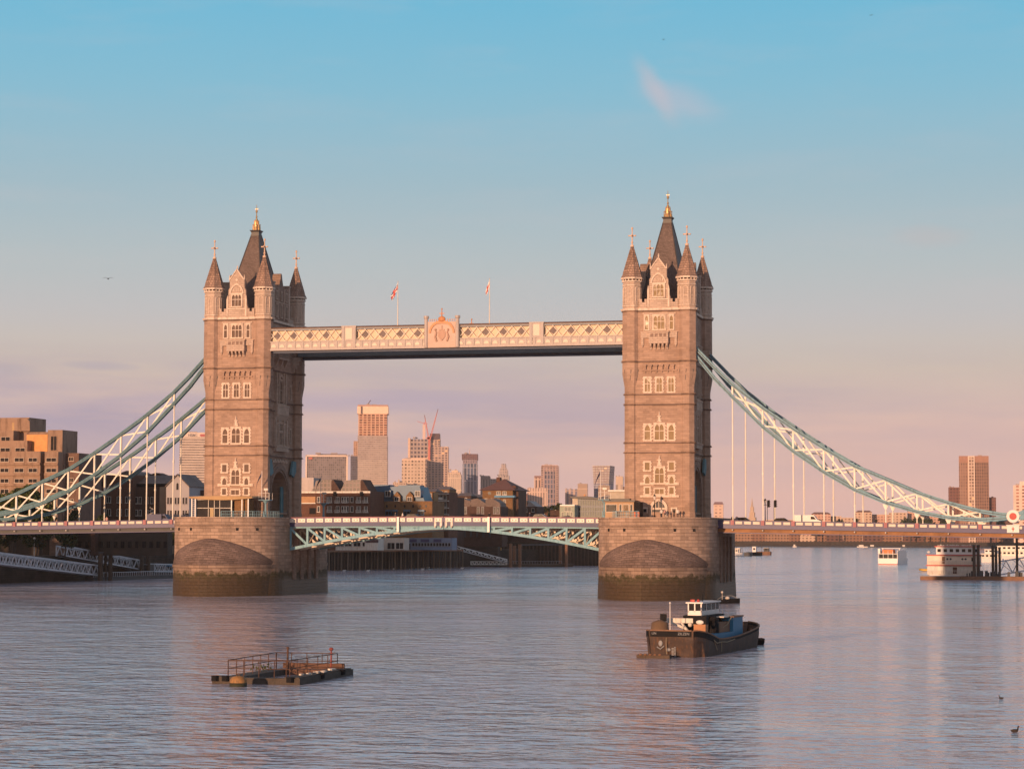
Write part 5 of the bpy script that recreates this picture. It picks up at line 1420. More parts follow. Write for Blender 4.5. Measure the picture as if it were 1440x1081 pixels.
for i in (0, 1): mb.bar((pts[i][0], 5.8, pts[i][1]+.3), (pts[i+1][0], 5.8, pts[i+1][1]+.3), .3, 13) if False else mb.add([(pts[i][0], -.5, pts[i][1]+.12), (pts[i+1][0], -.5, pts[i+1][1]+.12), (pts[i+1][0], 12.5, pts[i+1][1]+.12), (pts[i][0], 12.5, pts[i][1]+.12), (pts[i][0], -.5, pts[i][1]+.4), (pts[i+1][0], -.5, pts[i+1][1]+.4), (pts[i+1][0], 12.5, pts[i+1][1]+.4), (pts[i][0], 12.5, pts[i][1]+.4)], [(0, 1, 2, 3), (7, 6, 5, 4), (0, 4, 5, 1), (1, 5, 6, 2), (2, 6, 7, 3), (3, 7, 4, 0)])
mb.build('roof', SLATE, b.r)
x0, z1 = b.q(248.2, 679); x1, z0 = b.q(251, 688.5); a = archpts((x1-x0)/2, z1-.4, z1+.05, 4, z0); MB().prism([(p+(x0+x1)/2, q) for p, q in a], 1, -.08, .05).build('arched_window', GLASSD, b.r)
for t, bt in ((699.5, 708.5), (717.5, 723.5)):
    for a in (235.5, 239.5, 246, 250, 257, 261): b.win(a, a+2.2, t, bt, 0, GR)
b = House('brick_building', 156, 278, 'low brown brick house seen just left of the pavilion', 'house')
b.block(266.3, 292, 689, BRKD, 12); b.poly([(258, 683), (262, 678), (275, 686), (278, 689.3), (258, 689.3)], SLATE, 1.5, 11, 'roof')
for a in (270, 275, 283): b.win(a, a+2.6, 718, 724)

# warehouses between the towers
b = House('warehouse', 300, 472, 'brown brick warehouse with white balconies and gridded twin gable roofs', 'warehouse')
b.block(424, 520.5, 690.5, BRK, 16); b.block(424, 520.5, 693.2, OFFW, .5, -.4, 690.6, 'cornice')
b.block(423, 441, 671.5, plain('pale_roof', (.45, .38, .36), .7), 8, 10, 691, 'penthouse')
GRID = facade('gridded_roof', (.30, .24, .22), (.05, .035, .035), 1.5, 1.3, .72, .72)
for a, c, e in ((438, 470, 479), (478, 511, 519)):
    b.poly([(a, 690.3), (a+4, 684), (a+6.5, 675.5), (c-3, 674), (c+1, 690.3)], GRID, 3, 9, 'skylight_roof')
    b.poly([(c-4, 690.5), (c-4, 676), (c-1.5, 674), (e, 690.5)], BRKD, 2.6, 12, 'gable')
b.block(424, 441, 682, plain('orange_brick', (.32, .17, .08), .85), 1, -.3, 690, 'upper_wall') if False else None
b.block(424, 443.5, 698, plain('tan_shutter', (.40, .22, .11), .8), .3, -.35, 707, 'loading_door'); b.block(424, 443.5, 706.6, OFFW, .5, -.6, 708, 'cornice')
b.block(435, 444, 714, BLACK, .2, -.1, 722.5, 'doorway')
for t, bt in ((699, 706), (712, 719.5)):
    for k, a in enumerate((446.5, 461, 480.5, 487.5, 493.5, 502, 521-8)):
        b.win(a, a+3.0, t, bt)
    for a in (461, 472, 482.5, 502, 511.5, 521.5-5):
        if a > 516: continue
        x0, z0 = b.q(a-.5, bt+.6); x1, z1 = b.q(a+7, bt-2.6); mb = MB(); mb.box(x0, x1, -1.1, 0, z0-.15, z0)
        for i in range(7): mb.box(x0+(x1-x0)*i/6-.04, x0+(x1-x0)*i/6+.04, -1.1, -1.02, z0, z1)
        mb.box(x0, x1, -1.12, -1.0, z1-.08, z1); mb.build('balcony', OFFW, b.r); b.win(a+1, a+5, t, bt)
for a in (469.5, 507): 
    x0, z0 = b.q(a, 697); x1, z1 = b.q(a+4, 691); MB().box(x0, x1, -.8, 0, z0, z1).build('hoist_beam', BLACK, b.r)
b = House('warehouse', 318, 565, 'tan brick warehouse with blue dormered mansard roof', 'warehouse')
b.block(535 if False else 520.8, 608, 704.5, BRKT, 15)
b.poly([(523, 704.3), (528, 690), (552, 684), (590, 684), (597, 704.3)], BLUEROOF, 1.5, 12, 'mansard_roof')
b.block(520, 549, 681.5, BLUEROOF, 5, 6, 690, 'roof_box'); b.block(560, 591, 682, BLUEROOF, 5, 6, 690, 'roof_box')
for a in (541, 583): b.block(a, a+8.5, 689, BLUEROOF, 4, -.2+.0, 699, 'dormer'); b.win(a+1, a+7.5, 690.5, 697.5, -.2, OFFW, GLASSD)
for a in (553, 571): b.poly([(a, 704.3), (a, 697), (a+5, 691), (a+10, 697), (a+10, 704.3)], BRKT, -.1, 3, 'gable_dormer'); b.win(a+2, a+8, 699, 704, -.1, OFFW)
for a in (544, 556, 569, 581, 591, 599):
    x, z = b.q(a, 711.5); MB().prism([(x+.35*math.cos(i*math.pi/6), z+.5*math.sin(i*math.pi/6)) for i in range(12)], 1, -.1, .1).build('oval_window', GLASSD, b.r)
for a in (542.5, 550, 568, 588): b.win(a, a+8, 717, 724, 0, BLUEP, GLASSD); b.block(a-.5, a+8.5, 717, BLUEROOF, 1.2, -1.3, 719, 'awning')
b = House('balcony_flats', 340, 620, 'modern flats with tan wall and open balconies beside the blue roofed warehouse', 'flats')
b.block(608.3, 631, 692, BRK, 12, .5); b.block(609.5, 616, 692, plain('tan_wall', (.42, .28, .16), .8), 2, 0, None, 'pier_wall')
for t in (693.5, 703.5, 713.5, 723): b.block(616, 630, t, OFFW, 1.5, -1.0, t+1, 'balcony_slab'); 
for t in (696, 706, 716): b.win(618, 622, t, t+6, .5); b.win(624, 628, t, t+6, .5); b.block(616.5, 622.5, t+3, OFFW, .1, -1.0, t+6.5, 'balustrade')
b = House('brick_flats', 380, 636, 'narrow dark brick flats between the modern flats and the slate roofed row', 'flats')
b.block(631.3, 641, 699, BRKD, 12)
for t in (703, 712): b.win(633, 638, t, t+5)
b = House('slate_roofed_row', 430, 672, 'low brick row under a long dark zigzag slate roof', 'houses')
b.block(640.3, 704, 712, BRKD, 12)
for i in range(3): b.poly([(640+21*i, 712.2), (641+21*i, 702), (651+21*i, 700.5), (661+21*i, 704+3*(i > 0)), (662+21*i, 712.2)], SLATE, .5, 10, 'roof')
for a in (647, 653, 671, 677, 694, 699): b.win(a, a+3.2, 713, 722, 0, GR)
b = House('pyramid_roofed_house', 470, 700, 'tall orange brick house with brown pyramid roof and blue balcony', 'house')
b.block(678.5, 721, 689, BRKT, 24); b.roofx(678, 722, 689.2, 673.3, 24, plain('red_brown_tiles', (.16, .075, .06), .8, var=.2), 0, .49, over=1.2)
b.block(698, 703, 671, BRK, 3, 10, 680, 'chimney'); b.block(720.5, 725, 683, BRK, 4, 3, None, 'chimney'); b.block(725, 729, 690, BRKD, 14, 3, None, 'stair_tower')
x, z = b.q(688.3, 693.3); MB().prism([(x+.7*math.cos(i*math.pi/8), z+.7*math.sin(i*math.pi/8)) for i in range(16)], 1, -.1, .1).build('round_window', GLASSD, b.r)
for a, c in ((698.5, 704), (707, 712)): b.win(a, c, 691, 695.5)
b.block(695, 723.5, 696.5, BLUEP, 2.0, -2.2, 699.3, 'balcony')
for a, t in ((682, 701), (690.5, 701), (699, 701), (708, 702.5), (708, 711.5), (699, 711), (708, 720), (691, 712)): b.win(a, a+3, t, t+4)
b = House('dark_roofed_house', 520, 740, 'low dark house with pointed slate roofs, right of the pyramid roofed house', 'house')
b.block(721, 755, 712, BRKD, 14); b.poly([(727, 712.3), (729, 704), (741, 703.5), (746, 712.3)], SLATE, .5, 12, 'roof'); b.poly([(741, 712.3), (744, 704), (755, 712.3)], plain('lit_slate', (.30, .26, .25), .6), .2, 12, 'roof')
for a in (729, 738, 748): b.win(a, a+3, 714.5, 719.5)
b = House('glass_office', 505, 825, 'modern glazed office with a flat overhanging roof, left of the right tower', 'office')
b.block(805, 812.5, 699.5, plain('cream_panel_wall', (.50, .42, .33), .7), 12); b.block(812.5, 850, 700.5, GLASSB, 12, .3); b.poly([(802, 700), (802, 698), (824, 697.3), (849, 701), (849, 702.5)], LEAD, -1.5, 14, 'roof')
mb = MB()
for i in range(11): x0, z0 = b.q(813+3.4*i, 701); x1, z1 = b.q(813+3.4*i, 725); mb.box(x0-.1, x0+.1, .1, .3, z1, z0)
for t in (703, 711, 713, 719): x0, z0 = b.q(812.5, t); x1, z1 = b.q(850, t); mb.box(x0, x1, .08, .3, z0-.15, z0+.15)
mb.build('mullions', GREY, b.r)
b = House('pale_annexe', 500, 796, 'low pale green and white annexe beside the glazed office', 'annexe')
b.block(787, 808, 711, plain('pale_green', (.33, .36, .28), .7), 9); b.block(787.5, 808, 709.3, WHITE, 10, -.5, 711.2, 'roof'); b.win(794, 803, 712.5, 718.5, 0, OFFW, GLASSB, name='window'); b.block(773, 788, 717, BRKD, 8, 1); 
for a in (790, 797, 804-1.5): b.win(a, a+2.6, 720, 725, 0, OFFW, GLASSB)
b = House('pale_penthouse_block', 560, 868, 'pale layered block just left of the right tower', 'building')
b.block(857, 884, 690, plain('cream_render', (.45, .38, .30), .8), 14); b.block(855, 884, 688.5, OFFW, 16, -1, 691, 'roof'); b.block(856, 884, 701, GLASSB, 15, -.5, 706, 'glazed_storey'); b.block(855, 884, 706, OFFW, 16, -1, 708, 'slab')
# filler roofs further back, each its own house
fr = random.Random(3)
for i, (a, c, t, Y) in enumerate(((755, 772, 716, 620), (640, 662, 697, 640), (596, 612, 691, 520), (728, 744, 711, 640), (520, 536, 690, 420), (845, 858, 700, 640), (660, 680, 699, 660), (772, 787, 714, 700), (612, 632, 688, 600))):
    b = House('back_street_house', Y, (a+c)/2, ('low brick house behind the roofs, %s' % ('beside the trees', 'above the slate roofed row', 'right of the blue mansard roof', 'behind the dark roofed house', 'between the two warehouses', 'behind the flag column', 'left of the pyramid roof', 'behind the pale annexe', 'behind the balcony flats')[i]), 'house')
    b.block(a, c, t, (BRK, BRKD, BRKT)[i % 3], 12); b.roofx(a, c, t+.2, t-4, 12, SLATE, 0, .15)
    for q in range(int((c-a)//6)): b.win(a+2+6*q, a+4.5+6*q, t+3, t+7)

# riverside restaurants on timber piles
b = House('timber_quay', 262, 560, 'long timber jetty on dark piles below the left bascule leaf', 'jetty', ground=WZ)
ql = [(462, 262), (560, 300), (652, 345)]
def Lp(i0, i1, f): a, c = ql[i0], ql[i1]; return (a[0]+(c[0]-a[0])*f, a[1]+(c[1]-a[1])*f)
def qpt(f):      # along the quay edge
    g_ = f*2; return Lp(0, 1, g_) if g_ < 1 else Lp(1, 2, g_-1)
DZ = at(520, 773.5, 285).z-WZ
mb = MB()
for i in range(24):
    (pa, ya), (pb, yb) = qpt(i/24), qpt((i+1)/24); A = at(pa, 700, ya); B = at(pb, 700, yb)
    mb.add([(A.x, ya, WZ+DZ-.5), (B.x, yb, WZ+DZ-.5), (B.x-3, yb+12, WZ+DZ-.5), (A.x-3, ya+12, WZ+DZ-.5), (A.x, ya, WZ+DZ), (B.x, yb, WZ+DZ), (B.x-3, yb+12, WZ+DZ), (A.x-3, ya+12, WZ+DZ)], [(0, 3, 2, 1), (4, 5, 6, 7), (0, 1, 5, 4), (3, 7, 6, 2)])
dk = MB(); dk.v = [(x-b.o.x, y-b.o.y, z-b.o.z) for x, y, z in mb.v]; dk.f = mb.f; dk.build('deck', RUST, b.r)
for i in range(47):
    f = (i+.5+rnd.uniform(-.25, .25))/47; pa, ya = qpt(f); ya += (.5, 4, 8)[i % 3]; A = at(pa, 700, ya); rr = rnd.uniform(.17, .3)
    mb = MB(); mb.fr(A.x-b.o.x, ya-b.o.y, -.5, DZ-.4, rr, rr, 8); mb.build('pile', BROWNW if i % 2 else plain('pale_pile', (.19, .13, .09), .85) if i == 0 else MATS['pale_pile'], b.r)
b = House('river_cafe', 286, 500, 'white fronted riverside cafe with wide dark windows on the jetty', 'restaurant', ground=WZ+DZ)
b.block(472, 531, 759, OFFW, 6); b.block(513, 531, 756, OFFW, 7, -.3)
for a in (486.5, 497.5, 509.5, 521): pass
for a in (474, 485, 497.5, 510, 521.5):
    if a < 521: b.win(a, a+9.5, 762.5, 767.8, 0, OFFW)
b.block(514, 532, 758.5, plain('sign_maroon', (.07, .03, .035), .6), .2, -.5, 762.5, 'signboard')
x, z = b.q(522.5, 760.5); text_mesh('RIVER', .55, WHITE, 'lettering', b.r, (x, -.55, z), depth=.01) if False else None
b = House('river_cafe', 300, 552, 'cream pavilion with two dark openings, between the restaurants on the jetty', 'restaurant', ground=WZ+DZ)
b.block(531.5, 568.3, 756, plain('cream_board', (.52, .43, .36), .7), 6); b.win(545, 555, 763, 771.5, 0, OFFW); b.win(557, 567, 763, 771.5, 0, OFFW); b.block(536, 540, 767, GREY, .1, -.1, 770, 'notice')
b = House('river_restaurant', 316, 600, 'long blue grey restaurant with a row of windows and dark signs, on the jetty', 'restaurant', ground=WZ+DZ)
b.block(568.7, 636, 756, plain('blue_grey_board', (.16, .20, .28), .7), 6)
for i in range(13): b.win(580+4.2*i, 582.8+4.2*i, 763.3, 767.5, 0, GREY)
for a, w_ in ((575, 11), (591.5, 12), (609.5, 11)): b.block(a, a+w_, 757.8, PURPD, .2, -.25, 761.7, 'signboard')
b.block(575, 577, 764, BLACK, .1, -.1, 772, 'door')
# river wall and piled shore further right
b = House('retaining_wall', 418, 745, 'dark riverside wall with vertical timber fenders under the right leaf', 'wall', ground=WZ)
b.block(640, 700, 768, QUAYW, 4, -30); b.block(700, 860, 762, QUAYW, 4, 12)
for i in range(28): b.block(702+5.2*i, 703.6+5.2*i, 764, BROWNW, .5, 11.5, None, 'fender')
b.block(648, 706, 741.5, BRKD, 8, -20, 768, 'upper_wall'); b.block(700, 850, 741, BRKD, 8, 26, 763, 'upper_wall')
for i in range(22): b.block(652+8.8*i, 654.6+8.8*i, 746, DKGREY, .3, -20.4 if i < 5 else 25.6, 755, 'opening')
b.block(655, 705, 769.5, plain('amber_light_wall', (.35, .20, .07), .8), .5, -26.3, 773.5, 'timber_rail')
# the floating pier with its gangway, under the right leaf
r0 = at(752, 797, 392); fp = root('floating_pier', (r0.x, 392, WZ), 'floating pier with mooring piles below the right bascule leaf', 'pier')
def lq(px, py, Y): p = at(px, py, Y); return Vector((p.x-r0.x, Y-392, p.z-WZ))
a = lq(702, 797, 380); c = lq(805, 795, 400)
mb = MB(); mb.add([(a.x, a.y, -.4), (c.x, c.y, -.4), (c.x-2, c.y+8, -.4), (a.x-2, a.y+8, -.4), (a.x, a.y, 1.1), (c.x+.8, c.y, 1.1), (c.x-2, c.y+8, 1.1), (a.x-2, a.y+8, 1.1)], [(0, 3, 2, 1), (4, 5, 6, 7), (0, 1, 5, 4), (1, 2, 6, 5), (2, 3, 7, 6), (3, 0, 4, 7)]); mb.build('deck', BROWNW, fp)
for px, Y, tp in ((718, 378, 764), (723.5, 386, 767), (731, 381, 765), (788, 404, 766), (796.5, 397, 764)):
    p = lq(px, 796, Y); z1 = lq(px, tp, Y).z; mb = MB(); mb.fr(p.x, p.y, -.5, z1, .62, .62, 10); mb.build('mooring_pile', RUST, fp)
mb = MB(); p = lq(732, 766, 388); q = lq(800, 765, 402); mb.bar(p, q, .5, .5); mb.build('canopy_beam', DKGREY, fp)
mb = MB(); p = lq(703, 791, 380); q = lq(790, 792, 397)
for i in range(24): s_ = p.lerp(q, i/23); mb.bar((s_.x, s_.y, 1.1), (s_.x, s_.y, 2.1), .09)
mb.bar((p.x, p.y, 2.1), (q.x, q.y, 2.1), .1); mb.build('railing', GREY, fp)
def gangway(p, q, h, lab, mat=WHITE, bays=10, wd=2.0, cross=True, name='gangway', lat=Vector((-.3, .95, 0)), th=.2):
    r = root(name, p, lab, 'gangway', 'sloping white gangways'); d = q-p; v = Vector((0, 0, h)); lat = lat.normalized()*wd
    MB().bar(Vector((0, 0, 0))+lat/2, d+lat/2, wd, .12).build('walkway', DKGREY, r)
    for off, nm in ((Vector((0, 0, 0)), 'truss'), (lat, 'truss')):
        mb = MB(); mb.bar(off, off+d, th*1.3); mb.bar(off+v, off+d+v, th*1.3)
        for i in range(bays+1):
            a = off+d*(i/bays)
            if i < bays:
                b_ = off+d*((i+1)/bays); m_ = off+d*((i+.5)/bays)
                mb.bar(a, m_+v, th*.8); mb.bar(m_+v, b_, th*.8)
                if cross: mb.bar(a+v, b_, th*.4)
        mb.bar(off, off+v, th); mb.bar(off+d, off+d+v, th); mb.build(nm, mat, r)
    return r
gangway(at(637, 771, 352), at(713, 791, 376), .95*4096/4096*1.25, 'white lattice gangway sloping down to the floating pier', WHITE, 9, 2.2)
gangway(at(662, 793.5, 366), at(713, 793.5, 376), 1.1, 'low pale footbridge beneath the lattice gangway', OFFW, 9, 1.6)
# left bank pier: gangways, pontoon, dolphins, trees
WG = plain('galvanised_white', (.55, .54, .57), .5)
gangway(onX(-70, 784, -118.6), onX(139, 808.5, -118.0), 2.35, 'long white truss gangway at the lower left, nearer of the two', WG, 24, 2.4, False, lat=Vector((-1, 0, 0)), th=.3)
gangway(onX(92, 781, -121), onX(196, 800, -119.5), 2.3, 'white truss gangway behind the nearer one, left of the left pier', WG, 12, 2.4, False, lat=Vector((-1, 0, 0)), th=.26)
gangway(onX(217, 803, -117), onX(243, 803.5, -116), 1.9, 'short white truss footbridge at the left edge of the left pier', WG, 4, 2.0, False, lat=Vector((-1, 0, 0)), th=.24)
for k, (px, X, tp, w_) in enumerate(((141, -116.5, 776, .62), (155, -116.0, 777, .55), (148, -117.5, 775, .35), (199, -117, 780, .5), (208, -117, 776, .6))):
    p = onX(px, 812, X); z1 = onX(px, tp, X).z; r = root('mooring_pile', (X, p.y, WZ-1), 'dark timber mooring post, %s' % ('left of the pair at the gangway foot', 'right of the pair at the gangway foot', 'thin one between the pair at the gangway foot', 'slimmer one by the pontoon shelter', 'thicker one by the pontoon shelter')[k], 'mooring post', 'mooring posts of the left pontoon')
    mb = MB(); mb.fr(0, 0, 0, z1-WZ+1, w_, w_*.95, 8); mb.build('post', BROWNW, r); mb = MB(); mb.fr(0, 0, z1-WZ+.7, z1-WZ+1.1, w_*1.15, w_*1.15, 8); mb.build('cap', DKGREY, r)
r = root('pontoon', (-117.5, 118, WZ), 'dark pontoon with pale railing along the left bank behind the left pier', 'pontoon')
mb = MB(); mb.add([(-2.6, -23, -.3), (-.3, -23, -.3), (3.2, 24, -.3), (-1, 24, -.3), (-2.6, -23, .95), (-.3, -23, .95), (3.2, 24, .95), (-1, 24, .95)], [(0, 3, 2, 1), (4, 5, 6, 7), (0, 1, 5, 4), (1, 2, 6, 5), (2, 3, 7, 6), (3, 0, 4, 7)]); mb.build('hull', DKGREY, r)
mb = MB()
for i in range(48): f = i/47; x, y = -.3+3.5*f, -23+47*f; mb.bar((x, y, .9), (x, y, 2.0), .1)
mb.bar((-.3, -23, 2.0), (3.2, 24, 2.0), .12); mb.build('railing', WG, r)
MB().box(-1.6, .4, 8, 14, .95, 3.6).build('shelter', DKGREY, r); MB().box(-1.8, .6, 7.6, 14.4, 3.6, 3.75).build('shelter_roof', GREY, r)
MB().box(.6, 2.2, 19, 23.5, 3.1, 3.4).build('blue_canopy', BLUEP, r)
for px, py, X, lab in ((48, 758, -123.5, 'white globe lamp on the left bank promenade'), (227, 752, -122, 'pale pole lamp just left of the left pier')):
    p = onX(px, 780, X); z1 = onX(px, py, X).z; r = root('street_lamp', (X, p.y, QZ), lab, 'street lamp', 'promenade lamps'); mb = MB(); hh = z1-QZ; mb.fr(0, 0, 0, hh, .12, .08, 8); mb.build('pole', OFFW, r); mb = MB(); mb.ball((0, 0, hh+.2), .32, 8, 6); mb.build('globe', WHITE, r)

# ------------------------------------------------------------------ trees
def tree(x, y, z, h, w_, lab, mat=LEAF, seed=1, n=5200, leaf=.34, grp='trees on the left bank', trunk=True):
    rr = random.Random(seed); r = root('broadleaf_tree', (x, y, z), lab, 'tree', grp)
    mb = MB(); mb.tube([(0, 0, 0), (.05*w_, 0, h*.25), (.0, 0, h*.5), (0, 0, h*.8)], [h*.03, h*.024, h*.016, h*.005], 8)
    lobes = []
    for i in range(11):
        a = rr.uniform(0, 6.283); q = rr.uniform(.15, .62)*w_; zz = h*rr.uniform(.4, .9); R_ = w_*rr.uniform(.28, .44)*(1.1-.5*abs(zz/h-.55))
        lobes.append((q*math.cos(a), q*math.sin(a), zz, R_)); mb.tube([(0, 0, h*.3), (q*.5*math.cos(a), q*.5*math.sin(a), (h*.3+zz)/2), (q*math.cos(a), q*math.sin(a), zz)], [h*.012, h*.008, h*.004], 6)
    mb.build('trunk', BARK, r)
    vs = []; fs = []
    for i in range(n):
        lx, ly, lz, R_ = rr.choice(lobes); u = rr.uniform(-1, 1); a = rr.uniform(0, 6.283); k = R_*(rr.random()**.42)
        s_ = math.sqrt(1-u*u); p = Vector((lx+k*s_*math.cos(a), ly+k*s_*math.sin(a), lz+k*u*.8))
        if mnoise.noise(p*.55+Vector((seed*7.3, 0, 0))) < -.12: continue
        d = Vector((rr.gauss(0, 1), rr.gauss(0, 1), rr.gauss(0, 1))).normalized(); e = d.orthogonal().normalized(); f_ = d.cross(e); q = leaf*rr.uniform(.6, 1.3); o = len(vs)
        vs += [p+e*q, p+f_*q*.6, p-e*q, p-f_*q*.6]; fs.append((o, o+1, o+2, o+3))
    mb = MB(); mb.v = [tuple(v) for v in vs]; mb.f = fs; mb.build('crown', mat, r)
    return r
def tree_px(px, pytop, Y, w_px, lab, mat=LEAF, seed=1, n=4200, leaf=.34, ground=QZ, grp='trees on the left bank'):
    p = at(px, pytop, Y); m_ = (Y+412)/FPX
    return tree(p.x, Y, ground, p.z-ground+.3, w_px*m_*.62, lab, mat, seed, n, leaf, grp)
tree_px(20, 683, 84, 90, 'leafy green tree in front of the hotel at the far left', LEAF, 1, 15000, .42)
tree_px(58, 696, 88, 60, 'rounder green tree right of the tallest one before the hotel', LEAF, 2, 9000, .4)
tree_px(104, 718, 96, 34, 'small dark tree between hotel and brick building', LEAFD, 3, 3500, .34)
tree_px(140, 722, 100, 34, 'small dark tree below the round window', LEAFD, 4, 3500, .34)
for i, (px, t, Y, w_) in enumerate(((12, 738, 72, 60), (52, 742, 74, 44), (92, 743, 76, 34), (185, 744, 130, 36), (212, 742, 128, 34), (238, 741, 126, 30))):
    tree_px(px, t, Y, w_, 'dark low tree under the left span, %s from the left' % ('first', 'second', 'third', 'fourth', 'fifth', 'sixth')[i], LEAFD, 10+i, 3000, .34)
for i, (px, t, Y, w_) in enumerate(((763, 711, 560, 26), (776, 706, 575, 26), (785, 703, 590, 18), (800, 706, 600, 22), (735, 716, 560, 16))):
    tree_px(px, t, Y, w_, 'dark tree among the houses left of the right tower, %s' % ('above the silver car', 'left of the pale annexe', 'directly behind the pale annexe', 'behind the annexe roof', 'beside the dark roofed house')[i], LEAFD, 30+i, 1800, .6, grp='trees between the towers')
# promenade terrace under the left span, painted dark for the shade there
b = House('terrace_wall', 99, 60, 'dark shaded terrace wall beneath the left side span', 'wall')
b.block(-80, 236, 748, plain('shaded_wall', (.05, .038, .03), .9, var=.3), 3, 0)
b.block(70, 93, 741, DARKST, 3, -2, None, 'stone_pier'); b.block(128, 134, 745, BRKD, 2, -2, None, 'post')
for i in range(14): b.block(100+10*i, 104+10*i, 761, BLACK, .3, -.3, 770, 'opening')

# unseen wharf plane trees upstream, added to shade the left bank
for i in range(9):
    tree(-137-9.5*i, -36-4*(i % 3), QZ, 19.5+1.5*(i % 2), 9.5, 'unseen shade-casting plane tree upstream of the bridge, %s from the river' % ('first', 'second', 'third', 'fourth', 'fifth', 'sixth', 'seventh', 'eighth', 'ninth')[i], LEAFD, 90+i, 2600, .75, grp='unseen plane trees shading the left bank')

# ------------------------------------------------------------------ distant skyline
YS = 3200.0
def F(n, wall, glass, **k): return facade(n, tuple(v*.95 for v in wall), tuple(v*.7 for v in glass), **k)
def tower(nm, a, c, top, lab, mat, Y=YS, depth=45, rz=None, cat='tower block', parts=(), grp='towers on the far skyline', ground=QZ, sides=None):
    b = House(nm, Y, (a+c)/2, lab, cat, grp, ground); b.r.rotation_euler = (0, 0, math.atan2(CAMX-b.o.x, Y-CAMY)*.9)
    b.block(a, c, top, mat, depth)
    for q in parts:
        pa, pc, pt_, pm, dy, dp, bot, pn = q
        b.block(pa, pc, pt_, pm, dp, dy, bot, pn)
    if cat == 'tower block' and c-a > 9:
        rr = random.Random(int(a*10)); tt = min([top]+[q[2] for q in parts if q[6] is None or q[7] in ('crown_top', 'parapet', 'top', 'cap', 'rim', 'brown_top', 'core')])
        for k in range(rr.choice((2, 3))):
            x = a+(c-a)*rr.uniform(.12, .7); w_ = (c-a)*rr.uniform(.1, .22); b.block(x, x+w_, tt-rr.uniform(.8, 2.0), plain('roof_plant', (.36, .28, .25), .8) if 'roof_plant' not in MATS else MATS['roof_plant'], 9, 12+8*k, tt+.4, 'roof_plant')
    return b
PALE = (.56, .45, .38)
M_ban = F('banded_white', (.62, .50, .42), (.20, .15, .14), fh=4.4, bw=2.6, fx=.98, fz=.38)
t = tower('office_tower', 254.5, 296, 611, 'white banded office tower rising just left of the left tower', M_ban, parts=((254.5, 296, 608, plain('parapet_white', (.66, .53, .45), .7), -.5, 46, 615, 'parapet'),))
x, z = t.q(272, 612); 
text_mesh('HSBC', 6.2, plain('logo_grey', (.2, .17, .18), .6), 'lettering', t.r, (x-1, -1.2, z), depth=.3)
MB().prism([(x+11, z), (x+13.5, z+2.2), (x+19, z+2.2), (x+21.5, z), (x+19, z-2.2), (x+13.5, z-2.2)], 1, -1.4, -.6).build('emblem', plain('logo_red', (.45, .10, .09), .6), t.r)
M_fr = F('framed_glass', (.27, .22, .21), (.22, .19, .20), fh=4.0, bw=3.4, fx=.75, fz=.7)
t = tower('office_tower', 432.5, 486, 642, 'broad glass office block outlined by a pale frame, right of the left tower', M_fr, parts=((431, 487, 639.8, plain('frame_pale', (.72, .56, .47), .6), -1.5, 4, 642, 'frame'), (431, 433, 640, MATS['frame_pale'], -1.5, 4, None, 'frame'), (485.3, 487.5, 640, MATS['frame_pale'], -1.5, 4, None, 'frame'),
          (452, 491, 638.2, F('dull_glass', (.22, .18, .20), (.14, .12, .14)), 20, 40, None, 'core'), (435, 440, 643, plain('sign_red', (.5, .14, .10), .6), -2, 1, 646, 'sign')))
tower('office_tower', 493.3, 503, 641, 'dark glass tower squeezed between the framed block and the tallest tower', F('dark_glass_tower', (.13, .12, .15), (.09, .09, .12), fh=4, bw=2.5))
tower('apartment_tower', 497.5, 505, 620, 'sunlit orange tower peeping out behind the tallest tower', F('orange_tower', (.52, .33, .24), (.35, .2, .15), fh=3.5, bw=3), Y=3300)
MB_top = plain('crown_cream', (.78, .56, .42), .7)
t = tower('tallest_tower', 504, 544, 681, 'tallest skyline tower with cream crown and bare orange upper floors', F('ribbed_pale', (.50, .40, .35), (.36, .29, .27), fh=60, bw=3.2, fx=.35, fz=.98), parts=(
    (504, 544, 647, F('wrapped_floors', (.47, .38, .34), (.36, .30, .28), fh=3.6, bw=3.0, fx=.8, fz=.3), 0, 45, 681, 'middle_floors'),
    (504, 544, 612.5, F('upper_grey_floors', (.44, .35, .32), (.30, .25, .25), fh=3.6, bw=3.0, fx=.85, fz=.35), 0, 45, 647, 'middle_floors'),
    (505, 543.5, 582, F('bare_floors', (.62, .38, .26), (.24, .10, .07), fh=4.1, bw=7, fx=.72, fz=.62, var=.5), 0, 44, 612.5, 'bare_floors'),
    (503.3, 545, 571.5, MB_top, -1, 47, 582, 'crown'), (504, 544.5, 569.3, plain('crown_brown', (.42, .25, .2), .8), 0, 44, 571.5, 'crown_top'),
    (507.5, 509.2, 571.5, plain('hoist_dark', (.12, .08, .08), .8), -3, 3, 582, 'hoist')))
cr = root('tower_crane', at(518, 570, YS+10), 'small dark crane on top of the tallest tower', 'crane', 'cranes on the skyline'); mb = MB(); mb.bar((0, 0, -1), (0, 0, 3), 1.4); mb.bar((-1, 0, 2), (4, 0, 9), 1.1); mb.build('jib', plain('crane_dark', (.12, .08, .09), .7), cr)
CHK = F('checker_tower', (.42, .33, .31), (.15, .13, .16), fh=7, bw=6, fx=.6, fz=.6, var=.5)
t = tower('apartment_tower', 575, 601, 617.5, 'dark chequered tower with sunlit left edge, left of the cranes', CHK, parts=((574.3, 577.2, 616, plain('lit_edge', (.66, .46, .36), .7), -1, 44, None, 'edge'), (577, 601, 643.5, MATS['lit_edge'], -1.5, 5, 645.5, 'band')), Y=3260)
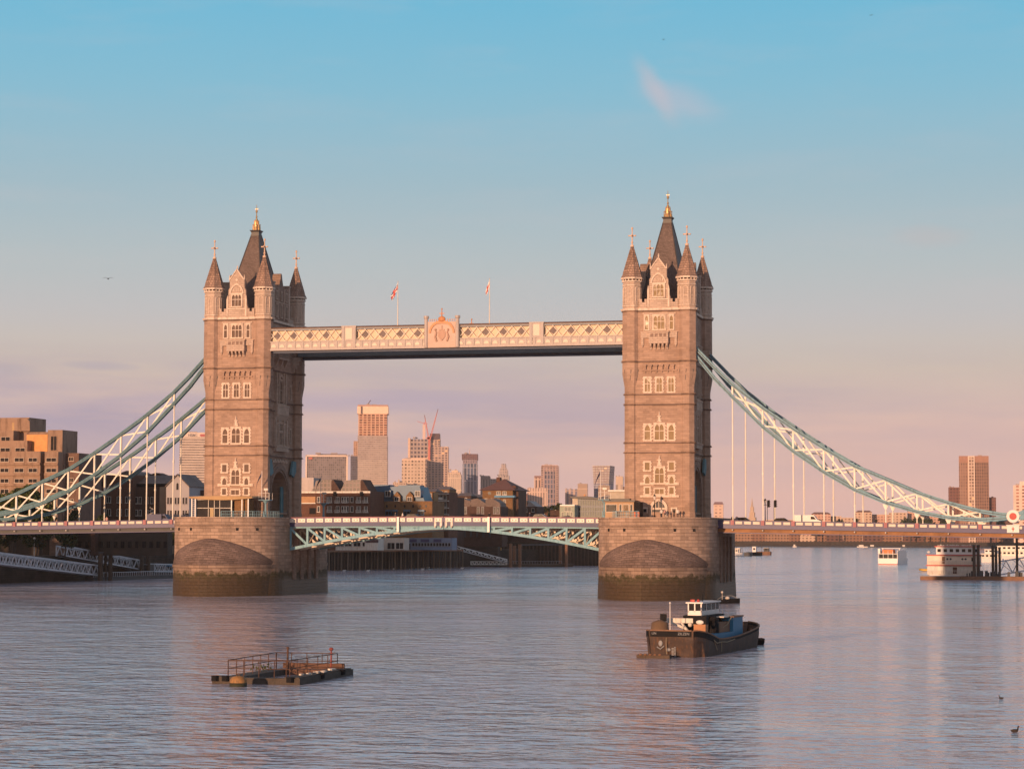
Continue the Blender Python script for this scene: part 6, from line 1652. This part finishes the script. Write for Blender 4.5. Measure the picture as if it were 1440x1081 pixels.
tower('apartment_tower', 565.8, 597.8, 646.8, 'tan punched window block in front of the chequered tower', F('punched_tan', (.60, .45, .35), (.30, .22, .17), fh=5.5, bw=5.5, fx=.5, fz=.5, var=.6), Y=3120, parts=((566, 597.5, 645, plain('tan_top', (.66, .48, .38), .8), -.6, 46, 647.5, 'parapet'),))
tower('low_block', 553, 571, 678, 'low tan block left of the punched window block', F('low_tan', (.58, .42, .33), (.34, .25, .2), fh=4, bw=3), Y=3060, parts=((561, 563, 674, plain('stack_tan', (.5, .38, .3), .8), 5, 8, 679, 'stack'),))
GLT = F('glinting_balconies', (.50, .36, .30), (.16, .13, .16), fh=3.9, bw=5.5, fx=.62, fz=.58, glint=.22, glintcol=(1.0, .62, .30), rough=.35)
t = tower('apartment_tower', 601, 630, 628, 'tower with glinting gold windows under the red cranes', GLT, Y=3180, parts=((603.5, 619, 617, GLT, 1, 40, 628.5, 'upper_floors'), (605, 618.3, 609.5, plain('dark_box', (.10, .06, .07), .7), 0, 38, 618, 'core_box')))
RC = plain('red_crane', (.50, .13, .10), .6)
for a, b_, lab in (((604.5, 618), (616, 575), 'taller red luffing crane leaning right'), ((603, 618), (597, 583.5), 'shorter red luffing crane leaning left')):
    p = at(a[0], a[1], 3170); q = at(b_[0], b_[1], 3170); r = root('tower_crane', p, lab, 'crane', 'cranes on the skyline'); mb = MB(); d = q-p; mb.bar((0, 0, -34), (0, 0, 6), 1.6); mb.build('mast', RC, r)
    mb = MB(); n_ = Vector((d.z, 0, -d.x)).normalized()*1.1
    mb.bar(n_*1, d, .7); mb.bar(-n_, d, .7)
    for i in range(14): f = i/14; g2 = (i+1)/14; mb.bar((n_ if i % 2 else -n_)*(1-f)+d*f, (n_ if not i % 2 else -n_)*(1-g2)+d*g2, .35)
    mb.build('jib', RC, r); MB().box(-4, 2, -1.5, 1.5, 1, 4).build('cab', RC, r)
t = tower('core_shaft', 594.5, 598.3, 597, 'slim pale concrete shaft behind the left crane', plain('pale_core', (.62, .46, .42), .8), Y=3290, depth=8)
x, z = t.q(596.4, 595); mb = MB(); mb.bar((x-1, 3, z), (x-12, 3, z+3.5), .7); mb.bar((x, 3, z-3), (x, 3, z+2), 1.4); mb.bar((x, 3, z), (x+6, 3, z-.5), .9); mb.build('crane_head', RC, t.r)
tower('deco_tower', 630.3, 648.5, 667, 'cream stepped tower right of the glinting one', F('deco_cream', (.64, .50, .40), (.40, .31, .27), fh=20, bw=3.2, fx=.4, fz=.9), Y=3100, parts=((631.5, 647.5, 663.5, F('deco_top', (.66, .5, .4), (.42, .3, .25), fh=4, bw=3), 2, 40, 667.5, 'upper_step'), (636, 645, 661, plain('deco_cap', (.68, .5, .38), .8), 5, 30, 664, 'cap')))
t = tower('glass_tower', 651, 671, 652, 'slate blue glass tower with dark brown top and a spike', F('blue_grey_glass', (.36, .34, .40), (.10, .13, .21), fh=22, bw=5.5, fx=.72, fz=.96, var=.3), parts=((649.8, 671.3, 638.2, F('brown_top', (.19, .12, .13), (.14, .08, .09), fh=4, bw=3), -.5, 46, 646, 'brown_top'), (651.2, 670.5, 646, F('mid_top', (.30, .24, .27), (.16, .14, .2), fh=4, bw=4), 0, 45, 652, 'upper_floors')))
x, z = t.q(660.3, 638); mb = MB(); mb.fr(x, 10, z-1, z+9, 1.2, .3, 6); mb.build('spike', plain('spike_pale', (.6, .42, .38), .6), t.r)
tower('apartment_tower', 676, 689, 669.3, 'pale grey blocks with darker top, left of the domed tower', F('pale_grey_a', (.48, .40, .39), (.30, .25, .26), fh=30, bw=5, fx=.45, fz=.95), Y=3300, parts=((676, 688, 668.8, plain('greytop', (.34, .28, .28), .8), -.5, 44, 674, 'top'), (688.5, 701, 673, F('pale_grey_b', (.50, .42, .40), (.34, .28, .28), fh=4, bw=4), 3, 40, None, 'wing')))
t = tower('domed_tower', 700.5, 715.5, 668, 'grey tower with rounded top above the pyramid roof', F('domed_grey', (.46, .39, .38), (.27, .24, .26), fh=12, bw=4.5, fx=.5, fz=.8), Y=3250)
x0, z0 = t.q(702, 668); x1, _ = t.q(714, 668); xc, zt = t.q(708, 652); w_ = (x1-x0)/2
MB().prism([(xc-w_, z0-1), (xc+w_, z0-1), (xc+w_*.95, z0+8), (xc+w_*.6, z0+13.5), (xc+w_*.5, z0+14), (xc+w_*.5, zt), (xc-w_*.5, zt), (xc-w_*.5, z0+14), (xc-w_*.6, z0+13.5), (xc-w_*.95, z0+8)], 1, 2, 38).build('rounded_top', F('dome_top', (.48, .40, .39), (.3, .26, .27), fh=4.5, bw=4), t.r)
tower('small_tower', 737, 741.6, 694, 'tiny dark brown block left of the tan twin towers', F('tiny_brown', (.30, .16, .14), (.2, .1, .1)), Y=3000)
tower('apartment_tower', 761.2, 785.2, 655, 'brown twin tower with pale frame and blue glass foot', F('brown_frame', (.44, .31, .28), (.24, .18, .2), fh=3.8, bw=5, fx=.55, fz=.6), parts=((765, 780, 663, F('inner_glass', (.36, .27, .28), (.13, .14, .2), fh=8, bw=5, fx=.6, fz=.8), -.8, 4, None, 'inner_bay'), (762, 784, 653.8, plain('brown_rim', (.55, .36, .3), .8), 0, 44, 656.5, 'rim')))
tower('apartment_tower', 751.3, 761, 671, 'slim cream tower with dark bays left of the brown twin tower', F('slim_cream', (.60, .43, .36), (.20, .13, .13), fh=40, bw=5.5, fx=.45, fz=.95), parts=((751.5, 761, 668.8, plain('brown_lid', (.26, .15, .14), .8), -.5, 44, 671.5, 'lid'),))
tower('apartment_tower', 741.8, 770, 686, 'broad tan tower in front of the brown twin tower', F('broad_tan', (.64, .46, .38), (.42, .31, .28), fh=22, bw=4.2, fx=.4, fz=.92), Y=3050)
tower('apartment_tower', 795, 813, 687.5, 'blue and cream striped block behind the glazed office', F('striped_cream', (.50, .38, .34), (.22, .22, .3), fh=60, bw=7, fx=.5, fz=.98), Y=3150)
tower('apartment_tower', 812.5, 826, 680, 'square tan block on the skyline with a bright glint', F('tan_square', (.62, .45, .35), (.58, .42, .33), fh=14, bw=30, fx=.9, fz=.9, var=.1), Y=3100, parts=((820.8, 823, 695, COPPER, -1, 2, 697.5, 'glint'),))
# tower widening towards its top
t = House('curved_tower', YS, 845.5, 'dark blue tower flaring towards its gold glinting top, behind the flag', 'tower block', 'towers on the far skyline')
(xa, za), (xb, _) = t.q(835.5, 760), t.q(855.5, 760); pr = []
for py, e in ((720, .0), (700, .3), (680, .9), (665, 1.6), (654.5, 2.4)): pr.append((py, e))
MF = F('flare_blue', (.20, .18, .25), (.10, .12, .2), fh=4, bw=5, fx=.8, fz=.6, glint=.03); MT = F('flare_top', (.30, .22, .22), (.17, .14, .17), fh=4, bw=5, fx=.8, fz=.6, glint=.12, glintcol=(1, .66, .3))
for (a0, e0), (a1, e1), mm in ((pr[0], pr[1], MF), (pr[1], pr[2], MF), (pr[2], pr[3], MT), (pr[3], pr[4], MT)):
    L0 = t.q(835.5-e0, a0); R0 = t.q(855.5+e0, a0); L1 = t.q(835.5-e1, a1); R1 = t.q(855.5+e1, a1)
    if a0 == 720: L0 = (L0[0], 0); R0 = (R0[0], 0)
    MB().prism([L0, R0, R1, L1], 1, 0, 40).build('facade', mm, t.r)
tower('apartment_block', 841.5, 857, 682.5, 'square tan block standing before the flaring tower', F('tan_block_b', (.60, .44, .33), (.5, .36, .27), fh=30, bw=40, fx=.9, fz=.96, var=.1), Y=2950)
tower('apartment_block', 866, 876, 669.5, 'small tan and grey block right beside the right tower', F('tan_block_c', (.58, .44, .35), (.40, .31, .27), fh=24, bw=20, fx=.8, fz=.4), Y=2950, parts=((858, 866, 690, F('brown_step', (.35, .25, .22), (.2, .15, .14)), 2, 30, None, 'low_wing'), (875, 880, 684, MATS['brown_step'], 2, 30, None, 'low_wing')))
# right of the bridge
M1 = F('brown_grid', (.27, .16, .12), (.14, .085, .075), fh=3.3, bw=2.4, fx=.5, fz=.62)
t = tower('apartment_tower', 1361, 1390.2, 641, 'tall brown corner tower with a cream glazed edge, above the right chain', M1, Y=2000, depth=24, grp='towers on the right horizon', parts=((1348.3, 1361, 641, F('brown_left', (.33, .20, .15), (.2, .12, .1), fh=3.3, bw=2.4, fx=.4, fz=.6), .2, 24, None, 'left_face'), (1361, 1370.5, 641, plain('cream_edge', (.66, .50, .40), .7), -1.2, 4, None, 'corner'),
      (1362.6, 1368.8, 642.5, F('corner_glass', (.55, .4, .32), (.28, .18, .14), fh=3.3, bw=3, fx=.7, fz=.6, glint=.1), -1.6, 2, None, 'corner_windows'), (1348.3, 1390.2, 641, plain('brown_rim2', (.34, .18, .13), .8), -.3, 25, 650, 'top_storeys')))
M2 = F('dark_red_grid', (.20, .10, .085), (.12, .07, .07), fh=3.3, bw=3.2, fx=.55, fz=.5)
tower('apartment_block', 1333.6, 1349, 685, 'lower dark red block left of the tall brown corner tower', M2, Y=2010, depth=20, grp='towers on the right horizon')
tower('apartment_block', 1390.5, 1400.5, 699, 'lowest dark block right of the tall brown corner tower', M2, Y=2010, depth=20, grp='towers on the right horizon')
tower('apartment_block', 1424.8, 1452, 682, 'cream block with red balconies at the right edge', F('cream_balconies', (.70, .52, .42), (.40, .18, .13), fh=3.4, bw=6, fx=.45, fz=.5), Y=1950, depth=24, grp='towers on the right horizon', parts=((1434, 1452, 676.5, plain('cream_lift', (.70, .55, .46), .8), 4, 16, 683, 'lift_room'),))
t = tower('apartment_block', 1003.5, 1017, 709, 'pinkish block just right of the right tower', F('pink_block', (.66, .47, .38), (.45, .3, .25), fh=4, bw=5, fx=.5, fz=.4), Y=2240, depth=20, grp='riverside buildings on the far bank'); t.roofx(1003.5, 1017, 709.3, 705.5, 20, plain('pink_roof', (.40, .22, .2), .8), 0, .1)
# church
t = House('church', 2400, 1058, 'pale church steeple rising above the bridge, right of the right tower', 'church'); SP = plain('steeple_stone', (.50, .36, .27), .8)
xc, _ = t.q(1057.3, 720)
for a, bt, w_ in ((727, 745, 4.6), (720, 727, 3.2), (712.5, 720, 2.2)):
    z1 = t.q(1057, a)[1]; z0 = t.q(1057, bt)[1] if bt < 745 else 0; MB().box(xc-w_, xc+w_, 0, 2*w_, z0, z1).build('tower_stage', SP, t.r)
z0 = t.q(1057, 712.5)[1]; z1 = t.q(1057, 699.5)[1]; mb = MB(); mb.fr(xc, 2.2, z0, z1, 1.6, .1, 8); mb.build('spire', SP, t.r); t.block(1046, 1072, 742, plain('nave_roof', (.3, .2, .17), .8), 18, 4)
# low rows along the far bank
fr = random.Random(11)
WAR = [F('far_brick_a', (.28, .15, .10), (.10, .06, .055), fh=3.4, bw=4.0, fx=.5, fz=.5), F('far_brick_b', (.36, .21, .14), (.14, .085, .07), fh=3.4, bw=3.6, fx=.5, fz=.5), F('far_cream', (.60, .43, .33), (.25, .16, .13), fh=3.3, bw=4.4, fx=.45, fz=.45), F('far_dark', (.17, .09, .075), (.07, .045, .045), fh=3.6, bw=5.0, fx=.5, fz=.55), F('far_pink', (.60, .37, .29), (.3, .17, .14), fh=3.3, bw=4, fx=.5, fz=.4)]
FT = plain('far_tiles', (.26, .13, .10), .85); FW = plain('far_flat_roof', (.6, .47, .4), .8)
row = [(1000, 1034, 747, 3, 0), (1034, 1058, 750, 1, 0), (1058, 1076, 749, 0, 0), (1076, 1092, 750.5, 1, 1), (1092, 1110, 749.5, 1, 0), (1110, 1123, 752, 0, 1), (1125, 1146, 753, 2, 0), (1147, 1162, 751, 0, 1), (1162, 1185, 751.5, 3, 0), (1186, 1212, 750.5, 0, 0), (1213, 1240, 751, 3, 0), (1241, 1268, 749.5, 0, 1), (1269, 1300, 750, 3, 0), (1301, 1335, 748, 0, 0), (1336, 1375, 747, 1, 1), (1376, 1410, 748, 0, 0), (1411, 1450, 747, 3, 1)]
ordn = ['first', 'second', 'third', 'fourth', 'fifth', 'sixth', 'seventh', 'eighth', 'ninth', 'tenth', 'eleventh', 'twelfth', 'thirteenth', 'fourteenth', 'fifteenth', 'sixteenth', 'seventeenth', 'eighteenth', 'nineteenth', 'twentieth', 'twenty-first', 'twenty-second']
cn = ['brown brick', 'tan brick', 'cream', 'dark brick', 'pink']
for i, (a, c, tp, m_, rf) in enumerate(row):
    t = tower('riverside_warehouse', a, c, tp, '%s riverside building seen under the right span, %s from the right tower' % (cn[m_], ordn[i]), WAR[m_], Y=2235, depth=16, cat='building', grp='riverside buildings on the far bank')
    if rf: t.roofx(a, c, tp+.1, tp-3, 16, FT, 0, .08)
    else: t.block(a+1, a+(c-a)*.3, tp-1.6, WAR[m_], 8, 4, tp, 'roof_hut')
row = [(1127, 1141, 727, 4, 0), (1141, 1168, 722.5, 4, 1), (1168, 1183, 726, 2, 0), (1180, 1200, 728, 2, 0), (1203, 1226, 720, 2, 1), (1226, 1250, 723.5, 4, 0), (1250, 1275, 721, 2, 0), (1276, 1300, 718, 4, 1), (1300, 1334, 722, 4, 0), (1334, 1350, 719, 0, 1), (1018, 1034, 729, 4, 0), (1076, 1092, 731, 2, 0), (1395, 1424, 729, 3, 0), (1100, 1127, 731, 0, 0)]
for i, (a, c, tp, m_, rf) in enumerate(row):
    t = tower('riverside_flats', a, c, tp, '%s block on the horizon above the right span, %s of its row by distance' % (cn[m_], ordn[i]), WAR[m_], Y=2330+20*(i % 3), depth=16, cat='flats', grp='flats on the horizon above the right span')
    if rf: t.roofx(a, c, tp+.1, tp-2.5, 16, FT, 0, .15)
    else: t.block(a-.5, c+.5, tp-.6, FW, 17, -.6, tp+.2, 'flat_roof')
# far trees along that bank and wooded hills on the horizon
for i, (px, tp, w_) in enumerate(((1280, 733, 30), (1300, 729, 30), (1322, 731, 28), (1344, 728, 34), (1372, 731, 30), (1400, 730, 34), (1180, 737, 16), (1148, 736, 14))):
    tree_px(px, tp-6, 2215, w_, 'far dark tree above the right parapet, %s by distance from the frame edge' % ordn[7-i], LEAFD, 60+i, 1200, 2.0, grp='trees on the far bank')
hl = MB(); HY = 4700; vs = []; n = 120
for i in range(n+1):
    x = -3000+i*34; z = QZ+34+26*mnoise.noise(Vector((x*.0022, 0, 0)))+9*mnoise.noise(Vector((x*.012, 3, 0)))+5*mnoise.noise(Vector((x*.04, 5, 0)))
    px = 720
    if x < -900: z -= min(30, (-900-x)*.05)
    vs += [(x, HY-900, QZ-3), (x, HY-300, QZ+.55*(z-QZ)), (x, HY, z), (x, HY+900, QZ-3)]
fs = []
for i in range(n):
    for k in range(3): fs.append((i*4+k, (i+1)*4+k, (i+1)*4+k+1, i*4+k+1))
hl.add(vs, fs); struct('hills', hl, plain('wooded_hill', (.07, .055, .04), .95, var=.4, scale=.004))

# ------------------------------------------------------------------ boats on the right
def decks_boat(nm, pa, pb, Y, lab, levels, L_=None, W_=7.0, cat='boat', hullc=None, rz=0.0, hull_h=1.6):
    p = at((pa+pb)/2, 790, Y); w_ = L_ or (pb-pa)*(Y+412)/FPX
    r = root(nm, (p.x, Y, WZ), lab, cat, None, rz)
    mb = MB(); n = 8; pr = []
    for f in (-.5, -.46, -.3, 0, .3, .44, .5): pr.append((f*w_, W_/2*(1 if abs(f) < .35 else .82 if abs(f) < .47 else .35)))
    vs = []; fs = []
    for x, h_ in pr: vs += [(x*.97, -h_*.9, -.2), (x, -h_, hull_h), (x, h_, hull_h), (x*.97, h_*.9, -.2)]
    for i in range(len(pr)-1):
        for k in range(3): fs.append((4*i+k, 4*i+k+1, 4*i+5+k, 4*i+4+k))
    fs += [(0, 3, 2, 1), tuple(4*(len(pr)-1)+k for k in range(4))]
    mb.add(vs, fs); mb.build('hull', hullc or WHITE, r)
    z = hull_h
    for a, b_, h_, mw, n_ in levels:
        x0, x1 = -w_/2+a*w_, -w_/2+b_*w_
        d = MB().box(x0, x1, -W_*.4, W_*.4, z, z+h_).build('deckhouse', mw, r)
        for i in range(n_):
            s_ = (x1-x0)/n_; MB().box(x0+s_*(i+.22), x0+s_*(i+.78), -W_*.4-.04, -W_*.4, z+h_*.4, z+h_*.78).build('window', GLASSD, d)
        MB().box(x0-.3, x1+.3, -W_*.44, W_*.44, z+h_, z+h_+.15).build('deck', OFFW, r)
        z += h_+.15
    return r, z, w_
# the white stern-on tour boat
p = at(1247, 794, 515); r = root('tour_boat', (p.x, 521, WZ), 'white tour boat with orange seats on its open top deck, in mid river', 'tour boat', rz=-.12)
mb = MB(); mb.prism([(-3.9, 0), (-4.1, 1.8), (-4.1, 2.6), (4.1, 2.6), (4.1, 1.8), (3.9, 0)], 1, 0, 22); mb.build('hull', WHITE, r)
mb = MB(); mb.box(-3.7, 3.7, .6, 20, 2.6, 4.3); mb.build('saloon', DKGREY, r); MB().box(-4.0, 4.0, .2, 21, 4.3, 4.6).build('deck', OFFW, r)
mb = MB()
for x in (-3.9, 3.8): mb.box(x, x+.15, .3, 20, 4.6, 5.7)
for x in (-4, -2, 0, 2, 3.85): mb.box(x, x+.15, .1, .25, 2.6, 5.6)
mb.box(3.75, 4.1, 1, 19, 2.6, 5.9); mb.box(-4, 4, 7, 20, 6.6, 6.8); mb.box(-3.6, -3.3, 7, 7.3, 5.6, 6.6); mb.box(3.3, 3.6, 7, 7.3, 5.6, 6.6); mb.box(-4.1, -3.2, .2, 1.2, 4.6, 6.6)
mb.build('superstructure', WHITE, r); MB().box(-2.4, 2.0, .8, 6, 4.6, 6.2).build('seats', ORNG, r)
mb = MB(); mb.box(-3.4, 3.4, .35, .5, 2.7, 4.2); mb.build('stern_windows', GLASSD, r)
MB().box(-3.95, 3.95, -.05, .05, 0.05, .35).build('red_boot_line', RED, r)
# the big pontoon houseboat
r, z, w_ = decks_boat('paddle_houseboat', 1306, 1378, 200, 'white three decked houseboat with red trim moored at the right, behind timber piles', [(.0, .98, 2.3, OFFW, 0), (.0, 1.0, 2.6, plain('lit_cream_boards', (.74, .60, .48), .6), 0), (.17, .97, 2.15, WHITE, 7)], W_=7, hull_h=1.3, cat='houseboat')
mb = MB()
for zz in (3.65, 6.4): mb.box(-w_/2-.3, w_/2+.3, -3.3, -3.1, zz, zz+.28)
mb.box(-w_*.36, w_*.5, -3.2, 3.2, 8.72, 8.95); mb.build('red_trim', RED, r)
for a, zz, hh, ww, m_ in ((-.3, 1.5, 2.0, 1.5, CREAM), (-.02, 1.6, 1.7, 1.1, BRK), (.02, 4.4, 1.2, .0, CREAM), (-.22, 4.2, 1.9, .75, RUST), (.33, 4.9, 1.0, .55, BLACK)):
    if ww: MB().box(w_*a, w_*a+ww, -2.95, -2.78, zz, zz+hh).build('door', m_, r)
for a in (-.12, -.06, .16, .22):
    mb = MB(); mb.prism([(w_*a+.28*math.cos(i*math.pi/6), 5.5+.28*math.sin(i*math.pi/6)) for i in range(12)], 1, -2.9, -2.78); mb.build('porthole', DKGREY, r)
mb = MB()
for z0 in (1.45, 3.95):
    for i in range(28): x = -w_/2+w_*i/27; mb.bar((x, -3.35, z0), (x, -3.35, z0+.95), .06)
    mb.bar((-w_/2, -3.35, z0+.95), (w_/2, -3.35, z0+.95), .08)
mb.build('railing', OFFW, r)
text_mesh('GOLDEN JUBILEE', .62, OFFW, 'lettering', r, (.5, -3.25, 9.25)) if False else None
mb = MB()
for i in range(30): x = -w_*.3+w_*.75*i/30; q = rnd.uniform(.15, .45); mb.box(x, x+.3, -3.1, -3.0, 8.95, 8.95+q)
mb.build('roof_sign', OFFW, r)
for q in (-.47, .46): mb = MB(); mb.ball((w_*q, -2.4, 7.3), .45, 8, 6, .8); mb.build('life_raft', WHITE, r)
r = root('landing_pontoon', (at(1340, 812, 193).x, 192, WZ), 'dark low landing pontoon in front of the white houseboat', 'pontoon')
mb = MB(); mb.box(-8.4, 2, -2, 2.6, -.3, .95); mb.box(2, 22, -.5, 4, -.3, 1.0); mb.box(-4.5, -1.2, -2.4, -2, -.3, .4); mb.build('float', RUST, r); MB().box(-8.2, 1.8, -1.9, 2.5, .95, 1.05).build('deck', GREY, r)
mb = MB()
for i in range(26): x, y = rnd.uniform(2, 19), rnd.uniform(-.3, 3); q = rnd.uniform(.2, .8); mb.box(x, x+q, y, y+q, 1.0, 1.2+q*1.6)
mb.build('mooring_gear', DKGREY, r)
for k, (px, Y, tp, w2) in enumerate(((1370, 192, 766, .42), (1376, 194, 766, .42), (1396.5, 200, 767, .4), (1401, 203, 768, .4), (1406, 206, 770, .36), (1430.5, 212, 748, .36))):
    p = at(px, 812, Y); z1 = at(px, tp, Y).z; rr = root('timber_pile', (p.x, Y, WZ-1), 'dark mooring pile at the houseboat, %s from the left' % ordn[k], 'mooring post', 'mooring piles beside the houseboat'); mb = MB(); mb.fr(0, 0, 0, z1-WZ+1, w2, w2, 8); mb.build('post', BROWNW, rr); mb = MB(); mb.fr(0, 0, z1-WZ+.8, z1-WZ+1.05, w2*1.15, w2*1.1, 8); mb.build('cap', DKGREY, rr)
gangway(at(1405, 808, 214), at(1462, 799, 214), 3.6, 'white truss gangway rising at the right edge of the river', WG, 3, 2.4, True, lat=Vector((0, 1, 0)), th=.3)
r = root('inflatable_boat', (at(1304, 803, 344).x, 344, WZ), 'yellow inflatable boat left of the white houseboat', 'dinghy', rz=math.pi/2); mb = MB()
mb.tube([(-.9, -2.2, .45), (-.9, 1.2, .45), (0, 2.4, .6), (.9, 1.2, .45), (.9, -2.2, .45)], .38, 8); mb.box(-.8, .8, -2.1, 1.2, .15, .5); mb.build('tubes', YEL, r, True); MB().box(-.3, .3, -1.6, -1.0, .5, 1.2).build('outboard', DKGREY, r)
decks_boat('cruise_boat', 1379, 1411, 640, 'long low white boat seen between houseboat and piles', [(.05, .9, 2.3, OFFW, 5), (.2, .7, 1.8, WHITE, 3)], cat='river boat', W_=7)
decks_boat('cruise_boat', 1403, 1446, 780, 'two decked cream river cruiser at the right edge behind the piles', [(.05, .97, 2.6, CREAM, 7), (.02, .9, 2.4, CREAM, 6)], cat='river boat', W_=9, hull_h=1.8)
# moored barges by the right pier
for i, (a, c, Y, m_, lab, lv) in enumerate(((1028, 1046, 870, WHITE, 'small white boat nearest the right pier', [(.1, .6, 2.0, OFFW, 2)]), (1034, 1058, 900, OFFW, 'white and dark barge second from the right pier', [(.0, .3, 2.4, OFFW, 1)]), (1050, 1072, 930, BLACK, 'dark moored barge with a white wheelhouse', [(.4, .62, 3.2, WHITE, 1)]), (1062, 1085, 980, RUST, 'rusty moored barge furthest from the right pier', [(.55, .85, 2.2, DKGREY, 1)]))):
    r, z, w_ = decks_boat('moored_barge', a, c, Y, lab, lv, hullc=(m_, DKGREY, m_, m_)[i], cat='barge', W_=5.5, hull_h=2.2); mb = MB(); mb.fr(-w_*.1, 0, 2, 9+i, .14, .08, 6); mb.build('mast', BROWNW, r); tag(r, group='barges moored beyond the right pier')
for i, (px, Y, w2) in enumerate(((1213, 2105, 16), (1228, 2106, 12), (1118, 2112, 6), (1272, 2108, 8))):
    decks_boat('far_boat', px-w2/2, px+w2/2, Y, 'tiny boat lying at the far shore, %s' % ('longest of them', 'just right of the longest', 'below the white building', 'near the right span middle')[i], [(.2, .6, 1.6, OFFW, 0)], cat='boat', W_=4, hullc=DKGREY if i % 2 else OFFW, hull_h=1.2)
# gulls resting on the water below the jetty
for i, (px, py) in enumerate(((484, 802.8), (517.5, 803), (552.5, 800.5), (594, 800.7), (602, 798.5), (650, 799.3))):
    d = rgt2*((px-720)/FPX) + upv2*((540.5-py)/FPX) + fwd; t_ = (WZ-CAMZ)/d.z; p = Vector((CAMX, CAMY, CAMZ))+d*t_
    r = root('resting_gull', (p.x, p.y, WZ), 'white gull or float on the water below the jetty, %s from the left' % ordn[i], 'gull', 'gulls below the jetty', 0); mb = MB(); mb.tube([(-.6, 0, .15), (-.2, 0, .2), (.3, 0, .18), (.5, 0, .35), (.7, 0, .4)], [.05, .25, .2, .1, .04], 8); mb.build('body', WHITE, r, True)

# ------------------------------------------------------------------ evening haze
hz = MB(); hz.box(-4200, 1600, -640, 5700, WZ-2, 245)
hz = tag(hz.build('haze', newmat('haze')[0]), kind='stuff'); hm = MATS['haze'].node_tree; hm.nodes.clear()
ho = hm.nodes.new('ShaderNodeOutputMaterial'); pv_ = hm.nodes.new('ShaderNodeVolumePrincipled'); hm.links.new(pv_.outputs[0], ho.inputs['Volume'])
pv_.inputs['Color'].default_value = (.97, .90, .90, 1); pv_.inputs['Density'].default_value = .00004; pv_.inputs['Anisotropy'].default_value = 0
